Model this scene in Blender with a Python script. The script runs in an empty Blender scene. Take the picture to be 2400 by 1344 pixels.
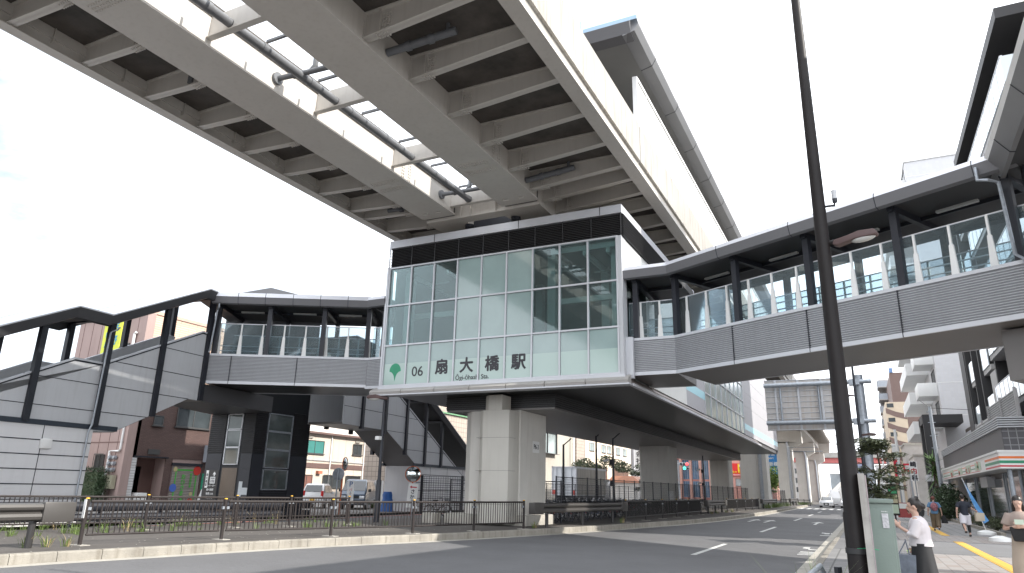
import bpy, bmesh, math, random
from mathutils import Matrix, Vector
from math import sin, cos, pi, radians as R
random.seed(7)
sc = bpy.context.scene
COL = sc.collection
# ---------------------------------------------------------------- camera, sky, sun
cam = bpy.data.cameras.new('camera'); co = bpy.data.objects.new('camera', cam); COL.objects.link(co); sc.camera = co
rx = Vector((0.8959, 0.4437, 0.0208)).normalized(); fw = Vector((-0.4294, 0.8580, 0.2819)); fw = (fw - rx*fw.dot(rx)).normalized()
up = rx.cross(fw)
co.matrix_world = Matrix(((rx.x, up.x, -fw.x, 0), (rx.y, up.y, -fw.y, 0), (rx.z, up.z, -fw.z, 1.7), (0, 0, 0, 1)))
cam.sensor_width = 36; cam.lens = 24.15; cam.clip_start = .1; cam.clip_end = 5000
w = bpy.data.worlds.new('World'); sc.world = w; w.use_nodes = True
nt = w.node_tree; nt.nodes.clear(); N = nt.nodes.new; L = nt.links.new
sky = N('ShaderNodeTexSky'); sky.sky_type = 'NISHITA'; sky.sun_disc = False
sky.sun_elevation = R(36); sky.sun_rotation = R(88); sky.dust_density = 4; sky.air_density = 1; sky.ozone_density = 1
tc = N('ShaderNodeTexCoord'); mp = N('ShaderNodeMapping'); mp.inputs['Scale'].default_value = (1.6, 1.6, 4.5)
nz = N('ShaderNodeTexNoise'); nz.inputs['Scale'].default_value = 1.7; nz.inputs['Detail'].default_value = 7; nz.inputs['Roughness'].default_value = .6
cr = N('ShaderNodeValToRGB'); cr.color_ramp.elements[0].position = .36; cr.color_ramp.elements[1].position = .70
mx = N('ShaderNodeMix'); mx.data_type = 'RGBA'; mx.inputs[7].default_value = (10.4, 10.8, 11.4, 1)
bg = N('ShaderNodeBackground'); bg.inputs['Strength'].default_value = .13; out = N('ShaderNodeOutputWorld')
L(tc.outputs['Generated'], mp.inputs[0]); L(mp.outputs[0], nz.inputs['Vector']); L(nz.outputs[0], cr.inputs[0])
sx_ = N('ShaderNodeSeparateXYZ'); L(tc.outputs['Generated'], sx_.inputs[0]); mr = N('ShaderNodeMapRange'); mr.inputs[1].default_value = -.85; mr.inputs[2].default_value = -.45; mr.inputs[3].default_value = 0; mr.inputs[4].default_value = 1
L(sx_.outputs[0], mr.inputs[0]); mxx = N('ShaderNodeMath'); mxx.operation = 'MAXIMUM'; L(mr.outputs[0], mxx.inputs[0]); L(cr.outputs[0], mxx.inputs[1]); mrr = N('ShaderNodeMapRange'); mrr.inputs[3].default_value = .15; mrr.inputs[4].default_value = 1; L(mxx.outputs[0], mrr.inputs[0]); L(mrr.outputs[0], mx.inputs[0]); dm = N('ShaderNodeMix'); dm.data_type = 'RGBA'; dm.blend_type = 'MULTIPLY'; dm.inputs[0].default_value = 1; dm.inputs[7].default_value = (.62, .66, .66, 1); L(sky.outputs[0], dm.inputs[6]); L(dm.outputs[2], mx.inputs[6]); L(mx.outputs[2], bg.inputs[0]); L(bg.outputs[0], out.inputs[0])
sl = bpy.data.lights.new('sun', 'SUN'); sl.energy = 3.5; sl.angle = R(.6); sl.color = (1, .95, .87)
so = bpy.data.objects.new('sun', sl); COL.objects.link(so)
sd = Vector((.998, .035, .70)).normalized(); so.rotation_euler = sd.to_track_quat('Z', 'Y').to_euler(); so.location = (40, 0, 60)
sc.view_settings.view_transform = 'Standard'; sc.view_settings.look = 'None'; sc.view_settings.gamma = 1
sc.view_settings.exposure = .95
sc.cycles.max_bounces = 8; sc.cycles.transparent_max_bounces = 14; sc.cycles.use_denoising = True
sc.cycles.sample_clamp_indirect = 6
# ---------------------------------------------------------------- materials
MATS = {}
def M(name, col, rough=.6, metal=0, var=.12, scale=1.5, bump=0, spec=.5, st=(1, 1, 1), detail=5, coat=0, streak=0, streakcol=None):
    m = bpy.data.materials.new(name); m.use_nodes = True; t = m.node_tree; b = t.nodes['Principled BSDF']
    b.inputs['Roughness'].default_value = rough; b.inputs['Metallic'].default_value = metal
    b.inputs['Specular IOR Level'].default_value = spec; b.inputs['Coat Weight'].default_value = coat
    tc = t.nodes.new('ShaderNodeTexCoord'); mp = t.nodes.new('ShaderNodeMapping'); mp.inputs['Scale'].default_value = st
    nz = t.nodes.new('ShaderNodeTexNoise'); nz.inputs['Scale'].default_value = scale; nz.inputs['Detail'].default_value = detail; nz.inputs['Roughness'].default_value = .62
    t.links.new(tc.outputs['Object'], mp.inputs[0]); t.links.new(mp.outputs[0], nz.inputs['Vector'])
    cr = t.nodes.new('ShaderNodeValToRGB'); e = cr.color_ramp.elements
    e[0].position = .3; e[1].position = .72
    e[0].color = tuple(c*(1-var) for c in col)+(1,); e[1].color = tuple(min(1, c*(1+var*.7)) for c in col)+(1,)
    t.links.new(nz.outputs[0], cr.inputs[0]); last = cr.outputs[0]
    if streak:
        m2 = t.nodes.new('ShaderNodeMapping'); m2.inputs['Scale'].default_value = (5, 5, .35)
        n2 = t.nodes.new('ShaderNodeTexNoise'); n2.inputs['Scale'].default_value = 1.3; n2.inputs['Detail'].default_value = 6
        r2 = t.nodes.new('ShaderNodeValToRGB'); r2.color_ramp.elements[0].position = .5; r2.color_ramp.elements[1].position = .72
        t.links.new(tc.outputs['Object'], m2.inputs[0]); t.links.new(m2.outputs[0], n2.inputs['Vector']); t.links.new(n2.outputs[0], r2.inputs[0])
        mu = t.nodes.new('ShaderNodeMath'); mu.operation = 'MULTIPLY'; mu.inputs[1].default_value = streak; t.links.new(r2.outputs[0], mu.inputs[0])
        x = t.nodes.new('ShaderNodeMix'); x.data_type = 'RGBA'; x.inputs[7].default_value = (streakcol or (col[0]*.35, col[1]*.3, col[2]*.24))+(1,)
        t.links.new(mu.outputs[0], x.inputs[0]); t.links.new(last, x.inputs[6]); last = x.outputs[2]
    t.links.new(last, b.inputs['Base Color'])
    if bump:
        n3 = t.nodes.new('ShaderNodeTexNoise'); n3.inputs['Scale'].default_value = scale*22; n3.inputs['Detail'].default_value = 3
        bp = t.nodes.new('ShaderNodeBump'); bp.inputs['Strength'].default_value = bump; bp.inputs['Distance'].default_value = .02
        t.links.new(tc.outputs['Object'], n3.inputs['Vector']); t.links.new(n3.outputs[0], bp.inputs['Height']); t.links.new(bp.outputs[0], b.inputs['Normal'])
    MATS[name] = m; return m
def brickM(name, c1, c2, mortar, bw, bh, ms=.02, rough=.7, sw=None, off=.5, bump=.3):
    m = M(name, c1, rough); t = m.node_tree; b = t.nodes['Principled BSDF']
    br = t.nodes.new('ShaderNodeTexBrick'); br.inputs['Color1'].default_value = c1+(1,); br.inputs['Color2'].default_value = c2+(1,); br.inputs['Mortar'].default_value = mortar+(1,)
    br.inputs['Scale'].default_value = 1; br.inputs['Brick Width'].default_value = bw; br.inputs['Row Height'].default_value = bh; br.inputs['Mortar Size'].default_value = ms; br.offset = off
    g = t.nodes.new('ShaderNodeTexCoord'); sp = t.nodes.new('ShaderNodeSeparateXYZ'); cb = t.nodes.new('ShaderNodeCombineXYZ')
    t.links.new(g.outputs['Object'], sp.inputs[0])
    a = sw or 'SUM'
    if a == 'SUM':
        ad = t.nodes.new('ShaderNodeMath'); t.links.new(sp.outputs[0], ad.inputs[0]); t.links.new(sp.outputs[1], ad.inputs[1]); t.links.new(ad.outputs[0], cb.inputs[0]); t.links.new(sp.outputs[2], cb.inputs[1])
    else:
        t.links.new(sp.outputs[0], cb.inputs[0]); t.links.new(sp.outputs[1], cb.inputs[1])
    t.links.new(cb.outputs[0], br.inputs['Vector']); t.links.new(br.outputs[0], b.inputs['Base Color'])
    bp = t.nodes.new('ShaderNodeBump'); bp.invert = True; bp.inputs['Strength'].default_value = bump; bp.inputs['Distance'].default_value = .01
    t.links.new(br.outputs['Fac'], bp.inputs['Height']); t.links.new(bp.outputs[0], b.inputs['Normal'])
    return m
def emitM(name, col, s):
    m = M(name, col); b = m.node_tree.nodes['Principled BSDF']; b.inputs['Emission Color'].default_value = col+(1,); b.inputs['Emission Strength'].default_value = s; return m
def glassM(name, tint, alpha, rough=.02, ior=1.5):
    m = bpy.data.materials.new(name); m.use_nodes = True; t = m.node_tree; t.nodes.clear()
    o = t.nodes.new('ShaderNodeOutputMaterial'); tr = t.nodes.new('ShaderNodeBsdfTransparent'); tr.inputs[0].default_value = tint+(1,)
    gl = t.nodes.new('ShaderNodeBsdfGlossy'); gl.inputs['Roughness'].default_value = rough; gl.inputs[0].default_value = (.9, .96, .97, 1)
    df = t.nodes.new('ShaderNodeBsdfDiffuse'); df.inputs[0].default_value = (tint[0]*.75, tint[1]*.8, tint[2]*.8, 1)
    fr = t.nodes.new('ShaderNodeFresnel'); fr.inputs[0].default_value = ior
    nz = t.nodes.new('ShaderNodeTexNoise'); nz.inputs['Scale'].default_value = .9; nz.inputs['Detail'].default_value = 4
    ma = t.nodes.new('ShaderNodeMath'); ma.operation = 'MULTIPLY'; ma.inputs[1].default_value = 2*alpha; t.links.new(nz.outputs[0], ma.inputs[0])
    m1 = t.nodes.new('ShaderNodeMixShader'); m2 = t.nodes.new('ShaderNodeMixShader')
    t.links.new(ma.outputs[0], m1.inputs[0]); t.links.new(tr.outputs[0], m1.inputs[1]); t.links.new(df.outputs[0], m1.inputs[2])
    t.links.new(fr.outputs[0], m2.inputs[0]); t.links.new(m1.outputs[0], m2.inputs[1]); t.links.new(gl.outputs[0], m2.inputs[2]); t.links.new(m2.outputs[0], o.inputs[0])
    MATS[name] = m; return m
beige = M('beige_steel', (.53, .50, .46), .5, 0, .05, .8, streak=.10)
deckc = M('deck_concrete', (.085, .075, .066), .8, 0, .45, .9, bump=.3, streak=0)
parc = M('parapet_concrete', (.36, .345, .32), .8, 0, .12, .7, bump=.3, streak=.6, streakcol=(.19, .165, .14))
pierc = M('pier_concrete', (.62, .60, .56), .8, 0, .08, .6, bump=.2, streak=.12)
rawc = M('raw_concrete', (.42, .40, .36), .85, 0, .2, 1.2, bump=.4, streak=.3)
pvc = M('grey_pipe', (.14, .145, .155), .45, 0, .15, 3)
galv = M('galvanised', (.36, .39, .43), .45, .5, .2, 9)
panel = M('grey_panel', (.48, .49, .51), .45, 0, .06, .4, streak=.10)
wpanel = M('white_panel', (.64, .64, .65), .5, 0, .05, .4, streak=.06)
alu = M('aluminium_rib', (.45, .462, .485), .45, .15, .10, .6, streak=.14)
alul = M('aluminium_trim', (.56, .57, .60), .4, .25, .05, .8)
fasc = M('dark_fascia', (.155, .155, .165), .45, .1, .06, .4)
fascd = M('charcoal_fascia', (.055, .055, .06), .45, .1, .06, .4)
dsteel = M('dark_steel', (.022, .024, .032), .4, .2, .15, 3)
black = M('black_louvre', (.028, .028, .030), .5, .1, .2, 3)
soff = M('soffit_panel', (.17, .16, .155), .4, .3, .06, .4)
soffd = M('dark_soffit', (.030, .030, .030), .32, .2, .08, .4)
frost = M('frosted_glass', (.31, .41, .40), .09, 0, .10, .5, spec=.8)
clear = glassM('clear_glass', (.72, .82, .82), .06)
railgl = glassM('rail_glass', (.80, .87, .90), .08)
white = M('white_paint', (.74, .74, .73), .5, 0, .05, .8)
inw = M('interior_white', (.55, .6, .58), .6, 0, .05)
ink = M('sign_ink', (.035, .033, .04), .5)
green = M('ginkgo_green', (.03, .30, .16), .5)
yellow = M('cap_yellow', (.75, .42, .03), .5)
brown = M('brown_paint', (.034, .028, .027), .6, 0, .12, 4, spec=.25)
darkg = M('dark_metal_paint', (.03, .028, .028), .4, 0, .2, 4)
lampf = M('lamp_tube', (.38, .38, .37), .4)
# ---------------------------------------------------------------- mesh helpers
class MB:
    def __init__(s, mat=None): s.v = []; s.f = []; s.M = mat or Matrix()
    def add(s, vs, fs):
        n = len(s.v); s.v += [s.M @ Vector(v) for v in vs]; s.f += [tuple(n+i for i in f) for f in fs]; return s
    def box(s, x0, x1, y0, y1, z0, z1):
        if x0 > x1: x0, x1 = x1, x0
        if y0 > y1: y0, y1 = y1, y0
        return s.add([(x0, y0, z0), (x1, y0, z0), (x1, y1, z0), (x0, y1, z0), (x0, y0, z1), (x1, y0, z1), (x1, y1, z1), (x0, y1, z1)],
                     [(3, 2, 1, 0), (4, 5, 6, 7), (0, 1, 5, 4), (1, 2, 6, 5), (2, 3, 7, 6), (3, 0, 4, 7)])
    def hexa(s, b, t):   # bottom 4 pts, top 4 pts, ccw from above
        return s.add(list(b)+list(t), [(3, 2, 1, 0), (4, 5, 6, 7), (0, 1, 5, 4), (1, 2, 6, 5), (2, 3, 7, 6), (3, 0, 4, 7)])
    def slab(s, poly, z0, z1):
        n = len(poly)
        return s.add([(p[0], p[1], z0) for p in poly]+[(p[0], p[1], z1) for p in poly],
                     [tuple(range(n))[::-1], tuple(range(n, 2*n))]+[(i, (i+1) % n, n+(i+1) % n, n+i) for i in range(n)])
    def prism(s, pts, o, u, v, w):   # 2d pts in plane (o,u,v), extruded by vector w
        o, u, v, w = map(Vector, (o, u, v, w)); n = len(pts)
        a = [o+u*p[0]+v*p[1] for p in pts]; b = [q+w for q in a]
        return s.add(a+b, [tuple(range(n))[::-1], tuple(range(n, 2*n))]+[(i, (i+1) % n, n+(i+1) % n, n+i) for i in range(n)])
    def tube(s, pts, r, n=8, cap=True):
        pts = [Vector(p) for p in pts]; rs = r if isinstance(r, (list, tuple)) else [r]*len(pts)
        vs = []; fs = []; k = len(pts); ref = None
        for i, p in enumerate(pts):
            d = (pts[min(i+1, k-1)]-pts[max(i-1, 0)]).normalized()
            if ref is None: ref = Vector((0, 0, 1)) if abs(d.z) < .9 else Vector((1, 0, 0))
            a = d.cross(ref).normalized(); b = a.cross(d).normalized(); ref = b
            vs += [p+a*(cos(2*pi*j/n)*rs[i])+b*(sin(2*pi*j/n)*rs[i]) for j in range(n)]
        for i in range(k-1):
            for j in range(n): fs.append((i*n+j, i*n+(j+1) % n, (i+1)*n+(j+1) % n, (i+1)*n+j))
        if cap: fs += [tuple(range(n))[::-1], tuple(range((k-1)*n, k*n))]
        return s.add(vs, fs)
    def lathe(s, prof, c=(0, 0, 0), n=16, ax=(0, 0, 1)):   # prof: (r, h)
        c = Vector(c); ax = Vector(ax).normalized(); t = Vector((1, 0, 0)) if abs(ax.x) < .9 else Vector((0, 1, 0)); a = ax.cross(t).normalized(); b = ax.cross(a)
        vs = []; fs = []
        for r, h in prof: vs += [c+ax*h+a*(cos(2*pi*j/n)*r)+b*(sin(2*pi*j/n)*r) for j in range(n)]
        for i in range(len(prof)-1):
            for j in range(n): fs.append((i*n+j, i*n+(j+1) % n, (i+1)*n+(j+1) % n, (i+1)*n+j))
        fs += [tuple(range(n))[::-1], tuple(range((len(prof)-1)*n, len(prof)*n))]
        return s.add(vs, fs)
    def ell(s, c, r, n=12, m=8):
        return s.lathe([(max(.001, sin(pi*i/m)), -cos(pi*i/m)) for i in range(m+1)], n=n) if False else s._ell(c, r, n, m)
    def _ell(s, c, r, n, m):
        c = Vector(c); vs = []; fs = []
        for i in range(m+1):
            for j in range(n):
                a = pi*i/m; b = 2*pi*j/n; vs.append((c.x+r[0]*sin(a)*cos(b), c.y+r[1]*sin(a)*sin(b), c.z-r[2]*cos(a)))
        for i in range(m):
            for j in range(n): fs.append((i*n+j, i*n+(j+1) % n, (i+1)*n+(j+1) % n, (i+1)*n+j))
        return s.add(vs, fs)
    def sweep(s, prof, path, closed=False, up=(0, 0, 1)):   # prof (a,b): a along left normal, b up ; path 3d pts
        path = [Vector(p) for p in path]; k = len(path); n = len(prof); vs = []; fs = []; U = Vector(up)
        for i, p in enumerate(path):
            d1 = (path[i]-path[i-1]) if i else (path[1]-path[0]); d2 = (path[i+1]-path[i]) if i < k-1 else d1
            d1 = Vector((d1.x, d1.y, 0)).normalized(); d2 = Vector((d2.x, d2.y, 0)).normalized(); d = (d1+d2).normalized()
            l = Vector((-d.y, d.x, 0)); sc_ = 1/max(.3, d.dot(d1))
            vs += [p+l*(a*sc_)+U*b for a, b in prof]
        m = n if closed else n-1
        for i in range(k-1):
            for j in range(m): fs.append((i*n+j, (i+1)*n+j, (i+1)*n+(j+1) % n, i*n+(j+1) % n))
        if closed: fs += [tuple(range(n)), tuple(range((k-1)*n, k*n))[::-1]]
        return s.add(vs, fs)
    def build(s, name, mat, parent=None, bevel=0, smooth=None):
        me = bpy.data.meshes.new(name); vs = s.v
        if parent is not None:
            inv = rootM(parent).inverted(); vs = [inv @ v for v in vs]
        me.from_pydata([tuple(v) for v in vs], [], s.f)
        if smooth is None: smooth = R(35)
        me.materials.append(mat); bm = bmesh.new(); bm.from_mesh(me); bmesh.ops.recalc_face_normals(bm, faces=bm.faces)
        if bevel: 
            es = [e for e in bm.edges if len(e.link_faces) == 2 and e.calc_face_angle(0) > R(30)]
            bmesh.ops.bevel(bm, geom=es, offset=bevel, segments=2, affect='EDGES', profile=.6, clamp_overlap=True)
        if smooth:
            for f in bm.faces: f.smooth = True
            for e in bm.edges:
                if len(e.link_faces) != 2 or e.calc_face_angle(0) > smooth: e.smooth = False
        bm.to_mesh(me); bm.free()
        o = bpy.data.objects.new(name, me); COL.objects.link(o)
        if parent is not None: o.parent = parent
        return o
def rootM(o):
    m = Matrix()
    while o is not None: m = Matrix.LocRotScale(o.location, o.rotation_euler, o.scale) @ m; o = o.parent
    return m
def tag(o, label, cat, group=None):
    o['label'] = label; o['category'] = cat
    if group: o['group'] = group
    return o
def thing(name, label, cat, loc=(0, 0, 0), rz=0, group=None):
    o = bpy.data.objects.new(name, None); COL.objects.link(o); o.location = loc; o.rotation_euler = (0, 0, rz); o.empty_display_size = .2
    return tag(o, label, cat, group)
def struct(o): o['kind'] = 'structure'; return o
def stuff(o, label, cat): o['kind'] = 'stuff'; return tag(o, label, cat)
def dup(root, loc, rz=None, label=None, group=None, scale=None):
    r = root.copy(); COL.objects.link(r); r.location = loc
    if rz is not None: r.rotation_euler = (0, 0, rz)
    if scale: r.scale = (scale,)*3
    if label: r['label'] = label
    if group: r['group'] = group
    def rec(a, b):
        for ch in list(a.children):
            c = ch.copy(); COL.objects.link(c); c.parent = b; rec(ch, c)
    rec(root, r); return r
def frame(o, d):
    d = Vector((d[0], d[1], 0)).normalized(); l = Vector((-d.y, d.x, 0)); o = Vector(o)
    return Matrix(((d.x, l.x, 0, o.x), (d.y, l.y, 0, o.y), (0, 0, 1, o.z if len(o) > 2 else 0), (0, 0, 0, 1)))
def text(name, s, size, mat, parent, mtx, ex=.004, off=0, align='CENTER', sx=1):
    cu = bpy.data.curves.new(name, 'FONT'); cu.body = s; cu.size = size; cu.align_x = align; cu.align_y = 'CENTER'; cu.extrude = ex; cu.space_line = .95
    cu.resolution_u = 3
    o = bpy.data.objects.new(name, cu); COL.objects.link(o)
    dg = bpy.context.evaluated_depsgraph_get(); me = bpy.data.meshes.new_from_object(o.evaluated_get(dg)); bpy.data.objects.remove(o); bpy.data.curves.remove(cu)
    m = mtx @ Matrix.Diagonal((sx, 1, 1, 1))
    if parent is not None: m = rootM(parent).inverted() @ m
    if off:   # bold: the same outline stacked with small shifts
        bm = bmesh.new()
        for k, (dx, dy) in enumerate(((0, 0), (off, 0), (-off, 0), (0, off), (0, -off))):
            bm.from_mesh(me); bm.verts.ensure_lookup_table(); n = len(me.vertices)
            for v in bm.verts[-n:]: v.co += Vector((dx, dy, k*.0007))
        bm.to_mesh(me); bm.free()
    me.transform(m); me.materials.clear(); me.materials.append(mat); me.name = name
    o = bpy.data.objects.new(name, me); COL.objects.link(o)
    if parent is not None: o.parent = parent
    return o
def facing(o, d):   # matrix for text: local x = along wall to the reader's right, y = up; d = outward normal
    z = Vector((d[0], d[1], 0)).normalized(); x = Vector((0, 0, 1)).cross(z); o = Vector(o)
    return Matrix(((x.x, 0, z.x, o.x), (x.y, 0, z.y, o.y), (x.z, 1, 0, o.z), (0, 0, 0, 1)))
# ================================================================ ROAD, MEDIAN, PAVEMENTS
asph = M('asphalt', (.128, .128, .133), .9, 0, .16, .35, bump=1.0, detail=8)
t_ = asph.node_tree; sp_ = t_.nodes.new('ShaderNodeTexNoise'); sp_.inputs['Scale'].default_value = 70; sp_.inputs['Detail'].default_value = 2
b_ = t_.nodes['Principled BSDF']; lk = b_.inputs['Base Color'].links[0].from_socket; mm = t_.nodes.new('ShaderNodeMix'); mm.data_type = 'RGBA'; mm.blend_type = 'OVERLAY'; mm.inputs[0].default_value = .75
tcx = t_.nodes.new('ShaderNodeTexCoord'); t_.links.new(tcx.outputs['Object'], sp_.inputs['Vector']); t_.links.new(lk, mm.inputs[6]); t_.links.new(sp_.outputs[0], mm.inputs[7]); t_.links.new(mm.outputs[2], b_.inputs['Base Color'])
asph2 = M('worn_asphalt', (.095, .086, .079), .92, 0, .25, .5, bump=.7, detail=8)
soil = M('bare_ground', (.12, .11, .10), .95, 0, .3, .3, bump=.5)
kerbm = M('kerb_stone', (.285, .265, .23), .85, 0, .28, 1.3, bump=.5, detail=8, streak=.5)
paintw = M('road_paint', (.62, .62, .60), .7, 0, .25, 4, detail=8)
pave = brickM('pavement_tiles', (.205, .203, .205), (.245, .24, .24), (.11, .11, .11), .45, .45, .02, .85, 'XY', 0)
pink = brickM('pink_tiles', (.27, .23, .21), (.31, .295, .285), (.2, .18, .17), .30, .30, .015, .8, 'XY', 0)
tact = brickM('tactile_yellow', (.62, .36, .05), (.66, .39, .06), (.40, .24, .04), .30, .30, .02, .8, 'XY', 0)
g = MB(); g.add([(-900, -300, -.03), (900, -300, -.03), (900, 1500, -.03), (-900, 1500, -.03)], [(0, 1, 2, 3)]); struct(g.build('ground', soil))
KL = [(-16.6, -20), (-16.0, 3), (-15.6, 8.7), (-15.15, 11.3), (-14.4, 15), (-13.6, 17.8), (-12.7, 20.6), (-11.8, 24.3), (-11.0, 28.2), (-10.2, 33), (-9.3, 39), (-8.6, 46), (-8.2, 56), (-8.0, 68), (-8.1, 90), (-8.3, 118)]
def smooth_path(P, k=4):
    o = []
    for i in range(len(P)-1):
        p0 = P[max(i-1, 0)]; p1 = P[i]; p2 = P[i+1]; p3 = P[min(i+2, len(P)-1)]
        for j in range(k):
            t = j/k; o.append(tuple(.5*((2*p1[a])+(-p0[a]+p2[a])*t+(2*p0[a]-5*p1[a]+4*p2[a]-p3[a])*t*t+(-p0[a]+3*p1[a]-3*p2[a]+p3[a])*t**3) for a in range(2)))
    o.append(P[-1]); return o
KS = smooth_path(KL)
g = MB(); g.add([(-17, -40, 0), (-1.3, -40, 0), (-1.3, 330, 0), (-8.6, 330, 0), (-8.6, 118, 0), (-17, 118, 0)], [(0, 1, 2, 3, 4, 5)]); struct(g.build('road', asph))
g = MB(); g.add([(-26.4, -40, 0), (-20, -40, 0), (-17.2, 118, 0), (-17.2, 330, 0), (-26.4, 330, 0)], [(0, 1, 2, 3, 4)]); struct(g.build('far_carriageway', asph))
# median
MR = [(-23.2, -20), (-22.8, 12), (-21.6, 20), (-20.2, 26), (-19.6, 34), (-19.3, 118)]
g = MB(); g.slab([(p[0]-.14, p[1]) for p in KS]+[(p[0], p[1]) for p in MR[::-1]], -.02, .212); struct(g.build('median', asph2))
def kerb(path, name, side=1, w=.16, h=.15, seg=.9, mat=kerbm):
    pts = [Vector((p[0], p[1], 0)) for p in path]; g = MB(); acc = []; 
    L_ = [0]
    for i in range(1, len(pts)): L_.append(L_[-1]+(pts[i]-pts[i-1]).length)
    def at(s):
        for i in range(1, len(pts)):
            if s <= L_[i]: return pts[i-1].lerp(pts[i], (s-L_[i-1])/(L_[i]-L_[i-1]))
        return pts[-1]
    s = 0
    while s < L_[-1]-.1:
        a = at(s+.006); e = min(L_[-1], s+seg); b = at(e-.006); d = (b-a).normalized(); l = Vector((-d.y, d.x, 0))*side
        j = random.uniform(-.004, .004)
        prof = [(0, -.05), (0, h-.03+j), (.03, h+.004+j), (w, h+.006+j), (w, -.05)]
        g.prism(prof, a, l, (0, 0, 1), b-a); s = e
    return struct(g.build(name, mat))
kerb(KS, 'median_kerb', h=.215)
g = MB(); g.sweep([(-.30, .004), (0, .012), (0, -.02), (-.30, -.02)], [(p[0], p[1], 0) for p in KS], True); struct(g.build('gutter', M('gutter_concrete', (.40, .38, .34), .85, 0, .2, 1.5, bump=.4)))
# right pavement
g = MB(); g.slab([(-1.12, -40), (40, -40), (40, 330), (-1.12, 330)], -.02, .146); struct(g.build('pavement', pave))
kerb([(-1.3, -20), (-1.3, 300)], 'pavement_kerb', -1, .18, .15, 1.2)
g = MB(); g.box(-1.65, -1.3, -20, 300, -.02, .008); struct(g.build('gutter_strip', MATS['gutter_concrete']))
g = MB()
for y0, y1, x0, x1 in ((12.5, 24.2, .9, 4.3), (31.2, 36.6, .9, 4.6), (52, 55, .9, 5), (6, 11.5, .9, 4.3)): g.box(x0, x1, y0, y1, .10, .1505)
struct(g.build('pink_paving', pink))
g = MB(); g.box(-1.1, 4.9, 24.5, 31.0, .10, .1502); struct(g.build('driveway_asphalt', M('driveway_asphalt', (.16, .16, .165), .9, 0, .12, .5, bump=.6)))
g = MB(); g.box(2.65, 2.95, -4, 31.5, .10, .1585); g.box(2.65, 2.95, 36, 60, .1, .1585); struct(g.build('tactile_paving', tact))
# left far pavement
g = MB(); g.slab([(-26.0, -40), (-26.0, 330), (-120, 330), (-120, -40)], -.02, .12); struct(g.build('far_pavement', M('grey_pavement', (.17, .165, .16), .9, 0, .2, .5, bump=.5)))
kerb([(-26.0, -20), (-26.0, 200)], 'far_kerb', 1, .16, .14, 1.2, mat=asph2)
g = MB(); g.box(-25.4, -25.2, -20, 120, 0, .005); struct(g.build('edge_line', M('red_line', (.45, .13, .08), .8)))
# markings
g = MB()
for y in (5.5, 20.9, 29.0+6.3, 52.2, 65, 78): 
    x = -4.6; g.add([(x-.08, y, .006), (x+.08, y, .006), (x+.08, y+5.2 if y < 30 else y+6, .006), (x-.08, y+5.2 if y < 30 else y+6, .006)], [(0, 1, 2, 3)])
struct(g.build('lane_line', paintw))
g = MB()
for i in range(8): x = -7.9+i*.86; g.box(x, x+.42, 96, 101.5, 0, .006)
struct(g.build('crosswalk', paintw))
def arrow(x, y, s=1):
    g = MB(); P = [(-.08, 0), (.08, 0), (.08, 3.2), (.42, 3.0), (0, 5), (-.42, 3.0), (-.08, 3.2)]
    g.add([(x+a*s, y+b*s, .007) for a, b in P], [tuple(range(7))]); return g
for n_, (x, y) in enumerate([(-6.9, 47.5), (-5.9, 47.0), (-3.0, 46.5)]): struct(arrow(x, y, .95).build('road_arrow', paintw))
g = MB()
for (x, y, w_, h_) in ((-2.05, 23.2, .95, .16), (-2.05, 23.7, .95, .16), (-2.05, 24.2, .95, .2), (-1.9, 25.4, .5, .2), (-2.1, 25.9, .2, .5), (-1.6, 26.0, .2, .45), (-2.05, 34.5, .9, .3), (-1.95, 36, .2, .9), (-1.7, 36.3, .2, .7), (-2.1, 36.6, .15, .5)):
    g.box(x, x+w_, y, y+h_, 0, .0065)
struct(g.build('road_lettering', paintw))
# ramp far away and red bridge
g = MB(); g.hexa([(-9.5, 190, -.1), (-1.5, 190, -.1), (3, 330, -.1), (-6, 330, -.1)], [(-9.5, 190, .02), (-1.5, 190, .02), (3, 330, 9.3), (-6, 330, 9.3)]); struct(g.build('ramp_road', M('ramp_concrete', (.22, .22, .22), .8, 0, .1, .2)))
for x0, x1 in ((-9.8, -6.3), (-1.5, 3)): g = MB(); g.hexa([(x0, 190, 0), (x0+.35, 190, 0), (x1+.35, 330, 9.2), (x1, 330, 9.2)], [(x0, 190, .9), (x0+.35, 190, .9), (x1+.35, 330, 10.2), (x1, 330, 10.2)]); struct(g.build('ramp_parapet', parc))
g = MB(); g.hexa([(-4.9, 192, .03), (-4.4, 192, .03), (-.6, 329, 9.2), (-1.3, 329, 9.2)], [(-4.9, 192, .3), (-4.4, 192, .3), (-.6, 329, 9.7), (-1.3, 329, 9.7)]); struct(g.build('ramp_divider', M('ramp_red', (.45, .1, .07), .7)))
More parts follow.
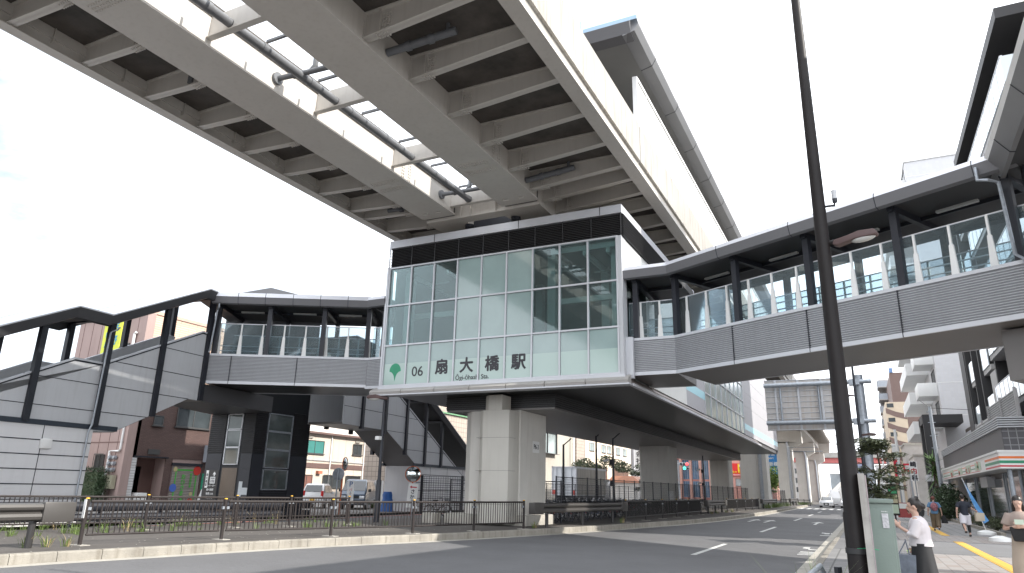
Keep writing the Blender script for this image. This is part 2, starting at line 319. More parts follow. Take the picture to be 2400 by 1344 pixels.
# ================================================================ VIADUCT
vi = thing('viaduct', 'beige steel railway viaduct with twin girders running overhead into the station', 'viaduct', (-14, 25, 0))
Y0, Y1 = -25, 300
def girder(x0, x1, a, b, z0=13.6, z1=14.75):
    return MB().box(x0, x1, a, b, z0, z1)
for x0, x1 in ((-17.05, -15.5), (-12.95, -11.35)):
    gd = girder(x0, x1, Y0, 24.75).build('girder', beige, vi)
    r = MB().box(x0-.09, x1+.09, Y0, 24.75, 13.565, 13.6+.03)
    for y in (8.4, 21.0):   # bolted splices
        for i in range(12):
            for j in range(6): r.box(x0+.12+i*(x1-x0-.24)/12, x0+.17+i*(x1-x0-.24)/12, y-.5+j*.12+(0.28 if j > 2 else 0), y-.45+j*.12+(0.28 if j > 2 else 0), 13.54, 13.57)
        for i in range(7):
            for j in range(4):
                for xx in ((x1, x1+.03),): r.box(xx[0], xx[1], y-.35+j*.12+(.2 if j > 1 else 0), y-.3+j*.12+(.2 if j > 1 else 0), 13.72+i*.13, 13.77+i*.13)
    r.build('bottom_flange', beige, gd)
    # beyond the pier cross beam
    girder(x0, x1, 24.9, 70).build('girder', beige, vi)
for x0, x1 in ((-17.05, -15.5), (-12.95, -11.35)): MB().box(x0+.03, x1-.03, 24.76, 24.89, 13.60, 14.6).build('dark_gap_fill', black, vi)  # black box in the girder gap, shade of the slit put in as colour
for x in (-15.3, -12.9): MB().lathe([(.14, 0), (.14, .45), (.22, .45), (.22, .6)], (x, 25.9, 12.86), 12).build('bearing', dsteel, vi)
MB().box(-16.9, -11.5, 26.6, 27.0, 12.87, 14.6).build('dark_void_box', dsteel, vi)  # dark box standing in for the shaded void behind the cross beam
cb = MB(); cb.slab([(-17.05, 24.92), (-11.3, 24.92), (-11.3, 26.5), (-13.1, 26.5), (-13.3, 25.55), (-15.2, 25.55), (-15.4, 26.5), (-17.05, 26.5)], 13.46, 13.59); cb.box(-15.6, -12.9, 24.95, 25.05, 13.6, 14.6)
for x in (-15.2, -14.7, -13.4): cb.box(x-.02, x+.02, 24.8, 24.95, 13.5, 14.5)
r = cb
for i in range(7):
    for j in range(8): r.ell((-14.45+i*.1, 24.94, 13.6+j*.11), (.025, .02, .025), 6, 4)
for i in range(9):
    for x in (-16.9, -13.0): r.box(x+i*.18, x+i*.18+.09, 26.42, 26.5, 13.40, 13.46)
r.build('cross_beam', beige, vi)
def bracket(y, xin, xout, zi, zo, w=.26):
    s = 1 if xout > xin else -1; g = MB()
    g.prism([(xin, zi), (xout, zo), (xout, 14.62), (xin, 14.62)], (0, y-.012, 0), (1, 0, 0), (0, 0, 1), (0, .024, 0))
    g.prism([(xin, zi), (xout, zo), (xout, zo+.03), (xin, zi+.03)], (0, y-w/2, 0), (1, 0, 0), (0, 0, 1), (0, w, 0))
    g.prism([(xin, 14.58), (xout, 14.58), (xout, 14.615), (xin, 14.615)], (0, y-.12, 0), (1, 0, 0), (0, 0, 1), (0, .24, 0))
    for k in (0, .55): g.box(xin+s*k, xin+s*(k+.02), y-w/2+.02, y+w/2-.02, zi+.03, 14.58)
    for i in range(3):
        for j in range(6):
            g.box(xin+s*(.62+i*.1), xin+s*(.67+i*.1), y-.05, y-.012, zi+.13+j*.1, zi+.18+j*.1)
    for i in range(5):
        for k in (-.08, .05): g.box(xin+s*(.45+i*.09), xin+s*(.495+i*.09), y+k, y+k+.045, zi-.03, zi+.01)
    return g
yr = [y for y in [-5.2+2.27*k for k in range(12)] + [12.98+2.27*k for k in range(5)] if y < 23]
ys = [12.98+2.27*k for k in range(-9, 5)]
for y in ys: bracket(y, -11.35, -7.12, 13.75, 14.08).build('bracket', beige, vi)
for y in (24.1, 25.4, 26.9): bracket(y, -11.35, -7.12, 13.75, 14.08).build('bracket', beige, vi)
for y in [28.6+2.2*k for k in range(12)]: bracket(y, -11.35, -7.12, 13.75, 14.08).build('bracket', beige, vi)
for y in [8.42+2.13*k for k in range(-6, 8)]+[24.4, 26.2, 28.4, 30.6]: bracket(y, -17.05, -20.3, 13.8, 13.97, .24).build('bracket', beige, vi)
# crossbeams between girders
for y in [15.6+4.45*k for k in range(-5, 3)]:
    g = MB().box(-15.5, -12.95, y-.1, y+.1, 13.85, 13.88); g.box(-15.5, -12.95, y-.012, y+.012, 13.88, 14.6)
    for k in range(4):
        for j in range(5): g.box(-13.6+k*.09, -13.56+k*.09, y-.03, y-.012, 13.95+j*.11, 13.99+j*.11)
    g.build('crossbeam', beige, vi)
# web stiffeners seen from the right
g = MB()
for k in range(-12, 30): g.box(-11.35, -11.2, 12.98+1.135*k+.56, 13.0+1.135*k+.56, 13.62, 14.7) if False else None
# deck slabs, haunches, edge beams
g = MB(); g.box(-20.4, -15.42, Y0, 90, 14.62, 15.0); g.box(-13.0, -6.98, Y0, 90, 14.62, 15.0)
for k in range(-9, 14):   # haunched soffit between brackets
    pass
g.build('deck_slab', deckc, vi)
g = MB()
for x, s in ((-6.9, 1), (-20.5, -1)):
    a = x-.12 if s > 0 else x; g.box(a, a+.12, Y0, 300 if s < 0 else 92, 14.0, 14.36)
g.box(-20.45, -20.3, Y0, 92, 14.3, 14.7); g.box(-7.3, -6.78, Y0, 92, 13.97, 14.0); g.box(-20.62, -20.2, Y0, 92, 13.9, 13.93)
for x, s in ((-6.98, 1), (-20.42, -1)):
    for k in range(-14, 40): g.box(x-.2*(s > 0), x+.2*(s < 0), 12.98+2.27*k+1.1, 13.0+2.27*k+1.1, 14.15, 14.6) if k < 12 else None
g.build('edge_beam', beige, vi)
g = MB(); g.box(-7.05, -6.86, Y0, 25.1, 14.66, 16.35); g.box(-7.05, -6.86, 25.16, 92, 14.66, 16.3); g.box(-20.55, -20.37, Y0, 92, 14.66, 16.2)
g.box(-7.2, -6.97, Y0, 92, 14.36, 14.66); g.build('parapet', parc, vi)
g = MB()
for k in range(22): g.tube([(-6.82, 26+k*1.6, 14.55), (-6.76, 26+k*1.6, 14.55)], .05, 8)
g.tube([(-7.0, Y0, 14.5), (-6.98, 92, 14.5)], .05, 6); g.build('drain_stub', beige, vi)
# drain pipes
g = MB(); g.tube([(-14.95, -20, 14.25), (-14.55, 24.3, 14.05)], .135, 14)
for k in range(-9, 12):
    y = 2.0*k+2.3; x = -14.95+.4*(y+20)/44.3; z = 14.25-.2*(y+20)/44.3; g.tube([(x, y, z), (x+.001, y+.16, z)], .155, 14)
g.build('drain_pipe', pvc, vi)
for y in (13.75, 23.6):
    g = MB(); g.tube([(-15.5, y, 14.1), (-14.35, y+.25, 14.2), (-14.2, y+.3, 14.4), (-14.2, y+.3, 14.9)], .09, 12); g.tube([(-14.35, y+.25, 14.2), (-12.95, y+.4, 14.25)], .09, 12)
    g.tube([(-15.5, y, 14.1), (-15.4, y, 14.1)], .2, 14); g.tube([(-14.9, y+.1, 14.15), (-14.8, y+.12, 14.16)], .14, 12); g.build('branch_pipe', pvc, vi)
for y, x0, x1 in ((14.0, -11.35, -9.2), (23.6, -11.35, -9.3)):
    g = MB(); g.tube([(x0, y, 14.0), (x1, y+.35, 14.35)], .12, 12); g.tube([(x0+.6, y+.1, 14.1), (x0+.75, y+.13, 14.13)], .15, 12); g.tube([(x0+1.3, y+.2, 14.2), (x0+1.45, y+.25, 14.24)], .15, 12)
    g.tube([(x1-.25, y+.3, 14.3), (x1-.25, y+.3, 14.65)], .06, 8); g.build('side_pipe', pvc, vi)
for y in (12.7, 24.2):
    g = MB(); g.tube([(-17.05, y, 14.1), (-18.9, y+.2, 14.2)], .11, 12); g.box(-18.2, -18.0, y-.1, y+.3, 14.0, 14.6); g.build('side_pipe', pvc, vi)
for k in range(-6, 12): y = 2.27*k+1.2; MB().box(-14.75, -12.95, y-.04, y+.04, 14.42, 14.5).build('pipe_hanger', pvc, vi)
# deeper steel hooks on the girder undersides
g = MB()
for x in (-16.6, -15.9, -12.5, -11.8): g.tube([(x-.12, 24.1, 13.56), (x-.1, 24.1, 13.5), (x+.1, 24.1, 13.5), (x+.12, 24.1, 13.56)], .02, 6)
g.build('lifting_lug', beige, vi)
# platform roof and screen
pr = thing('platform_roof', 'long grey platform canopy with slanted blue white fascia above the viaduct', 'roof', (-6.5, 24, 14))
g = MB(); g.slab([(-11.2, 23.9), (-6.9, 23.9), (-6.9, 92), (-11.2, 92)], 19.55, 19.7); g.build('soffit', M('canopy_soffit', (.24, .24, .235), .45, .1, .05, .4), pr)
g = MB(); g.prism([(-6.95, 19.5), (-6.45, 19.62), (-6.28, 19.9), (-6.35, 20.25), (-6.95, 20.3)], (0, 23.35, 0), (1, 0, 0), (0, 0, 1), (0, 69, 0))
g.build('edge_gutter', M('gutter_metal', (.23, .23, .235), .5, .3, .06, .6), pr)
g = MB()
for k in range(14): g.prism([(-6.95, 19.49), (-6.44, 19.61), (-6.27, 19.9), (-6.34, 20.26), (-6.95, 20.31)], (0, 23.5+4.2*(k+.6), 0), (1, 0, 0), (0, 0, 1), (0, .03, 0))
g.build('gutter_joint', dsteel, pr)
g = MB(); g.prism([(23.35, 19.55), (23.9, 19.5), (23.9, 20.3), (23.2, 20.3), (23.1, 19.95)], (-11.4, 0, 0), (0, 1, 0), (0, 0, 1), (4.8, 0, 0)); g.build('front_fascia', fasc, pr)
g = MB(); g.prism([(23.1, 19.96), (23.2, 20.31), (23.65, 20.95), (23.6, 20.98), (23.05, 20.1)], (-11.4, 0, 0), (0, 1, 0), (0, 0, 1), (5.15, 0, 0)); g.build('blue_white_cap', M('cap_pale_blue', (.40, .55, .70), .3, .3, .05), pr)
ps = thing('platform_screen', 'tall white platform windbreak wall standing on the sunlit parapet', 'screen wall', (-7, 25, 16))
g = MB(); g.box(-7.08, -6.99, 25.4, 92, 16.3, 18.65); g.build('white_panel', M('screen_white', (.78, .78, .76), .5, 0, .04), ps)
g = MB(); g.box(-7.15, -6.95, 25.3, 25.42, 16.3, 18.8); g.box(-7.12, -6.93, 25.42, 92, 18.65, 18.78)
for k in range(26): g.box(-6.99, -6.955, 26.8+2.5*k, 26.83+2.5*k, 16.3, 18.65)
g.build('frame', white, ps)
km = thing('kilometre_post', 'small red and white marker board on a thin pole above the parapet', 'marker', (-6.95, 18.6, 16.35))
MB().tube([(-6.95, 18.6, 16.3), (-6.95, 18.6, 17.95)], .035, 8).build('pole', galv, km)
MB().box(-7.1, -6.8, 18.56, 18.6, 17.9, 18.2).build('board', white, km); MB().box(-7.1, -6.8, 18.55, 18.56, 18.0, 18.1).build('red_stripe', M('marker_red', (.6, .05, .05), .5), km)
# ================================================================ STATION
st = thing('station_building', 'raised grey station hall with teal glass front under the viaduct', 'station', (-13.4, 25, 0))
XL, XR, YF = -19.07, -7.73, 25.0
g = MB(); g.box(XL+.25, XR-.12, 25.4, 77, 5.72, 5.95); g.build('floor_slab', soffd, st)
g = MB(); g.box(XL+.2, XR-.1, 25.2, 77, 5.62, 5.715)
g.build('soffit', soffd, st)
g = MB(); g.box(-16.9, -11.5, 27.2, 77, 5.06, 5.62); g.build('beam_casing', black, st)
g = MB()
for i in range(6): g.box(-16.93, -11.47, 27.17, 77.02, 5.13+i*.09, 5.16+i*.09)
g.build('beam_ribs', M('rib_black', (.035, .035, .037), .4, .1), st)
MB().box(-16.88, -11.52, 27.22, 76.9, 4.98, 5.055).build('beam_soffit', soff, st)
# lip
g = MB()
for i in range(7):
    a = XL-.35+i*(XR-XL+.6)/7; b = a+(XR-XL+.6)/7-.03
    g.prism([(0, 0), (-.42, .02), (-.46, .12), (-.40, .2), (-.2, .3), (0, .38)], (a, 25.12, 5.55), (0, 1, 0), (0, 0, 1), (b-a, 0, 0))
g.build('front_lip', M('lip_metal', (.47, .45, .43), .4, .3, .06, .6), st)
g = MB(); g.box(XL-.37, XR+.28, 24.63, 25.2, 5.50, 5.553); g.box(XR+.14, XR+.30, 25.2, 61.5, 5.50, 5.60)
g.build('lip_edge', alul, st)
g = MB(); g.prism([(0, 0), (.22, .05), (.22, .14), (0, .34)], (XR-.08, 25.1, 5.6), (1, 0, 0), (0, 0, 1), (0, 36, 0)); g.build('side_lip', M('lip_side', (.23, .2, .185), .5, .2), st)
# curtain wall
fr = MB(); zr = [5.97, 7.78, 9.65, 11.48]; cw = (XR-.18-XL-.12)/9; xs = [XL+.12+cw*i for i in range(10)]
for x in xs: fr.box(x-.031, x+.031, 24.9, 25.06, 5.93, 11.5)
for z in zr: fr.box(xs[0]-.04, xs[-1]+.04, 24.905, 25.055, z-.034, z+.034)
fr.box(XL-.02, XL+.08, 24.88, 25.3, 5.8, 11.55); fr.box(XL-.05, XR+.05, 24.86, 25.1, 5.80, 5.925)
fr.build('mullion_frame', alul, st)
M_film = M('frosted_film', (.40, .52, .48), .12, 0, .04, .3, spec=.7)
for r_ in range(3):
    for c in range(9):
        fz = (r_ == 0) or 3 <= c <= 5
        MB().box(xs[c]+.04, xs[c+1]-.04, 24.97, 24.985, zr[r_]+.045, zr[r_+1]-.045).build('frosted_pane' if fz else 'clear_pane', frost if fz else clear, st)
for c in range(9): MB().box(xs[c]+.04, xs[c+1]-.04, 24.9655, 24.9695, 6.02, 6.95).build('frosted_film', M_film, st)
MB().box(XR-.14, XR+.02, 24.92, 25.5, 5.8, 11.5).build('corner_panel', panel, st)
# louvre band
g = MB(); g.box(XL+.02, XR-.02, 25.12, 34, 11.5, 12.5); g.build('louvre_backing', M('backing_black', (.008, .008, .008), .7), st)
g = MB()
for i in range(13):
    z = 11.52+i*.076
    g.prism([(0, 0), (.12, -.035), (.13, -.02), (.02, .03)], (XL, 25.12, z+.03), (0, -1, 0), (0, 0, 1), (XR-XL, 0, 0))
    g.prism([(0, 0), (.12, -.035), (.13, -.02), (.02, .03)], (XR-.02, 25.0, z+.03), (1, 0, 0), (0, 0, 1), (0, 9, 0))
for i in range(10): x = XL+i*(XR-XL)/9; g.box(x-.012, x+.012, 24.965, 25.0, 11.5, 12.5)
g.build('louvre_blades', M('blade_grey', (.055, .055, .058), .4, .1), st)
g = MB(); g.box(XL-.02, XR+.04, 24.96, 25.25, 12.5, 12.86); g.box(XR-.2, XR+.04, 25.25, 34, 12.5, 12.86); g.build('parapet_cap', alul, st)
g = MB()
for x in (-16.6, -12.3, -8.6): g.box(x-.012, x+.012, 24.945, 24.97, 12.5, 12.86)
g.build('cap_joint', dsteel, st)
MB().box(XL, XR, 25.25, 34, 12.5, 12.56).build('flat_roof', rawc, st)
# side wall, right
g = MB(); g.box(XR-.12, XR, 28.8, 35.5, 5.95, 11.5); g.box(XR-.12, XR, 25.5, 28.8, 10.2, 11.5); g.build('side_wall', M('side_white', (.68, .68, .66), .45, 0, .03), st)
MB().box(XL, XL+.12, 28.8, 77, 5.95, 12.5).build('side_wall', panel, st)
sgm = M('side_grey', (.40, .395, .42), .45, .1, .03)
for q in ((35.5, 40.2, 7.2, 12.5), (35.5, 40.2, 5.95, 6.75), (54.8, 77, 5.95, 6.35), (54.8, 77, 6.8, 12.5)): MB().box(XR-.12, XR, *q).build('side_panel', sgm, st)
sbm = M('strip_blue', (.28, .62, .72), .3, 0, .05)
for q in ((35.5, 40.2, 6.75, 7.2), (54.8, 77, 6.35, 6.8)): MB().box(XR-.11, XR+.003, *q).build('light_blue_strip', sbm, st)
g = MB(); g.box(XR-.1, XR-.02, 40.2, 54.8, 6.0, 12.5); g.build('side_glass', frost, st)
g = MB()
for z in (7.2, 8.4, 9.6, 10.8): g.box(XR-.02, XR+.03, 40.2, 54.8, z-.04, z+.04)
for y in [40.2+1.82*k for k in range(9)]: g.box(XR-.02, XR+.03, y-.03, y+.03, 5.95, 12.5)
for z in (8.2, 9.3, 10.4): g.box(XR-.02, XR+.012, 54.8, 77, z-.012, z+.012)
g.build('side_frame', alul, st)
MB().box(XL, XR, 76.9, 77, 5.7, 12.5).build('end_wall', panel, st)
# interior seen through the clear panes
g = MB(); g.box(XL+.2, XR-.2, 25.3, 34, 5.96, 6.05); g.build('concourse_floor', M('floor_tile', (.3, .3, .29), .4), st)
g = MB(); g.box(XL+.2, XR-.15, 33, 33.2, 6, 11.5); g.box(XL+.15, XL+.25, 25.4, 33, 6, 11.5); g.box(XL+.2, XR-.15, 25.2, 33, 11.42, 11.48); g.build('inner_wall', M('inner_dark', (.16, .18, .18), .6, 0, .1), st)
for x, y in ((-18.4, 25.9), (-15.9, 28.4), (-11.2, 26.2), (-9.6, 28.6), (-8.2, 25.8), (-13.5, 30)):
    MB().box(x-.18, x+.18, y-.18, y+.18, 6.05, 11.42).build('inner_column', inw, st)
g = MB()
for z in (9.5,): MB().box(XL+.3, -15.4, 26.6, 26.8, z-.12, z+.12).build('inner_beam', inw, st); MB().box(-11.3, XR-.2, 26.6, 26.8, z-.12, z+.12).build('inner_beam', inw, st)
for x in (-18, -16, -10.8, -9.4, -8.4): MB().box(x-.08, x+.08, 25.3, 33, 11.0, 11.2).build('inner_beam', inw, st)
g.box(-10.9, XR-.2, 25.25, 25.3, 11.2, 11.42); g.build('inner_beam', inw, st)
for x, y in ((-17.2, 26.4), (-10.6, 26.9), (-9.2, 27.6), (-16.2, 28)): MB().box(x-.6, x+.6, y-.04, y+.04, 10.95, 11.0).build('strip_lamp', lampf, st)
# lettering
F = Matrix(((1, 0, 0, 0), (0, 0, -1, 24.955), (0, 1, 0, 0), (0, 0, 0, 1)))
def ft(x, z, y=24.962): return Matrix(((1, 0, 0, x), (0, 0, -1, y), (0, 1, 0, z), (0, 0, 0, 1)))
for i, ch in enumerate('扇大橋駅'): text('station_character', ch, .68, ink, st, ft((xs[2+i]+xs[3+i])/2+.02, 6.63+.0*i), .004, .022)
text('station_number', '06', .62, ink, st, ft((xs[1]+xs[2])/2, 6.52), .004, .004)
text('romanised_name', 'Ōgi-ōhashi', .27, ink, st, ft(xs[3]+.70, 6.14), .004, .003); text('romanised_name', 'Sta.', .27, ink, st, ft(xs[4]+.32, 6.14), .004, .003)
cx = (xs[0]+xs[1])/2+.03; P = []
for i in range(21): a = R(180*i/20); P.append((cx+.31*cos(a), 6.60+.36*sin(a)))
P += [(cx-.20, 6.57), (cx-.11, 6.49), (cx-.05, 6.38), (cx, 6.15), (cx+.05, 6.38), (cx+.11, 6.49), (cx+.20, 6.57)]
g = MB(); g.prism([(p[0], p[1]) for p in P], (0, 24.964, 0), (1, 0, 0), (0, 0, 1), (0, .004, 0)); g.build('leaf_emblem', green, st)
# ================================================================ FOOTBRIDGES
def vx(p, z): return (p[0], p[1], z)
def off(o, d, s, t): d = Vector(d); return Vector((o[0]+d.x*s-d.y*t, o[1]+d.y*s+d.x*t))
def bridge_seg(par, o, d, s0, s1, W, side, posts, stan, bj, rj, z=(5.93, 7.38, 8.85, 9.68, 10.16), backrail=True, m0=0, m1=0, lamps=()):
    """o: corner of the near edge, d: direction, W width across (towards +t*side); near face outward = -side"""
    F_ = frame((o[0], o[1], 0), d); z0, z1, z2, z3, z4 = z; n = side
    def nb(): return MB(F_)
    # deck
    g = nb(); g.hexa([(s0, 0.06*n, z0+.02), (s1, 0.06*n, z0+.02), (s1+m1, (W-.06)*n, z0+.02), (s0+m0, (W-.06)*n, z0+.02)][::n], [(s0, .06*n, z0+.3), (s1, .06*n, z0+.3), (s1+m1, (W-.06)*n, z0+.3), (s0+m0, (W-.06)*n, z0+.3)][::n]); g.build('deck', soff if side > 0 else soffd, par)  # left walkway deck takes the dark soffit; its shade is put into the colour
    for t_, q, a, b in ((0, -1, s0, s1), (W, 1, s0+m0, s1+m1)):
        y = t_*n; q = q*n
        nb().box(a, b, y, y+q*-.05, z0+.05, z1).build('band_backing', bandb, par); g = nb()
        nr = 17; h = (z1-.12-z0-.16)/nr
        for i in range(nr):
            zz = z0+.16+i*h; g.prism([(-.01*q, zz), (.035*q, zz+.012), (.035*q, zz+h*.42), (-.01*q, zz+h*.60)], (a+.02, y, 0), (0, 1, 0), (0, 0, 1), (b-a-.04, 0, 0))
        g.build('ribbed_band', alu, par)
        g = nb(); g.box(a, b, y+.05*q, y-.09*q, z1-.1, z1); g.box(a, b, y+.05*q, y-.03*q, z0, z0+.13); g.build('band_trim', alul, par)
        g = nb()
        for s in bj: nb().box(s-.012, s+.012, y+.0551*q, y, z0-.001, z1-.1).build('band_joint', dsteel, par)
        if t_ == 0 or backrail:
            # glass screen
            g = nb(); g.box(a, b, y-.26*q, y-.275*q, z1-.02, z2); g.build('glass_screen', railgl, par)
            g = nb(); g.box(a, b, y-.25*q, y-.29*q, z2, z2+.035); g.build('top_rail', alul, par)
            for zz in (z1+.22, z1+.45): nb().tube([(a, y-.38*q, zz), (b, y-.38*q, zz)], .022, 6).build('handrail', alul, par)
            for s in stan:
                if s < a-.3 or s > b: continue
                g = nb(); g.prism([(-.10, 0), (.10, 0), (.055, .9), (.03, .92), (.03, z2-z1), (-.03, z2-z1), (-.03, .92), (-.055, .9)], (s, y-.19*q, z1), (1, 0, 0), (0, 0, 1), (0, -.06*q, 0)); g.build('stanchion', white, par)
        for s in posts:
            g = nb(); g.box(s-.10, s+.10, y-.0*q, y-.2*q, z1, z3+.1); g.build('roof_post', dsteel, par)
    # roof
    e = .42
    P = [(s0-.0, -e*n), (s1, -e*n), (s1+m1, (W+e)*n), (s0+m0, (W+e)*n)]
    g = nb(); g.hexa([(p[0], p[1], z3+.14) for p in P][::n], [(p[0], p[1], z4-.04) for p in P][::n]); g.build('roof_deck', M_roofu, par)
    for t_, q, a, b in ((-e, -1, s0, s1), (W+e, 1, s0+m0, s1+m1)):
        y = t_*n; q *= n
        g = nb(); g.prism([(-.12*q, z3), (.02*q, z3+.04), (.10*q, z3+.34), (-.12*q, z3+.34)], (a, y, 0), (0, 1, 0), (0, 0, 1), (b-a, 0, 0)); g.build('fascia', fasc, par)
        g = nb(); g.prism([(.10*q, z3+.342), (.06*q, z4), (-.2*q, z4+.01), (-.12*q, z3+.342)], (a, y, 0), (0, 1, 0), (0, 0, 1), (b-a, 0, 0)); g.build('fascia_cap', capm, par)
        g = nb()
        for s in rj: g.prism([(-.1*q, z3-.002), (.023*q, z3+.04), (.104*q, z3+.34), (.063*q, z4+.002), (-.1*q, z4+.002)], (s-.012, y, 0), (0, 1, 0), (0, 0, 1), (.024, 0, 0))
        if rj: g.build('fascia_joint', dsteel, par)
    for s in posts: g = nb(); g.box(s-.08, s+.08, -.1*n, (W+.1)*n, z3-.06, z3+.14); g.build('roof_beam', dsteel, par)
    g = nb()
    g.box(s0, s1, (W*.5-.05)*n, (W*.5+.05)*n, z3+.02, z3+.14); g.build('roof_purlin', dsteel, par)
    for s in lamps: g = nb(); g.box(s-.55, s+.55, (W*.35-.06)*n, (W*.35+.06)*n, z3-.05, z3+.02); g.build('strip_lamp', lampf, par)
bandb = M('band_backing', (.27, .275, .29), .5, .1, .05)  # darker than the ribs: shade between them put into the backing colour
capm = M('cap_pale', (.70, .71, .76), .35, .1, .04)
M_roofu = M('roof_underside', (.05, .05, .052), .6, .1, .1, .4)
D = (.8746, -.4848)
fb = thing('footbridge', 'covered grey ribbed footbridge with glass sides crossing over the road to the right', 'footbridge', (-5.87, 25.5, 5.9))
kR = (-5.87, 25.5)
# stub at the station (square to it)
bridge_seg(fb, (XR, 25.5), (1, 0), .02, XR*-1-5.87, 3.45, 1, [.35], [.5, 1.25], [], [], m1=.0, m0=0)
bridge_seg(fb, kR, D, 0, 11.75, 3.25, 1, [.02, 2.83, 5.63, 8.43, 11.3], [.45+.93*k for k in range(12)], [2.63, 5.47, 8.29], [2.53, 5.42, 8.23, 10.81], m0=-.55*0+1.0*.0-.95, m1=.0, lamps=(1.2, 4.1, 6.9, 9.7))
MB().box(XR+.0, XR+.28, 25.25, 25.42, 5.8, 7.4).build('end_trim', alul, fb); MB().box(XR+.0, XR+.35, 25.2, 25.45, 9.95, 10.2).build('end_trim', alul, fb)
g = MB(frame((kR[0], kR[1], 0), D)); g.tube([(10.9, -.55, 9.9), (10.9, -.55, 9.55), (11.1, -.5, 9.5), (11.25, -.25, 9.45), (11.3, -.22, 7.5), (11.45, -.16, 7.35), (11.55, -.12, 5.4)], .045, 8); g.build('downpipe', galv, fb)
# right landing block and the walkway that turns along the pavement
fr2 = thing('footbridge_landing', 'grey panelled footbridge stair head with roof coming forward over the pavement', 'footbridge', (5, 19, 5))
F2 = frame((4.25, 20.3, 0), (-.022, -1))
def f2(): return MB(F2)
g = f2(); g.hexa([(0, 0, 9.2), (13, 0, 9.2), (13, 3.2, 9.2), (-1, 3.2, 9.2)], [(0, 0, 9.5), (13, 0, 9.5), (13, 3.2, 9.5), (-1, 3.2, 9.5)]) if False else None
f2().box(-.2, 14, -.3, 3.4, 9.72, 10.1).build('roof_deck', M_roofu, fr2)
g = f2(); g.prism([(0, 9.6), (-.10, 9.62), (-.36, 10.0), (-.1, 10.05)], (-.2, -.2, 0), (0, 1, 0), (0, 0, 1), (14, 0, 0)); g.build('fascia', M('fascia_mid', (.20, .20, .205), .45, .1, .06, .4), fr2)
for k in range(5): f2().prism([(0.01, 9.585), (-.105, 9.61), (-.37, 10.0), (-.1, 10.05)], (1.9+2.6*k, -.2, 0), (0, 1, 0), (0, 0, 1), (.025, 0, 0)).build('fascia_joint', dsteel, fr2)
g = f2(); g.prism([(-.36, 10.0), (-.42, 10.12), (-.2, 10.16), (-.1, 10.05)], (-.2, -.2, 0), (0, 1, 0), (0, 0, 1), (14, 0, 0)); g.build('fascia_cap', white, fr2)
for s in (.6, 3.4, 6.2, 9): f2().box(s-.11, s+.11, .1, .3, 6.2, 9.75).build('roof_post', dsteel, fr2)
for s in (.6, 3.4, 6.2, 9): f2().box(s-.08, s+.08, .1, 3.2, 9.6, 9.75).build('roof_beam', dsteel, fr2)
f2().box(.3, 11, 0, .12, 5.6, 7.9).build('side_panel', panel, fr2)
f2().box(-.6, 12, .12, 3.2, 5.7, 6.1).build('deck', soff, fr2)
g = MB(frame((kR[0], kR[1], 0), D)); g.box(10.3, 11.5, .9, 2.3, 4.6, 5.9); g.build('bracket_box', soff, fr2)
MB().box(5.6, 6.3, 18.6, 19.4, .1, 5.7).build('support_column', fasc, fr2)
# left footbridge
fl = thing('footbridge', 'covered grey ribbed walkway with glass sides leaving the station to the left', 'footbridge', (-20.15, 25.3, 5.9))
DL = (-.8746, -.4848); kL = (-20.15, 25.3)
bridge_seg(fl, (XL, 25.3), (-1, 0), .02, 1.08, 3.45, -1, [.3], [.5], [], [])
bridge_seg(fl, kL, DL, 0, 7.32, 3.2, -1, [-.25+.35, 2.18, 4.72, 7.1], [.04+.995*k for k in range(8)], [3.23, 6.23], [1.05, 2.33, 3.59, 4.87, 6.12], z=(6.0, 7.38, 8.85, 9.66, 10.2), m0=-.95, lamps=(1.2, 3.4, 5.9))
# lower casing under the left end, tower head with louvres
MB().slab([(-26.6, 21.75), (-27.0, 26.5), (-31.4, 26.5), (-29.3, 21.6)], 5.2, 5.98).build('lower_casing', M('casing_grey', (.075, .075, .08), .45, .1, .05), fl)
g = MB(frame((kL[0], kL[1], 0), DL)); g.tube([(7.0, .35, 9.8), (7.0, .35, 9.5), (7.1, .2, 9.4), (7.22, .12, 7.5), (7.35, .1, 7.3), (7.36, .1, 6.1), (7.3, 0, 5.9)], .045, 8); g.build('downpipe', galv, fl)
# elevator tower
et = thing('lift_tower', 'dark grey lift tower with steel door and stacked windows under the left walkway', 'lift tower', (-29.7, 28, .12))
TY, TX = 26.6, -28.1; TL = -31.4
MB().box(TL, TX, TY, 30.6, .12, 10.9).build('shaft_wall', M('shaft_black', (.018, .020, .024), .5, 0, .1, .5, spec=.3), et)
pn = M('shaft_panel', (.028, .031, .040), .4, 0, .1, .5, spec=.35)
slm = M('shaft_louvre', (.022, .022, .025), .5, 0, spec=.3)
for fx, a, b in ((0, TL, -30.25), (0, -28.9, TX), (1, TY, TY+.75), (1, TY+2.65, 30.6)):
    g = MB()
    for k in range(4): g.box(*((a+.02, b-.01, TY-.03, TY) if not fx else (TX, TX+.03, a+.02, b-.02)), .14+k*.75, .885+k*.75)
    g.build('cladding_panel', pn, et); g = MB(); g.box(*((a, b, TY-.012, TY) if not fx else (TX, TX+.012, a, b)), 3.2, 5.45)
    for k in range(22):
        z = 3.2+k*.105
        if fx: g.prism([(0, z), (.04, z+.01), (.04, z+.05), (0, z+.07)], (TX, a, 0), (1, 0, 0), (0, 0, 1), (0, b-a, 0))
        else: g.prism([(0, z), (-.04, z+.01), (-.04, z+.05), (0, z+.07)], (a, TY, 0), (0, 1, 0), (0, 0, 1), (b-a, 0, 0))
    g.build('louvre_cladding', slm, et)
MB().box(-30.12, -29.02, TY-.02, TY+.02, .14, 2.42).build('steel_door', M('door_steel', (.12, .105, .095), .25, .8, .15, 1), et)
wg = M('window_reflect', (.10, .12, .12), .06, 0, .4, .8, spec=.9)
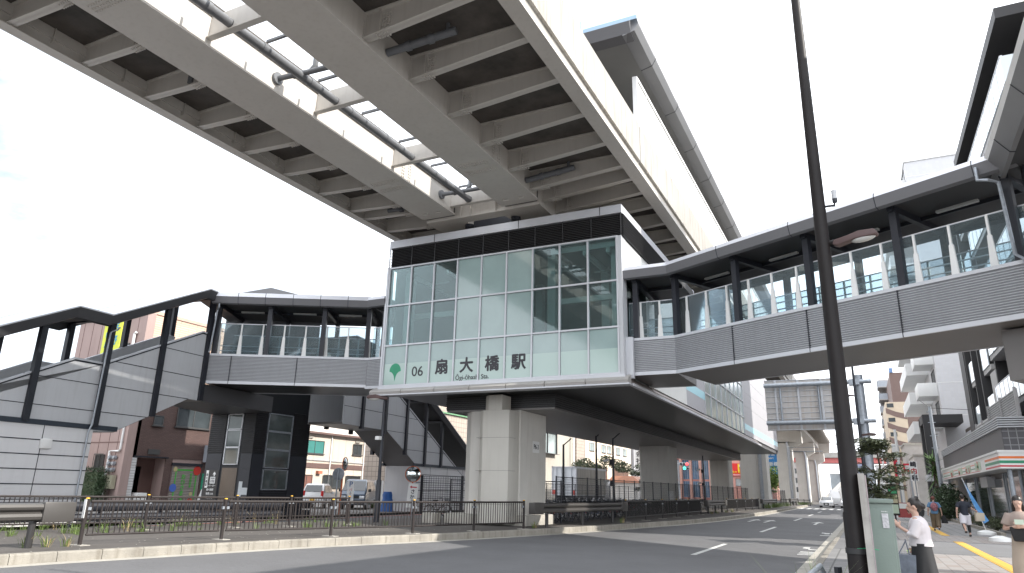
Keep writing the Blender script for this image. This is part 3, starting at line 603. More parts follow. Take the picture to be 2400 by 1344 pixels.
for z0, z1 in ((2.62, 3.42), (3.5, 4.32), (4.42, 5.15)):
    f = MB(); f.box(-30.1, -29.05, TY-.05, TY, z0-.04, z0); f.box(-30.1, -29.05, TY-.05, TY, z1, z1+.04); f.box(-30.12, -30.06, TY-.05, TY, z0-.04, z1+.04); f.box(-29.09, -29.03, TY-.05, TY, z0-.04, z1+.04)
    f = f.build('window', alul, et); MB().box(-30.06, -29.09, TY-.02, TY-.01, z0, z1).build('pane', wg, f)
for z0, z1 in ((1.4, 2.35), (2.5, 3.35), (3.45, 4.3), (4.4, 5.25)):
    f = MB(); f.box(TX, TX+.05, TY+.82, TY+2.6, z0-.05, z0); f.box(TX, TX+.05, TY+.82, TY+2.6, z1, z1+.05); f.box(TX, TX+.05, TY+.8, TY+.87, z0-.05, z1+.05); f.box(TX, TX+.05, TY+2.55, TY+2.62, z0-.05, z1+.05)
    f = f.build('window', galv, et); MB().box(TX+.01, TX+.02, TY+.87, TY+2.55, z0, z1).build('pane', wg, f)
g = MB()
for k in range(8): g.box(TX, TX+.04, TY+.82, TY+2.6, .35+k*.12, .41+k*.12)
g.build('vent_grille', pn, et)
# hip head above the walkway roof
g = MB(); g.add([(-28.6, 22.4, 10.3), (-22.6, 25.7, 10.3), (-24.0, 28, 10.3), (-31, 26.5, 10.3), (-25.8, 24.3, 11.15), (-26.5, 26, 11.15)], [(0, 1, 4), (1, 2, 5, 4), (2, 3, 5), (3, 0, 4, 5)]); g.build('roof_head', M('head_louvre', (.13, .13, .135), .4, .2), et)
# wall notices and lift signs
g = MB(); g.box(-31.28, -30.3, TY-.045, TY-.03, .3, 2.3); g.build('sign_panel', M('sign_black', (.02, .02, .022), .4), et)
MB().box(-31.2, -31.02, TY-.05, TY-.045, 1.4, 2.28).build('white_sign', white, et)
g = MB()
g.box(-30.86, -30.5, TY-.05, TY-.045, 1.62, 1.95); 
g.prism([(-.12, 0), (.12, 0), (0, .14)], (-30.6, TY-.05, 2.08), (1, 0, 0), (0, 0, 1), (0, .004, 0)); g.box(-30.63, -30.57, TY-.05, TY-.045, 1.98, 2.08); g.build('lift_symbol', white, et)
g = MB()
for k in range(3): g.box(-30.8+k*.1, -30.75+k*.1, TY-.056, TY-.05, 1.66, 1.82)
g.box(-30.82, -30.54, TY-.056, TY-.05, 1.86, 1.91); g.build('lift_symbol_people', ink, et)
text('sign_text', '扇大橋駅', .2, ink, et, facing((-31.11, TY-.053, 1.85), (0, -1)), .002, .002, sx=.8) if False else None
for i, ch in enumerate('扇大橋駅'): text('sign_text', ch, .15, ink, et, facing((-31.11, TY-.053, 2.05-.17*i), (0, -1)), .002, .002)
for i, tx in enumerate(('エレベーター', '扇大橋駅', '始発 5:10', '終発 0:20', '平日 時刻', '改札口 2F')): text('sign_text', tx, .13, white, et, facing((-30.78, TY-.048, 1.5-.2*i), (0, -1)), .002, .001)
g = MB(); g.box(-28.75, -28.5, TY-.05, TY-.04, 1.0, 1.75); g.box(-28.49, -28.12, TY-.05, TY-.04, 1.1, 1.45); g.build('paper_notice', M('notice_paper', (.5, .53, .55), .6), et)
# ---- stair 1 (left)
def stair(par, o, d, side, W, prof_top, prof_bot, roof, posts, base, joints, far_top=None, wo=.4):
    F_ = frame((o[0], o[1], 0), d); n = side
    def nb(): return MB(F_)
    for k, y in enumerate((0, W*n)):
        q = -n if k == 0 else n
        P = prof_top + prof_bot[::-1]
        g = nb(); g.prism(P, (0, y, 0), (1, 0, 0), (0, 0, 1), (0, -.08*q, 0)); g.build('side_panel', panel, par)
        g = nb()
        for i in range(len(prof_top)-1):
            a, b = prof_top[i], prof_top[i+1]; g.prism([(a[0], a[1]), (b[0], b[1]), (b[0], b[1]+.07), (a[0], a[1]+.07)], (0, y+.03*q, 0), (1, 0, 0), (0, 0, 1), (0, -.14*q, 0))
        g.build('coping_rail', alul, par)
        g = nb()
        for i in range(len(prof_top)-1):
            a, b = prof_top[i], prof_top[i+1]; g.prism([(a[0], a[1]-.06), (b[0], b[1]-.06), (b[0], b[1]), (a[0], a[1])], (0, y+.01*q, 0), (1, 0, 0), (0, 0, 1), (0, -.02*q, 0))
        for z, a, b in joints: g.box(a, b, y+.006*q, y, z-.014, z+.014)
        g.build('panel_joint', dsteel, par)
        if base:
            a, b, z = base; nb().box(a, b, y+.05*q, y-.05*q, z-.09, z+.09).build('base_girder', M_bg, par)
            g = nb(); g.box(a+wo, b, y+.01*q, y-.1*q, .1, z-.09); g.build('white_wall', wpanel, par)
            g = nb()
            zz = z-.6
            while zz > .2: g.box(a+wo, b, y+.017*q, y, zz-.018, zz+.018); zz -= .5
            s = a+wo+1.9
            while s < b: g.box(s-.012, s+.012, y+.017*q, y, .1, z-.09); s += 2.55
            g.build('wall_joint', dsteel, par)
    g = nb()
    for i in range(len(prof_bot)-1):
        a, b = prof_bot[i], prof_bot[i+1]; g.prism([(a[0], a[1]-.02), (b[0], b[1]-.02), (b[0], b[1]+.1), (a[0], a[1]+.1)], (0, .02*n, 0), (1, 0, 0), (0, 0, 1), (0, (W-.04)*n, 0))
    g.build('stair_soffit', soff, par)
    if base: nb().box(base[0]+wo+.02, base[0]+wo+.1, 0, W*n, .1, base[2]).build('end_wall', wpanel, par)
    # roof
    e = .32; g = nb()
    for i in range(len(roof)-1):
        a, b = roof[i], roof[i+1]; g.prism([(a[0], a[1]-.14), (b[0], b[1]-.14), (b[0], b[1]-.03), (a[0], a[1]-.03)], (0, -e*n, 0), (1, 0, 0), (0, 0, 1), (0, (W+2*e)*n, 0))
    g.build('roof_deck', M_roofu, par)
    g = nb()
    for i in range(len(roof)-1):
        a, b = roof[i], roof[i+1]; g.prism([(a[0], a[1]-.028), (b[0], b[1]-.028), (b[0], b[1]), (a[0], a[1])], (0, -(e-.04)*n, 0), (1, 0, 0), (0, 0, 1), (0, (W+2*e-.08)*n, 0))
    g.build('roof_sheet', sheetm, par)
    for y, q in ((-e*n, -n), ((W+e)*n, n)):
        g = nb(); h = nb()
        for i in range(len(roof)-1):
            a, b = roof[i], roof[i+1]
            g.hexa([(a[0], y-.12*q, a[1]-.46), (b[0], y-.12*q, b[1]-.46), (b[0], y-.2*q, b[1]-.02), (a[0], y-.2*q, a[1]-.02)], [(a[0], y+.02*q, a[1]-.42), (b[0], y+.02*q, b[1]-.42), (b[0], y+.12*q, b[1]-.04), (a[0], y+.12*q, a[1]-.04)])
            h.prism([(a[0], a[1]-.04), (b[0], b[1]-.04), (b[0], b[1]+.01), (a[0], a[1]+.01)], (0, y+.13*q, 0), (1, 0, 0), (0, 0, 1), (0, -.1*q, 0))
        g.build('fascia', fascd, par); h.build('fascia_cap', alul, par)
    for s, zb in posts:
        zt = next(((roof[i][1]+(s-roof[i][0])/(roof[i+1][0]-roof[i][0])*(roof[i+1][1]-roof[i][1])) for i in range(len(roof)-1) if roof[i][0] <= s <= roof[i+1][0]), roof[-1][1])-.3
        for y, q in ((0, -n), (W*n, n)): nb().box(s-.11, s+.11, y+.13*q, y-.07*q, zb, zt).build('roof_post', dsteel, par)
        nb().box(s-.07, s+.07, -.1*n, (W+.1)*n, zt, zt+.14).build('roof_beam', dsteel, par)
sheetm = M('roof_sheet_pale', (.62, .66, .72), .3, .2, .08)
M_bg = M('base_girder', (.035, .045, .06), .4, .2, .1)
s1 = thing('stair', 'covered grey panelled stairway on a white base descending at the far left', 'stairway', (-26.5, 18, .12))
c1 = (-26.56, 21.72); d1 = (.085, -.9964)
rf1 = [(0, 10.2), (.77, 10.22), (5.36, 7.90), (6.76, 7.9), (13.5, 4.45)]
stair(s1, c1, d1, -1, 2.3, [(-.05, 8.22), (.42, 8.27), (5.06, 6.0), (6.25, 6.0), (13.5, 2.35)], [(-.05, 5.2), (.72, 5.2), (4.0, 3.55), (4.05, 3.5), (13.5, 3.0)],
      rf1, [(.1, 5.2), (2.5, 4.25), (5.0, 3.6), (7.65, 3.6), (10.2, 3.6)], (3.98, 13.5, 3.6), wo=1.0, joints=[(7.2, 0.02, 2.7), (6.2, .02, 4.7), (5.2, .7, 8.0), (4.2, 2.7, 9.9)])
g = MB(frame((c1[0], c1[1], 0), d1)); g.tube([(4.9, .33, 7.5), (4.95, .3, 7.4), (5.15, .19, 7.25), (5.2, .18, 3.7), (5.25, .12, 3.4), (5.25, .12, .1)], .034, 8); g.build('downpipe', galv, s1)
g = MB(frame((c1[0], c1[1], 0), d1)); g.box(6.55, 6.95, .01, .14, 2.7, 3.05); g.build('vent_hood', white, s1, bevel=.05)
# ---- stair 2 (behind, descending away)
s2 = thing('stair', 'covered dark grey stairway on a white base descending away behind the small street lamp', 'stairway', (-26, 38, .12))
c2 = (-25.55, 30.0); d2 = (-.085, .9964)
stair(s2, c2, d2, 1, 2.35, [(.4, 8.2), (5.2, 7.7), (15.0, 3.0), (17.6, 1.8)], [(.4, 4.95), (5.0, 4.95), (9.2, 2.9), (9.3, 2.85), (17.6, 1.6)],
      [(.4, 9.9), (5.5, 9.6), (12.6, 6.2), (19.2, 3.0)], [(2.2, 4.8), (4.7, 4.7), (7.3, 3.6), (9.9, 3.0), (12.3, 3.0)], (8.6, 17.6, 3.05), [(5.95, .4, 9.0), (4.95, 5, 11.2), (3.95, 7, 13.2)])
# ================================================================ PIERS
def simple_pier(name, label, x0, x1, y0, y1, z1, z0=.1, flare=0, group=None, foot=True, mat=pierc, ch=.35):
    t = thing(name, label, 'pier', ((x0+x1)/2, (y0+y1)/2, z0), 0, group)
    P = [(x0+ch, y0), (x1-ch, y0), (x1, y0+ch), (x1, y1-ch), (x1-ch, y1), (x0+ch, y1), (x0, y1-ch), (x0, y0+ch)]
    MB().slab(P, z0, z1).build('shaft', mat, t)
    return t
p1 = thing('pier', 'front concrete pier with stepped square column and number plate on its side', 'pier', (-14.6, 28.6, .1))
ch = .5; x0, x1, y0, y1 = -16.1, -13.15, 27.25, 30.0
MB().slab([(x0+ch, y0), (x1-.02, y0), (x1, y0+.02), (x1, y1), (x0+ch, y1), (x0, y1-ch), (x0, y0+ch)], .1, 4.98).build('shaft', pierc, p1)
g = MB().slab([(-14.45, 26.25), (-13.2, 26.25), (-13.2, 27.4), (-14.75, 27.4), (-14.75, 26.55)], .3, 4.9); g.slab([(-14.2, 26.25), (-13.55, 26.25), (-13.55, 27.1), (-14.5, 27.1), (-14.5, 26.55)], 4.9, 5.55); g.build('drain_casing', M('casing_concrete', (.53, .51, .465), .75, 0, .06, .5, streak=.08), p1, bevel=.015)
g = MB()
for z in (1.05, 2.4, 3.75): g.box(-14.75, -13.195, 26.245, 26.9, z-.006, z+.006)
g.build('casing_joint', M('joint_grey', (.2, .19, .18), .8), p1)
MB().slab([(-16.6, 26.9), (-12.75, 27.1), (-12.7, 29.8), (-12.9, 30.4), (-16.6, 30.4)], .1, .62).build('footing', rawc, p1, bevel=.04)
MB().box(-13.15, -13.14, 28.55, 29.25, 3.25, 3.75).build('number_plate', white, p1)
text('plate_text', 'P6-3', .3, ink, p1, facing((-13.135, 28.9, 3.5), (1, 0)), .002, .003)
MB().box(-17.3, -16.7, 26.2, 26.8, .1, .62).build('concrete_block', rawc, p1, bevel=.02)
simple_pier('pier', 'wide square concrete pier inside the bicycle park under the station', -15.2, -12.95, 52.3, 55.0, 4.98, group=None, ch=.1)
simple_pier('pier', 'second square concrete pier further back under the station soffit', -14.75, -12.8, 77.0, 79.6, 5.3, ch=.1)
def hammer(y, z1, label, x0=-14.6, x1=-10.6, head=-8.6, zh=10):
    t = thing('pier', label, 'pier', (-12.5, y, .1), 0, 'tall beige viaduct piers beyond the station')
    g = MB(); g.slab([(x0, y), (x1, y), (x1, y+2.6), (x0, y+2.6)], .1, z1-3.2)
    g.hexa([(x0, y, z1-3.2), (x1, y, z1-3.2), (x1, y+2.6, z1-3.2), (x0, y+2.6, z1-3.2)], [(x0-2, y, z1-1.8), (head, y, z1-2.2), (head, y+2.6, z1-2.2), (x0-2, y+2.6, z1-1.8)])
    g.box(x0-2, head, y, y+2.6, z1-2.2, z1)
    g.build('shaft', pierc, t); MB().tube([(x0+2.2, y-.15, .1), (x0+2.2, y-.15, z1-3), (x0+2.0, y-.15, z1-2)], .2, 8).build('drain_pipe', galv, t)
hammer(83.5, 13.3, 'first tall beige pier directly behind the station end', -12.6, -9.75, -9.2)
hammer(145, 13.4, 'nearest tall T shaped beige pier past the station', -14.9, -12.1, -10.2)
hammer(178, 13.4, 'middle tall T shaped beige pier past the station', -14.2, -11.7, -10.0)
hammer(225, 13.4, 'farthest tall T shaped beige pier past the station', -14.8, -12.0, -10.2)
fv = thing('viaduct', 'far beige viaduct deck with ribbed underside curving past the station', 'viaduct', (-12, 140, 13))
VP_ = [(-10.3, 92, 0), (-10.3, 130, 0), (-10.3, 165, 0), (-10.8, 200, 0), (-13, 250, 0)]
g = MB(); g.sweep([(-.6, 13.5), (-.6, 15.0), (.6, 15.0), (.6, 13.5)], VP_, True); g.build('girder', beige, fv)
g = MB(); g.sweep([(-3.4, 14.7), (-3.5, 16.3), (9, 16.3), (9, 14.7)], VP_, True); g.build('deck', beige, fv)
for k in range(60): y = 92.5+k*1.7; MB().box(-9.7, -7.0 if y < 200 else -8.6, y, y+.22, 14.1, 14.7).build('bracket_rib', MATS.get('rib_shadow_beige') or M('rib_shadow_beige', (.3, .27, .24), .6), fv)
# ================================================================ FENCES AND GUARD RAILS
def ped_fence(pts, label, h=1.04, zb=.35, z0=.215, gap=.118, mat=brown, capm=yellow, group='brown pedestrian fences along the median', midrail=None, first_sticker=False):
    pts = [(p[0]*.923, p[1]*.923) for p in pts]
    t = thing('pedestrian_fence', label, 'fence', (pts[0][0], pts[0][1], z0), 0, group)
    for i, p in enumerate(pts):
        MB().tube([(p[0], p[1], z0-.02), (p[0], p[1], z0+h)], .045, 10).build('post', mat, t)
        MB().tube([(p[0], p[1], z0+h), (p[0], p[1], z0+h+.025)], [.047, .036], 10).build('post_cap', capm, t)
        MB(Matrix.Translation((p[0], p[1], 0))).box(-.22, .22, -.12, .12, z0-.1, z0+.012).build('base_plate', rawc, t)
    for i in range(len(pts)-1):
        a = Vector((pts[i][0], pts[i][1], 0)); b = Vector((pts[i+1][0], pts[i+1][1], 0)); d = (b-a).normalized(); ln = (b-a).length; g = MB()
        A = a+d*.09; B = b-d*.09; Z = Vector((0, 0, 1))
        g.tube([A+Z*(z0+h-.06), B+Z*(z0+h-.06)], .032, 8); g.tube([A+Z*(z0+zb-.12), B+Z*(z0+zb-.12)], .026, 8)
        if midrail: g.tube([A+Z*(z0+midrail), B+Z*(z0+midrail)], .018, 6)
        n = int(ln/gap)
        for k in range(1, n):
            q = a+d*(ln*k/n); g.tube([q+Z*(z0+zb-.12), q+Z*(z0+h-.06)], .0145, 5, False)
        g.build('rail_panel', mat, t)
        for e_ in (a+d*.06, b-d*.06): MB(Matrix.Translation(e_)).box(-.04, .04, -.04, .04, z0+h-.26, z0+h-.19).build('bracket', galv, t)
    return t
pf = ped_fence([(-18.0, 11.75), (-17.05, 15.35), (-15.75, 18.6), (-14.6, 21.6), (-13.75, 24.5), (-12.95, 27.3)], 'brown baluster fence with yellow capped posts on the near side of the median')
MB(Matrix.Translation((-16.614, 10.845, 0))).box(-.042, .042, -.05, -.037, .82, 1.24).build('reflector_strip', white, pf)
ped_fence([(-24.6, 8.0), (-23.4, 12.4), (-22.15, 16.6), (-21.3, 19.7), (-20.5, 21.7), (-19.9, 24.5)], 'brown baluster fence on the far side of the median behind the near one', midrail=.35)
ped_fence([(-11.75, 37.6), (-11.62, 41), (-11.55, 44.5), (-11.5, 48), (-11.5, 51.5), (-11.45, 55.5)], 'dark baluster fence in front of the parked bicycles', gap=.11, mat=darkg)
ped_fence([(-11.3, 66), (-11.1, 70), (-10.9, 74), (-10.8, 78), (-10.7, 82)], 'dark baluster fence between the two smaller guard rails', gap=.11, mat=darkg)
def guard_rail(pts, label, z0=.215, zt=1.16, mat=None, ends=(1, 1), group='grey guard rails along the median', nposts=3):
    pts = [(p[0]*.923, p[1]*.923) for p in pts]; mat = mat or M_gr; t = thing('guard_rail', label, 'guard rail', (pts[0][0], pts[0][1], z0), 0, group)
    pr_ = [(0, zt), (.09, zt-.03), (.11, zt-.09), (.09, zt-.14), (.01, zt-.185), (.09, zt-.23), (.11, zt-.29), (.09, zt-.35), (0, zt-.38), (-.03, zt-.36), (-.03, zt-.02)]
    # face toward the road (+x): right of travel = -left
    g = MB(); g.sweep([(-a, b) for a, b in pr_], [(p[0], p[1], 0) for p in pts], True); g.build('rail', mat, t)
    for k, (p, q) in enumerate(((pts[0], pts[1]), (pts[-1], pts[-2]))):
        if not ends[k]: continue
        d = (Vector(q)-Vector(p)).normalized(); F_ = frame((p[0], p[1], 0), d); MB(F_).box(-.25, .45, -.14, .14, zt-.42, zt+.02).build('end_cap', mat, t, bevel=.03)
    tot = (Vector(pts[-1])-Vector(pts[0]))
    for i in range(nposts):
        q = Vector(pts[0])+tot*((i+.35)/(nposts-.3)); MB().tube([(q.x-.1, q.y, z0-.05), (q.x-.1, q.y, zt-.4)], .07, 10).build('post', darkg, t)
    return t
M_gr = M('guard_grey', (.075, .070, .066), .42, .2, .08, 1.2)
MB().tube([(-16.75, 9.9, .2), (-16.75, 9.9, .8)], .075, 10).build('post', darkg, None) if False else None
gr1 = guard_rail([(-18.9, 0), (-18.3, 5), (-17.95, 11.1)], 'grey guard rail at the near left with a boxy rounded end', ends=(0, 1), zt=1.17)
guard_rail([(-12.75, 28.0), (-12.1, 32.5), (-11.75, 37.2)], 'grey guard rail in front of the first bicycles beside the concrete footing')
guard_rail([(-11.4, 57.5), (-11.3, 65)], 'short grey guard rail between two dark fences', zt=1.15)
guard_rail([(-10.6, 84), (-10.4, 96)], 'short pale grey guard rail near the far end of the median', zt=1.15)
guard_rail([(-10.2, 112), (-10.0, 122)], 'smallest pale guard rail at the median tip', zt=1.15)
MB().tube([(-16.72, 9.75, .2), (-16.72, 9.75, .8)], .075, 10).build('post', darkg, gr1)
t = thing('guard_pipe', 'thick black pipe barrier behind the far median fence', 'barrier', (-24.6, 15, 0))
MB().tube([(-25.2, 4, .78), (-24.9, 12, .78), (-24.2, 19, .78), (-23.4, 26, .78)], .17, 12).build('pipe', dsteel, t); MB().tube([(-25.2, 4, .42), (-24.9, 12, .42), (-24.2, 19, .42), (-23.4, 26, .42)], .13, 10).build('lower_pipe', dsteel, t)
for x, y in ((-25.1, 8), (-24.9, 12), (-24.55, 15.5), (-24.2, 19), (-23.8, 22.5)): MB().tube([(x, y, 0), (x, y, .9)], .06, 8).build('post', dsteel, t)
for x, y in ((-22.4, 12.6), (-22.1, 14.9), (-21.9, 17.3), (-21.2, 26), (-20.9, 29)):
    pass
bol = thing('bollard', 'short black bollard with a yellow ring on the far pavement, nearest the left edge', 'bollard', (-26.4, 15.2, .12), 0, 'black bollards on the far pavement')
MB(Matrix.Translation(bol.location)).tube([(0, 0, 0), (0, 0, .65)], .07, 10).build('post', dsteel, bol); MB(Matrix.Translation(bol.location)).tube([(0, 0, .6), (0, 0, .66)], .074, 10).build('yellow_ring', yellow, bol)
for y, lb in ((17.8, 'short black bollard with a yellow ring, second from the left on the far pavement'), (20.4, 'short black bollard with a yellow ring, third from the left on the far pavement'), (23.2, 'short black bollard with a yellow ring, closest to the lift tower')): dup(bol, (-26.4, y, .12), label=lb)
# mesh fence
def mesh_fence(a, b, label, h=2.1, gap=.12, hz=.12, post=2.0, z0=.15, step=1):
    t = thing('mesh_fence', label, 'fence', (a[0], a[1], z0), 0, 'black mesh fences round the bicycle park')
    A = Vector((a[0], a[1], z0)); B = Vector((b[0], b[1], z0)); d = (B-A).normalized(); ln = (B-A).length; Z = Vector((0, 0, 1))
    n = max(1, round(ln/post))
    for i in range(n+1): q = A+d*(ln*i/n); MB().tube([q, q+Z*(h+.05)], .03, 6).build('post', dsteel, t)
    g = MB(); r = .004*step+.001
    k = 0.
    while k < ln: q = A+d*k; g.tube([q+Z*.08, q+Z*h], r, 3, False); k += gap*step
    z = .08
    while z <= h+.001: g.tube([A+Z*z, B+Z*z], r, 3, False); z += hz*step
    g.tube([A+Z*h, B+Z*h], .016, 4); g.build('mesh_panel', dsteel, t); return t
mesh_fence((-12.75, 30.3), (-12.35, 62), 'black wire mesh fence along the road side of the bicycle park')
mesh_fence((-12.35, 62.2), (-11.2, 116), 'far black wire mesh fence continuing past the second pier', step=2, post=2.5)
mesh_fence((-18.8, 33), (-18.4, 75), 'black wire mesh fence along the back of the bicycle park', h=1.9, step=2, post=2.5)
mesh_fence((-18.8, 31.0), (-12.75, 30.9), 'short wire mesh fence closing the near end of the bicycle park', h=1.9)
gt = thing('mesh_gate', 'black mesh gate between the white stair wall and the front pier', 'gate', (-21, 34, .12))
g = MB(); a = Vector((-24.0, 36.2, 0)); b = Vector((-21.6, 36.9, 0)); Z = Vector((0, 0, 1))
for q in (a, b): MB().box(q.x-.06, q.x+.06, q.y-.06, q.y+.06, .12, 2.35).build('post', dsteel, gt)
for k in range(18): q = a.lerp(b, k/17); g.tube([q+Z*.4, q+Z*2.3], .011, 4, False)
for k in range(16): g.tube([a+Z*(.4+k*.126), b+Z*(.4+k*.126)], .011, 4, False)
g.build('mesh_panel', dsteel, gt)
# ================================================================ BICYCLES
chrome = M('chrome', (.55, .55, .56), .25, .8); tyre = M('tyre_rubber', (.02, .02, .02), .7); saddlem = M('saddle_black', (.025, .022, .02), .5)
def ring(g, c, r, rr, n=18, m=5):
    vs = []; fs = []
    for i in range(n):
        a = 2*pi*i/n
        for j in range(m):
            b = 2*pi*j/m; R_ = r+rr*cos(b); vs.append((c[0]+R_*cos(a), c[1]+rr*sin(b), c[2]+R_*sin(a)))
    for i in range(n):
        for j in range(m): fs.append((i*m+j, i*m+(j+1) % m, ((i+1) % n)*m+(j+1) % m, ((i+1) % n)*m+j))
    g.add(vs, fs)
def make_bike(fm, label, loc, rz, basket=True):
    t = thing('bicycle', label, 'bicycle', (0, 0, 0), 0, 'bicycles parked under the station')
    for x in (-.52, .52):
        g = MB(); ring(g, (x, 0, .33), .31, .02); wf = g.build('wheel', tyre, t)
        g = MB(); ring(g, (x, 0, .33), .285, .01, 18, 4); g.build('rim', chrome, wf)
        g = MB(); g.tube([(x, -.05, .33), (x, .05, .33)], .025, 6)
        for k in range(8): a = pi*k/8; g.tube([(x+.28*cos(a), 0, .33+.28*sin(a)), (x-.28*cos(a), 0, .33-.28*sin(a))], .003, 3, False)
        g.build('spokes', chrome, wf)
        g = MB(); g.tube([(x+.35*cos(a), 0, .33+.35*sin(a)) for a in [R(20+i*16) for i in range(9)]], .018, 5); g.build('mudguard', chrome, t)
    g = MB(); S = (-.16, 0, .78); H = (.36, 0, .82); Bk = (-.08, 0, .3)
    g.tube([S, Bk], .018, 6); g.tube([Bk, (.38, 0, .68)], .02, 6); g.tube([(-.13, 0, .62), (.37, 0, .74)], .015, 6) if not basket else g.tube([(-.1, 0, .42), (.1, 0, .44), (.38, 0, .72)], .016, 6)
    g.tube([Bk, (-.52, .04, .33)], .012, 5); g.tube([Bk, (-.52, -.04, .33)], .012, 5); g.tube([(-.15, 0, .7), (-.52, .04, .33)], .01, 5); g.tube([(-.15, 0, .7), (-.52, -.04, .33)], .01, 5)
    g.tube([(.35, 0, .88), (.40, 0, .6), (.44, .04, .45), (.52, .04, .33)], .014, 6); g.build('frame', fm, t)
    g = MB(); g.tube([(.18, -.28, 1.0), (.33, -.2, 1.02), (.36, 0, .97), (.33, .2, 1.02), (.18, .28, 1.0)], .013, 6); g.tube([(.35, 0, .85), (.36, 0, .98)], .014, 6); g.build('handlebar', chrome, t)
    g = MB(); g.prism([(-.3, .84), (-.3, .9), (-.05, .91), (.0, .87), (-.1, .82)], (0, -.08, 0), (1, 0, 0), (0, 0, 1), (0, .16, 0)); g.tube([(-.17, 0, .7), (-.18, 0, .84)], .014, 6); g.build('saddle', saddlem, t, bevel=.02)
    g = MB(); g.box(-.62, -.25, -.06, .06, .70, .715); g.tube([(-.58, .05, .7), (-.53, .04, .34)], .007, 4); g.build('rear_rack', chrome, t)
    if basket:
        g = MB()
        for k in range(7):
            z = .72+k*.04; e = .13+.007*k; g.tube([(.52-e, -e-.02, z), (.52+e, -e-.02, z), (.52+e, e+.02, z), (.52-e, e+.02, z), (.52-e, -e-.02, z)], .005, 3, False)
        for k in range(9):
            u = -1+k*.25; g.tube([(.39, u*.15, .72), (.345, u*.19, .96)], .005, 3, False); g.tube([(.65, u*.15, .72), (.695, u*.19, .96)], .005, 3, False); g.tube([(.52+u*.13, -.15, .72), (.52+u*.17, -.19, .96)], .005, 3, False); g.tube([(.52+u*.13, .15, .72), (.52+u*.17, .19, .96)], .005, 3, False)
        g.build('basket', dsteel, t)
    g = MB(); ring(g, (-.08, 0, .3), .09, .008, 12, 3); g.tube([(-.08, .06, .3), (.06, .1, .2)], .012, 5); g.tube([(-.08, -.06, .3), (-.22, -.1, .4)], .012, 5); g.build('crank', chrome, t)
    t.location = loc; t.rotation_euler = (0, 0, rz); return t
fmats = [M('bike_black', (.02, .02, .022), .3), M('bike_silver', (.4, .4, .42), .3, .6), M('bike_red', (.35, .03, .03), .3), M('bike_navy', (.03, .05, .16), .3)]
cols = ['black', 'silver', 'red', 'navy']
protos = []
LB = 'city bicycle with a front basket parked'
for i in range(4): protos.append(make_bike(fmats[i], f'{cols[i]} {LB} nearest the front pier' if i else f'black {LB} nearest the front pier', (-14.0, 31.6+i*.62, .15), R(8+random.uniform(-12, 12)), True))
where = ['by the front pier', 'behind the long guard rail', 'at the guard rail end', 'behind the near baluster fence', 'behind the far baluster fence', 'beside the square pier', 'behind the short guard rail']
nth = ['first', 'second', 'third', 'fourth', 'fifth', 'sixth', 'seventh', 'eighth']; protos[0]['label'] = 'black city bicycle with front basket, first by the front pier'
for i in range(4): protos[i]['label'] = f'{cols[i]} city bicycle with front basket, {nth[i]} by the front pier'
for i in range(4, 56):
    k = random.choice([0, 0, 1, 1, 2, 3]) if i > 7 else i % 4; y = 31.6+i*.64
    dup(protos[k], (-14.0+random.uniform(-.12, .12), y, .15), R(random.uniform(-14, 14)+(180 if random.random() < .25 else 0)), f'{cols[k]} city bicycle with front basket, {nth[i % 8]} {where[min(6, i//8)]}')
for i in range(16): k = random.randrange(4); dup(protos[k], (-17.2+random.uniform(-.1, .1), 34+i*1.25, .15), R(random.uniform(-14, 14)), f'{cols[k]} bicycle in the back row, {nth[i % 8]} of its {"near" if i < 8 else "far"} half')
for x, y, lb in ((-20.9, 33.2, 'lone dark bicycle leaning in front of the white stair base'),): dup(protos[0], (x, y, .12), R(60), lb)
for y, lb in ((34.8, 'yellow ticket machine with a red light at the near end of the bicycle park'), (64, 'yellow ticket machine with a red light seen beyond the square pier')):
    t = thing('ticket_machine', lb, 'machine', (-16.6, y, .15)); MB().box(-16.9, -16.3, y-.2, y+.2, .15, 1.35).build('body', yellow, t, bevel=.02); MB().box(-16.55, -16.4, y-.21, y-.2, 1.1, 1.22).build('screen', black, t)
    MB().box(-16.5, -16.3, y-.1, y, 1.35, 1.47).build('warning_light', emitM('red_glow', (.9, .02, .02), 3), t)
# camera poles
def cam_pole(x, y, h, label, cams=1, arm=(-.0, .0)):
    t = thing('camera_pole', label, 'pole', (x, y, .15), 0, 'dark camera poles in the bicycle park'); F_ = Matrix.Translation((x, y, 0))
    MB(F_).tube([(0, 0, .15), (0, 0, h)], [.09, .055], 8).build('pole', dsteel, t)
    MB(F_).tube([(0, 0, h-.05), (.5, -.1, h+.3)], .03, 6).build('arm', dsteel, t)
    for k in range(cams):
        z = h-1.3-k*1.2; s = -1; MB(F_).tube([(s*.55, -.15, z-.05), (s*.25, -.05, z+.08)], .075, 8).build('camera', white, t); MB(F_).box(-.2, .0, -.08, .08, z-.25, z+.05).build('camera_mount', dsteel, t)
cam_pole(-14.8, 36.2, 4.1, 'short dark pole with an angled lamp arm before the white lorry', 0)
cam_pole(-14.6, 41.0, 4.9, 'plain dark pole in front of the white lorry', 0)
cam_pole(-13.3, 40.3, 4.7, 'dark pole carrying two white cameras right of the white lorry', 2)
cam_pole(-13.4, 67, 5.0, 'dark pole carrying two cameras left of the second pier', 2)
cam_pole(-12.6, 88, 5.0, 'dark pole with cameras below the station end', 2); cam_pole(-11.9, 101, 5.0, 'dark pole with cameras against the tall T pier', 2)
g = thing('notice_board', 'white notice sheet fixed on the mesh fence by the square pier', 'notice', (-12.5, 51, 1.2)); MB().box(-12.56, -12.53, 50.0, 51.6, 1.15, 1.75).build('sheet', white, g)
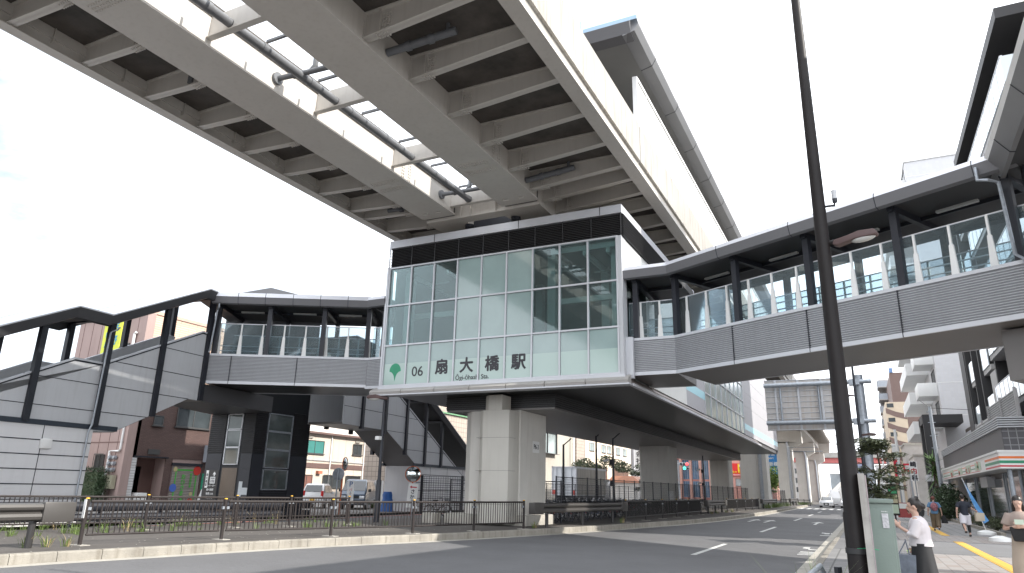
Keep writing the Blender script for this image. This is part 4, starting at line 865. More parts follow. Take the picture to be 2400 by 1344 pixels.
# ================================================================ LAMPS, MIRRORS, SIGNS
def lamp_head(F_, t, s=1.0, mat=None):
    g = MB(F_); P = [(0, -.05), (.05, .06), (.35, .09), (.62, .14), (.95, .10), (1.02, 0), (.98, -.06), (.5, -.04), (.1, -.10)]
    g.prism([(a*s, b*s) for a, b in P], (0, -.13*s, 0), (1, 0, 0), (0, 0, 1), (0, .26*s, 0)); h = g.build('lamp_head', mat, t, bevel=.03*s)
    g = MB(F_); g._ell((.68*s, 0, -.05*s), (.28*s, .11*s, .09*s), 12, 8); g.build('lens', M_lens, t)
M_lens = M('lamp_lens', (.45, .45, .43), .15); M_head = M('lamp_mauve', (.075, .042, .04), .5, 0, .1); polem = M('pole_dark', (.013, .0105, .0105), .5, 0, .25, 3, spec=.22)
bl = thing('street_lamp', 'tall dark leaning street lamp pole with a brown lamp head at the right foreground', 'street lamp', (-.1, 9.4, .15))
px, py = -.17, 9.4
MB().tube([(px, py, .1), (px, py, 1.5), (px-.0, py, 1.52), (px-.0, py, 10)], [.122, .118, .105, .052], 20).build('pole', polem, bl)
F_ = Matrix.Translation((px+.03, py, 4.86)) @ Matrix.Rotation(R(-12), 4, 'Z'); MB(F_).tube([(0, 0, 0), (.12, 0, 0)], .035, 8).build('arm', polem, bl); lamp_head(Matrix.Translation((px+.12, py, 4.85)) @ Matrix.Rotation(R(-12), 4, 'Z') @ Matrix.Rotation(R(-4), 4, 'Y'), bl, .53, M_head)
g = MB(); g.tube([(px+.03, py, 5.38), (px+.19, py, 5.38), (px+.20, py, 5.46)], .018, 8); g.tube([(px+.20, py, 5.42), (px+.20, py, 5.56)], .033, 10); g.build('sensor_arm', dsteel, bl); MB().tube([(px+.20, py, 5.47), (px+.20, py, 5.59)], .034, 10).build('sensor', panel, bl)
for z in (1.06, .55): MB().tube([(px, py, z), (px, py, z+.06)], .13, 16).build('strap', black, bl)
for z in (1.12, .6): MB().tube([(px, py-.125, z), (px+.12, py-.08, z+.01), (px+.22, py-.02, z-.01)], .004, 4).build('green_twine', M('twine_green', (.02, .35, .15), .6), bl)
sl_ = thing('street_lamp', 'slim dark street lamp with a flat mauve head on the far median edge', 'street lamp', (-18.7, 24.9, .15))
MB().tube([(-18.7, 24.9, .12), (-18.7, 24.9, 1.9), (-18.7, 24.9, 1.95), (-18.7, 24.9, 5.4)], [.12, .11, .075, .06], 12).build('pole', dsteel, sl_)
lamp_head(Matrix.Translation((-18.5, 24.9, 5.42)) @ Matrix.Rotation(R(180+28), 4, 'Z'), sl_, .95, M_head)
MB().box(-18.85, -18.65, 24.6, 24.8, 3.6, 3.75).build('sensor_box', white, sl_)
# leaning board next to the pole, cabinet
bd = thing('notice_board', 'narrow weathered white board seen edge on, tied beside the street lamp pole', 'sign board', (.02, 8.8, .15))
F_ = Matrix.Translation((-.06, 9.25, .15))
MB(F_).box(-.02, .05, -.10, .35, -.05, 1.80).build('panel', M('weathered_board', (.33, .315, .295), .7, 0, .3, 3, streak=.4), bd); MB(F_).box(.052, .065, -.08, .34, 0, 1.78).build('posted_sheet', M('faded_print', (.38, .32, .33), .7, 0, .35, 6), bd)
cbm = M('cabinet_green', (.17, .215, .19), .5, 0, .06, 2, bump=.12)
cb_ = thing('utility_cabinet', 'pale green metal utility cabinet on the pavement behind the lamp pole', 'cabinet', (.1, 10.6, .15))
MB().box(-.16, .262, 10.0, 11.2, .13, 1.62).build('body', cbm, cb_, bevel=.02); MB().box(-.18, .275, 9.97, 11.22, 1.62, 1.67).build('lid', cbm, cb_, bevel=.01); MB().box(-.14, .235, 9.985, 10.0, .25, 1.56).build('door', cbm, cb_, bevel=.008)
MB().box(.13, .2, 9.975, 9.984, 1.33, 1.5).build('paper_label', M('label_paper', (.5, .5, .52), .6, 0, .4, 40), cb_)
text('label_text', '撤去禁止', .018, white, cb_, facing((.165, 9.974, 1.52), (0, -1)), .0005)
fr_ = thing('barrier', 'silver tube barrier with a yellow ringed bollard at the kerb by the lamp pole', 'barrier', (-.9, 9.5, .15))
MB().tube([(-.72, 7.2, .15), (-.72, 7.3, .75), (-.7, 7.6, .86), (-.62, 9.9, .86), (-.6, 10.2, .75), (-.6, 10.25, .15)], .03, 10).build('tube', galv, fr_); MB().tube([(-.45, 10.6, .15), (-.45, 10.6, .8)], .05, 10).build('bollard', dsteel, fr_); MB().tube([(-.45, 10.6, .66), (-.45, 10.6, .72)], .053, 10).build('yellow_ring', yellow, fr_)
mirm = M('mirror_face', (.6, .65, .66), .04, 1, .02); orange = M('orange_paint', (.55, .12, .03), .5)
def mirror(x, y, z, r, label, dirv, back=False):
    t = thing('traffic_mirror', label, 'mirror', (x, y, .12), 0, None); d = Vector(dirv).normalized()
    MB().tube([(x, y, .1), (x, y, z+.3)], .04, 8).build('pole', orange if not back else galv, t)
    c = Vector((x, y, z))+d*.1; n = 9; MB().lathe([(r*sin(i*R(8)), .06-.25*(1-cos(i*R(8)))) for i in range(n)] if False else [(.001, .10), (r*.35, .09), (r*.7, .06), (r, 0)], c, 24, d).build('mirror_face', mirm if not back else M('mirror_back', (.13, .13, .135), .5), t)
    MB().lathe([(r, -.03), (r+.03, -.02), (r+.03, .02), (r, .02), (r, -.03)], c, 24, d).build('rim', orange if not back else galv, t)
mirror(-22.9, 33.6, 2.35, .42, 'round orange rimmed traffic mirror in front of the white stair base', (.55, -.83, 0))
mirror(-25.6, 30.4, 2.25, .30, 'round dark backed traffic mirror facing away beside the parking sign', (-.4, .9, 0), True)
mirror(-25.7, 30.9, 2.8, .34, 'orange rimmed traffic mirror turned edge on above the dark one', (.95, .3, 0))
def board(name, label, cat, c, w_, h, n, mat=white, pole=None, z0=.12, rot=0):
    t = thing(name, label, cat, (c[0], c[1], z0)); m = facing(c, n) @ Matrix.Rotation(R(rot), 4, 'Z'); MB(m).box(-w_/2, w_/2, -h/2, h/2, -.02, .0).build('board', mat, t)
    if pole: MB().tube([(c[0], c[1], z0), (c[0], c[1], c[2])], pole, 6).build('pole', galv, t)
    return t, m
t, m = board('parking_sign', 'narrow white parking sign with a dark blue P beside the white car', 'sign', (-25.3, 31.2, 1.35), .36, 1.15, (.55, -.83), pole=.03)
text('letter', 'P', .38, M('sign_blue', (.03, .09, .25), .5), t, m @ Matrix.Translation((0, .38, .003)), .002, .008)
for i, ch_ in enumerate('パーク'): text('letter', ch_, .16, M('sign_red', (.5, .04, .05), .5) if not i else MATS['sign_red'], t, m @ Matrix.Translation((0, .08-.2*i, .003)), .002, .003)
t, m = board('direction_sign', 'white sign board with a red left arrow and black lettering beside the orange mirror', 'sign', (-22.6, 33.2, 1.2), .55, 1.3, (.5, -.86), pole=.03, rot=-4)
MB(m).prism([(-.2, .45), (-.08, .53), (-.08, .48), (.2, .48), (.2, .42), (-.08, .42), (-.08, .37)], (0, 0, 0), (1, 0, 0), (0, 1, 0), (0, 0, .005)).build('arrow', MATS['sign_red'], t)
for i, ch_ in enumerate('さかえ'): text('letter', ch_, .26, ink, t, m @ Matrix.Translation((0, .2-.28*i, .003)), .002, .008)
# sheeted thing + storage shed
t = thing('covered_scooter', 'scooter wrapped in a bright blue tarpaulin left of the white stair base', 'tarpaulin', (-27.5, 37.5, .12))
g = MB(); rr = random.Random(3); vs = []
for i in range(9):
    for j in range(7):
        a = 2*pi*i/9; z = .1+j*.2; rad = .62-.045*j+rr.uniform(-.06, .06); vs.append((-27.5+rad*.75*cos(a), 37.6+rad*.7*sin(a), z+.03))
fs = [((i*7+j), ((i+1) % 9)*7+j, ((i+1) % 9)*7+j+1, i*7+j+1) for i in range(9) for j in range(6)]+[tuple(i*7+6 for i in range(9))]
g.add(vs, fs); g.build('tarpaulin', M('tarp_blue', (.03, .13, .42), .45, 0, .15, 3), t)
t = thing('storage_shed', 'small white metal storage shed behind the blue tarpaulin', 'shed', (-33, 42.5, .12)); MB().box(-33.4, -32.6, 43, 44, .12, 2.05).build('body', white, t); MB().box(-33.25, -32.75, 42.97, 43, .2, 1.9).build('door', panel, t)
# gantry sign seen from the back
gs = thing('road_sign_gantry', 'big road sign seen from behind on two galvanised pipes and a thick pole', 'road sign', (.3, 40, .15))
MB().tube([(.22, 40, .1), (.22, 40, 7.75)], [.27, .21], 16).build('post', galv, gs)
for z in (7.35, 5.35): MB().tube([(-4.45, 39.75, z), (.8, 39.75, z+.03)], .115, 12).build('arm_pipe', galv, gs); MB().box(-.25, .25, 39.6, 40.1, z-.14, z+.16).build('clamp', galv, gs)
g = MB(); g.box(-4.45, -.75, 40.10, 40.14, 4.98, 7.68); 
M_sb = M('sign_back', (.50, .48, .47), .45, .2, .12, 1.5, streak=.5, streakcol=(.42, .33, .25)); g.build('sign_panel', M_sb, gs)
g = MB()
for k in range(10): g.prism([(0, 0), (-.04, .01), (-.04, .03), (0, .04)], (-4.45, 40.10, 4.99+k*.295), (0, 1, 0), (0, 0, 1), (3.7, 0, 0))
for x in (-3.9, -2.75, -1.6): g.box(x-.05, x+.05, 40.0, 40.1, 4.98, 7.68)
g.build('rib', alul, gs)
for x in (-3.65, -1.75): MB().tube([(x, 39.9, 5.35), (x, 39.9, 7.35)], .05, 8).build('brace', galv, gs)
dp = thing('street_lamp', 'thin black street lamp standing beside the thick galvanised sign post', 'street lamp', (.0, 36, .15))
MB().tube([(.0, 36, .1), (.0, 36, 2), (.0, 36, 7.9)], [.11, .09, .05], 10).build('pole', dsteel, dp)
lamp_head(Matrix.Translation((.05, 36, 4.4)), dp, .6, M_head); lamp_head(Matrix.Translation((-.05, 36, 6.2)) @ Matrix.Rotation(pi, 4, 'Z'), dp, .45, M_head)
# traffic signal
ts = thing('traffic_signal', 'horizontal traffic signal with red light and green arrow under the station', 'traffic light', (-24, 106, .1))
MB().tube([(-24.9, 106.3, .1), (-24.9, 106.3, 6.2)], .12, 8).build('pole', galv, ts); MB().tube([(-29, 106.2, 5.75), (-24, 106.2, 5.75)], .05, 6).build('arm', galv, ts)
for z, w_ in ((5.7, 1.5), (5.1, 1.0)): MB().box(-24.7+(1.5-w_), -23.2, 105.8, 106, z-.22, z+.22).build('housing', galv, ts, bevel=.05)
for x, z, m_ in ((-24.4, 5.7, black), (-23.95, 5.7, black), (-23.5, 5.7, emitM('signal_red', (1, .02, .02), 6)), (-23.9, 5.1, emitM('signal_green', (.02, .9, .5), 5)), (-23.45, 5.1, black)): MB().lathe([(.17, 0), (.17, .06)], (x, 105.8, z), 12, (0, -1, 0)).build('lens', m_, ts)
# tall poles on median / wires
for x, y, h, lb in ((-12.0, 135, 10.5, 'grey pole with a crossarm and loops before the farthest pier'), (-10.6, 122, 9, 'dark slim pole by the median tip')):
    t = thing('utility_pole', lb, 'pole', (x, y, 0)); MB().tube([(x, y, 0), (x, y, h)], .1, 8).build('pole', galv, t); MB().tube([(x, y, h*.93), (x+5, y, h*.93)], .06, 6).build('crossarm', galv, t)
t = thing('roadside_fence', 'low brown fence across the median tip before the crossing', 'fence', (-12, 128, 0))
for k in range(6): MB().box(-13+k*.9, -12.9+k*.9, 126, 126.1, 0, 1).build('post', brown, t)
MB().box(-13, -8.4, 126, 126.08, .8, .9).build('rail', brown, t); MB().box(-13, -8.4, 126, 126.08, .4, .48).build('rail', brown, t)
# sign boards on the road beyond
t, m = board('road_sign', 'blue and green direction sign between the far piers', 'road sign', (-17.0, 150, 7.2), 4.2, 6, (.1, -1), M('sign_blue_big', (.03, .22, .55), .5), pole=.2)
MB(m).box(-2.1, 2.1, -3.0, -1.95, 0, .02).build('green_band', green, t)
for s_, y_, z_ in (('日暮里', 2.2, .85), ('Nippori', 1.4, .6), ('千住新橋', .2, .85), ('Senju-shimbashi', -.7, .45), ('← 足立', -1.5, .6)): text('lettering', s_, z_, white, t, m @ Matrix.Translation((0, y_, .03)), .01, .01)
# ================================================================ BUILDINGS
winm = M('window_dark', (.05, .06, .065), .08, 0, .3, .7, spec=.8)
winl = M('window_light', (.33, .38, .38), .1, 0, .3, .5, spec=.8)
framem = M('window_frame', (.10, .10, .10), .4, .4)
def window(par, face, a, b, z0, z1, plane, pane=None, fm=None, bars=1, grille=0, out=1, depth=.06, sill=True):
    """face 'x': wall plane x=plane, a..b along y, outward sign out ; 'y': wall plane y=plane"""
    fm = fm or framem; pane = pane or winm
    def bx(g, u0, u1, d0, d1, v0, v1):
        d0 *= out; d1 *= out
        if face == 'x': g.box(plane+d0, plane+d1, u0, u1, v0, v1)
        else: g.box(u0, u1, plane+d0, plane+d1, v0, v1)
        return g
    g = MB(); w_ = .05
    bx(g, a, b, 0, depth, z0, z0+w_); bx(g, a, b, 0, depth, z1-w_, z1); bx(g, a, a+w_, 0, depth, z0+w_, z1-w_); bx(g, b-w_, b, 0, depth, z0+w_, z1-w_)
    for i in range(bars): u = a+(b-a)*(i+1)/(bars+1); bx(g, u-w_/2, u+w_/2, 0, depth*.8, z0+w_, z1-w_)
    if sill: bx(g, a-.08, b+.08, 0, depth*2.2, z0-.06, z0)
    f = g.build('window', fm, par)
    bx(MB(), a+w_, b-w_, .01, .025, z0+w_, z1-w_).build('pane', pane, f)
    if grille:
        g = MB(); n = int((b-a)/.13)
        for i in range(n+1): u = a+(b-a)*i/n; bx(g, u-.012, u+.012, .14, .165, z0-.05, z1+.05)
        bx(g, a, b, .135, .17, z0-.05, z0); bx(g, a, b, .135, .17, z1, z1+.05); bx(g, a, a+.02, 0, .15, z0-.03, z0-.01); bx(g, b-.02, b, 0, .15, z0-.03, z0-.01); g.build('grille', framem, f)
    return f
brk = brickM('brown_tile', (.085, .050, .044), (.11, .066, .058), (.06, .035, .03), .24, .075, .012, .55)
bgb = brickM('beige_brick', (.55, .38, .29), (.62, .44, .34), (.36, .24, .18), 1.2, .14, .015, .7)
pinkw = M('pink_siding', (.34, .25, .23), .75, 0, .08, .4, streak=.15)
til = brickM('beige_tile', (.40, .335, .28), (.44, .37, .315), (.23, .2, .18), .55, .5, .03, .6, off=0)
cream = M('cream_wall', (.54, .47, .40), .8, 0, .06, .4, streak=.10)
# B1 brown building
b1 = thing('brown_building', 'brown tiled corner building with pink side wall, shutter and yellow vertical sign', 'building', (-42, 31, .12))
g = MB(); g.box(-44.5, -38.02, 26.42, 27.2, .12, 7.2); g.box(-44.5, -38.02, 29.2, 36, .12, 7.2); g.box(-44.5, -38.02, 27.2, 29.2, 3.0, 7.2); g.box(-44.5, -39.2, 27.2, 29.2, .12, 3.0); g.build('wall', pinkw, b1)
MB().box(-44.5, -38.02, 26.42, 36, 7.2, 11.5).build('upper_wall', pinkw, b1)
g = MB(); g.box(-38.02, -37.98, 26.9, 27.2, .12, 7.2); g.box(-38.02, -37.98, 29.2, 29.7, .12, 3.0); g.box(-38.02, -37.98, 31.85, 36, .12, 3.0); g.box(-38.02, -37.98, 26.9, 36, 3.02, 7.2); g.build('tile_front', brk, b1)
MB().box(-38.02, -37.96, 26.75, 36, 7.2, 11.5).build('brick_front', bgb, b1)
MB().box(-38.1, -37.86, 26.36, 26.9, .12, 11.5).build('corner_pilaster', pinkw, b1)
MB().box(-44.6, -37.9, 26.3, 36.1, 11.5, 11.7).build('parapet_cap', M('tan_trim', (.45, .33, .27), .7), b1)
g = MB()
for x in (-44.0, -43.1, -42.2, -41.3, -40.4, -39.5, -38.7): g.box(x-.012, x+.012, 26.405, 26.42, .12, 11.5)
for z in (3.8, 7.2): g.box(-44.5, -38.02, 26.4, 26.42, z-.03, z+.03)
g.build('siding_joint', M('joint_brown', (.16, .10, .09), .8), b1)
g = MB(); g.box(-38.9, -38.01, 27.2, 29.2, .12, 3.0); MB().box(-39.2, -38.9, 27.2, 29.2, .12, 3.0).build('door_recess', M('recess_brown', (.13, .075, .065), .7), b1)
MB().box(-38.96, -38.9, 27.5, 28.3, .12, 2.5).build('entrance_door', winm, b1); MB().box(-38.01, -37.85, 27.0, 29.3, 3.0, 3.08).build('door_lintel', dsteel, b1)
MB().box(-37.97, -37.93, 27.9, 28.7, 3.2, 3.5).build('name_plate', M('plate_dark', (.06, .06, .06), .4), b1)
g = MB()
for k in range(19):
    r_ = random.Random(k); g.box(-38.0, -37.9-r_.uniform(0, .03), 26.92, 27.25, .14+k*.15, .275+k*.15)
g.build('white_stone_pillar', M('white_stone', (.58, .58, .58), .8, 0, .1, 3, bump=.5), b1)
g = MB()
for k in range(26): g.prism([(0, 0), (.03, .02), (.03, .07), (0, .09)], (-37.98, 29.75, .14+k*.095), (1, 0, 0), (0, 0, 1), (0, 2.05, 0))
sh = g.build('roller_shutter', M('shutter_grey', (.30, .27, .25), .5, .2), b1)
g = MB(); g.box(-37.96, -37.9, 29.65, 31.9, 2.62, 2.78); g.build('shutter_box', dsteel, b1)
gg = M('print_green', (.06, .42, .05), .5)
g = MB(); g.box(-37.945, -37.935, 30.0, 30.07, .15, 2.4); g.box(-37.945, -37.935, 31.5, 31.57, .15, 2.4); g.box(-37.945, -37.935, 30.0, 31.57, 2.33, 2.4); g.build('green_frame', gg, b1)
for y, z, r_, c_ in ((31.55, 2.35, .28, (.5, .03, .02)), (29.95, 1.3, .24, (.05, .12, .45)), (31.3, .5, .2, (.5, .03, .02)), (29.95, 2.4, .14, (.45, .38, .2)), (31.3, .95, .12, (.45, .38, .2))):
    MB().lathe([(r_, 0), (r_, .01)], (-37.935, y, z), 20, (1, 0, 0)).build('printed_dot', M('dot_colour', c_, .5), b1)
for i, ch_ in enumerate('おひさま保育'): text('shutter_letter', ch_, .34, gg, b1, facing((-37.93, 30.6, 1.95-.33*i), (1, 0)), .002, .008)
for i, ch_ in enumerate('家庭的保育'): text('shutter_letter', ch_, .17, gg, b1, facing((-37.93, 31.15, 2.1-.18*i), (1, 0)), .002, .004)
window(b1, 'x', 29.5, 32.0, 4.95, 6.15, -37.98, bars=1); window(b1, 'x', 27.95, 28.6, 4.9, 5.5, -37.98, bars=0); window(b1, 'x', 33, 35, 4.95, 6.15, -37.98)
MB().box(-38.0, -37.3, 31.9, 32.5, 2.9, 3.95).build('box_sign', M('sign_grey', (.30, .32, .36), .4), b1)
MB().box(-37.98, -37.92, 32.0, 32.6, 1.2, 2.2).build('green_sign', M('sign_green', (.02, .26, .15), .5), b1); MB().box(-37.92, -37.915, 32.1, 32.4, 1.3, 1.6).build('green_sign_paper', white, b1)
text('sign_text', '整骨院', .15, white, b1, facing((-37.915, 32.3, 1.95), (1, 0)), .002)
MB().box(-38.3, -37.7, 27.5, 28.1, .12, 1.0).build('notice_stand', white, b1)
ym = M('sign_yellow', (.62, .66, .06), .5); ys = thing('shop_sign', 'tall yellow vertical sign with blue lettering on the pink wall', 'sign', (-41, 26.2, 9))
MB().box(-41.6, -39.9, 26.2, 26.34, 6.9, 11.3).build('board', ym, ys); bl_ = M('letter_blue', (.08, .30, .45), .5)
for i, ch_ in enumerate('吉野土地'): text('letter', ch_, .62, bl_, ys, facing((-40.45, 26.19, 10.75-.86*i), (0, -1)), .004, .02, sx=.85)
for i, ch_ in enumerate('不動産売買'): text('letter', ch_, .38, bl_, ys, facing((-41.15, 26.19, 10.9-.62*i), (0, -1)), .004, .008)
window(b1, 'y', -40.0, -39.2, 8.7, 9.7, 26.41, out=-1, bars=0); window(b1, 'y', -40.4, -39.6, 2.3, 3.1, 26.41, out=-1, bars=1, grille=1)
MB().tube([(-38.75, 26.3, 8.2), (-38.75, 26.3, 10.2), (-38.6, 26.3, 10.3)], .08, 8).build('vent_pipe', white, b1)
g = MB(); g.tube([(-38.2, 26.3, 6), (-38.2, 26.3, 3.4), (-38.3, 26.3, 3.3), (-39.1, 26.3, 3.3), (-39.1, 26.3, .8)], .06, 8); g.build('white_conduit', white, b1)
for i in range(6): x = -38.95+.4*(i % 2); z = 2.25+.34*(i//2); MB().lathe([(.001, .2), (.1, .18), (.12, 0)], (x, 26.36, z), 10, (0, -1, 0)).build('gas_meter', galv, b1)
MB().box(-38.9, -38.2, 26.1, 26.36, 1.2, 1.95).build('meter_box', M('meter_cream', (.40, .38, .28), .5), b1)
t = thing('lean_sign', 'slanted white and red shop banner sign near the lift tower', 'sign', (-34.2, 29.3, .1)); MB().prism([(0, 0), (.55, 0), (.55, 1.6), (.35, 1.55), (.12, 1.1), (0, .6)], (-34.5, 29.0, .12), (.7, .7, 0), (0, 0, 1), (.05, -.05, 0)).build('board', white, t); MB().prism([(.5, 0), (.56, 0), (.56, 1.6), (.5, 1.58)], (-34.49, 28.98, .12), (.7, .7, 0), (0, 0, 1), (.05, -.06, 0)).build('red_edge', MATS['sign_red'], t)
# hedge and its frame
# B2 cream house
b2 = thing('cream_house', 'two storey cream panelled house with brown belt and barred windows behind the parked cars', 'house', (-45, 49, .1))
MB().box(-52, -42, 43, 53.4, .1, 5.85).build('wall', cream, b2)
MB().box(-52, -41.93, 43, 53.45, 3.02, 3.42).build('brown_belt', M('belt_brown', (.13, .08, .07), .6), b2)
g = MB(); g.box(-52.5, -41.6, 42.6, 53.8, 5.85, 6.02); g.build('eaves', MATS['belt_brown'], b2)
g = MB(); g.prism([(0, 0), (10.9, 0), (5.4, 1.9)], (-52.5, 42.6, 6.02), (1, 0, 0), (0, 0, 1), (0, 11.2, 0)); g.build('roof', M('roof_cream', (.5, .45, .4), .7), b2)
g = MB()
for y in (44.3, 46.5, 48.9, 50.6, 52.0): g.box(-42.0, -41.985, y-.012, y+.012, .1, 5.85)
g.build('panel_joint', M('joint_tan', (.45, .37, .29), .8), b2)
window(b2, 'x', 45.4, 47.7, 4.2, 5.3, -42, pane=M('curtain_teal', (.05, .20, .18), .4), fm=framem); window(b2, 'x', 51.6, 52.9, 4.35, 5.3, -42, grille=1)
window(b2, 'x', 47.9, 50.4, 1.45, 2.45, -42, grille=1); window(b2, 'x', 50.9, 53.0, 1.45, 2.45, -42, grille=1); window(b2, 'x', 45.2, 46.6, 1.2, 2.45, -42, pane=M('curtain_brown', (.2, .09, .07), .6))
for y in (45.9, 52.2): MB().box(-41.99, -41.9, y-.3, y+.3, 5.45, 5.6).build('wall_vent', M('vent_grey', (.3, .28, .25), .5), b2)
MB().box(-42, -41.7, 47.0, 47.5, 2.55, 2.8).build('vent_cap', M('terracotta', (.4, .14, .08), .6), b2)
for y in (48.6, 53.2): MB().tube([(-41.92, y, .1), (-41.92, y, 5.8)], .05, 8).build('downpipe', white, b2)
MB().tube([(-41.9, 43, 3.7), (-41.9, 53.4, 3.62)], .03, 6).build('wire', galv, b2)
MB().box(-52, -42, 53.4, 53.5, .1, 5.85).build('side_wall', M('side_brown', (.20, .16, .14), .8), b2)
window(b2, 'x', 53.48, 53.9, 1, 2, -42.1, bars=0) if False else None
# generic helper for plain blocks
def block(name, label, cat, x0, x1, y0, y1, h, mat, z0=.1, group=None):
    t = thing(name, label, cat, ((x0+x1)/2, (y0+y1)/2, z0), 0, group); MB().box(x0, x1, y0, y1, z0, h).build('wall', mat, t); MB().box(x0-.1, x1+.1, y0-.1, y1+.1, h, h+.25).build('roof', rawc, t); return t
b3 = block('tiled_building', 'beige square tiled building with a green rim strip behind the descending stair', 'building', -56, -40, 60, 88, 16, til)
MB().box(-40, -39.8, 60, 72, 9.3, 9.45).build('green_strip', M('strip_green', (.14, .30, .16), .5), b3); MB().box(-40, -39.9, 74, 76, 3, 12).build('dark_window_bay', winm, b3)
for z in (2, 5.2, 7.4): window(b3, 'x', 84.5, 87.6, z, z+1.7, -40)
b4 = block('stained_building', 'grey beige building with a dark bay window above the white lorry', 'building', -56, -40.4, 88.2, 103, 14, M('stained_beige', (.42, .39, .34), .8, 0, .1, .3, streak=.3))
window(b4, 'x', 89, 95.5, 6.6, 9.6, -40.3, pane=winl, depth=.3); window(b4, 'x', 96.5, 98, 2.8, 4.6, -40.3)
MB().box(-40.4, -39.9, 103, 106.5, .1, 14).build('tile_pilaster', til, b4); MB().tube([(-39.8, 101.5, .1), (-39.8, 101.5, 12)], .16, 8).build('downpipe', white, b4)
b5 = block('cream_building', 'long cream building with small upper windows and brown lower openings', 'building', -58, -40, 107, 132, 14, M('cream_bright', (.72, .62, .50), .8, 0, .05, .3))
for y in (109, 115, 118, 123, 127): window(b5, 'x', y, y+2.2, 7.9, 9.2, -40, pane=winl)
for y in (108.2, 120.5): window(b5, 'x', y, y+9.5, 2.2, 5.4, -40, pane=M('brown_panel', (.13, .07, .05), .6), bars=2)
b6 = block('white_flats', 'pale grey flats with rounded balconies and a vertical name sign beside the square pier', 'building', -60, -40, 134, 150, 20, M('pale_flats', (.5, .5, .52), .7, 0, .06))
for z in (2.4, 5.6, 8.8): MB().box(-40, -38.6, 140.5, 150, z, z+1.3).build('balcony', white, b6, bevel=.3); window(b6, 'x', 142, 148, z+1.2, z+2.9, -39.95)
t = thing('shop_sign', 'vertical white sign with dark lettering left of the square pier', 'sign', (-39.3, 134.5, 6)); MB().box(-40, -38.3, 134.5, 134.8, 1.5, 12.5).build('board', white, t)
for i, ch_ in enumerate('株式会社ツバメ'): text('letter', ch_, 1.15, ink, t, facing((-39.15, 134.48, 11.3-1.35*i), (0, -1)), .01, .03)
t = thing('orange_roof_shop', 'small shop with an orange roof band left of the square pier', 'shop', (-36, 118, .1)); MB().box(-39, -34, 116, 124, .1, 3).build('wall', white, t); MB().hexa([(-39.4, 115.6, 3), (-33.4, 115.6, 3), (-33.4, 124.4, 3), (-39.4, 124.4, 3)], [(-38.6, 116.4, 4.1), (-35, 116.4, 4.1), (-35, 123.6, 4.1), (-38.6, 123.6, 4.1)]).build('roof', M('orange_tile', (.30, .14, .09), .6), t)
b7 = thing('glass_building', 'pink building with tall glazed bays between salmon columns seen under the station', 'building', (-42, 190, .1))
salm = M('salmon', (.48, .27, .22), .6); MB().box(-70, -29, 168, 171, .1, 24).build('wall', M('pink_wall', (.48, .20, .17), .7), b7)
bayg = M('bay_glass', (.10, .16, .24), .1, 0, .5, .4)
for i in range(9):
    x = -48+i*2.25; MB().box(x, x+.55, 167.2, 168, .1, 24).build('salmon_column', salm, b7)
    for z, z1_ in ((.6, 4.2), (4.6, 9.0), (10.4, 14.4), (15, 19)):
        if i < 8: window(b7, 'y', x+.6, x+2.2, z, z1_, 168, out=-1, pane=bayg, fm=galv, bars=2, sill=False)
    MB().box(x+.55, x+2.25, 167.5, 168, 9.3, 10.2).build('pink_spandrel', salm, b7) if i < 8 else None
b8 = thing('discount_shop', 'shop with a big red and yellow number one billboard right of the second pier', 'shop', (-30, 206, .1))
MB().box(-36, -22, 206, 216, .1, 14).build('wall', M('pink_wall_pale', (.55, .30, .25), .7), b8); MB().box(-33.4, -29.9, 205.6, 205.9, 6.3, 9.7).build('red_billboard', M('billboard_red', (.65, .03, .03), .5), b8)
yl = M('billboard_yellow', (.8, .6, .03), .5); text('billboard_text', '1', 3.2, yl, b8, facing((-31.4, 205.5, 8.3), (0, -1)), .02, .06); text('billboard_text', '新車', .8, white, b8, facing((-30.4, 205.5, 9.0), (0, -1)), .02, .02); text('billboard_text', '月々 .0万円', .7, yl, b8, facing((-31.5, 205.45, 7.3), (0, -1)), .02, .02); text('billboard_text', 'OOOOOO', .55, white, b8, facing((-31.6, 205.45, 6.6), (0, -1)), .02, .01)
window(b8, 'y', -32.5, -30, 3.6, 5.6, 205.95, out=-1, pane=winl)
b9 = block('far_office', 'low white office with bands of windows beyond the piers', 'building', -40, -17, 235, 260, 11, white)
for z in (2.5, 5.2, 8): window(b9, 'y', -38, -18, z, z+1.4, 235, out=-1, bars=8)
# red expressway bridge far away
rb = thing('expressway_bridge', 'distant elevated expressway with a red girder crossing behind the ramp', 'bridge', (0, 345, 0))
MB().box(-70, 60, 338, 350, 15.2, 17.4).build('red_girder', M('bridge_red', (.48, .13, .12), .6), rb); MB().box(-70, 60, 337, 351, 17.4, 19.6).build('parapet', parc, rb)
for x in (-40, 11, 40): MB().box(x, x+3, 340, 348, -1, 15.2).build('pier', pierc, rb)
g = MB()
for k in range(9): g.tube([(-14+k*4, 372, 19), (-10+k*4, 372, 27-k*1.0)], .3, 4)
g.tube([(-16, 372, 31), (22, 372, 19)], .6, 6); g.tube([(-16, 372, 19), (22, 372, 19)], .6, 6); g.build('white_truss', white, rb)
for x0, x1, y, h, lb in ((-16, -2, 395, 12, 'distant white hall glimpsed under the red bridge'), (-13, 0, 470, 27, 'distant blue grey block on the horizon above the red bridge')): block('far_hall', lb, 'building', x0, x1, y, y+20, h, M('far_blue', (.20, .23, .32), .6) if y > 400 else M('far_pale', (.30, .33, .35), .6, 0, .3, .2))
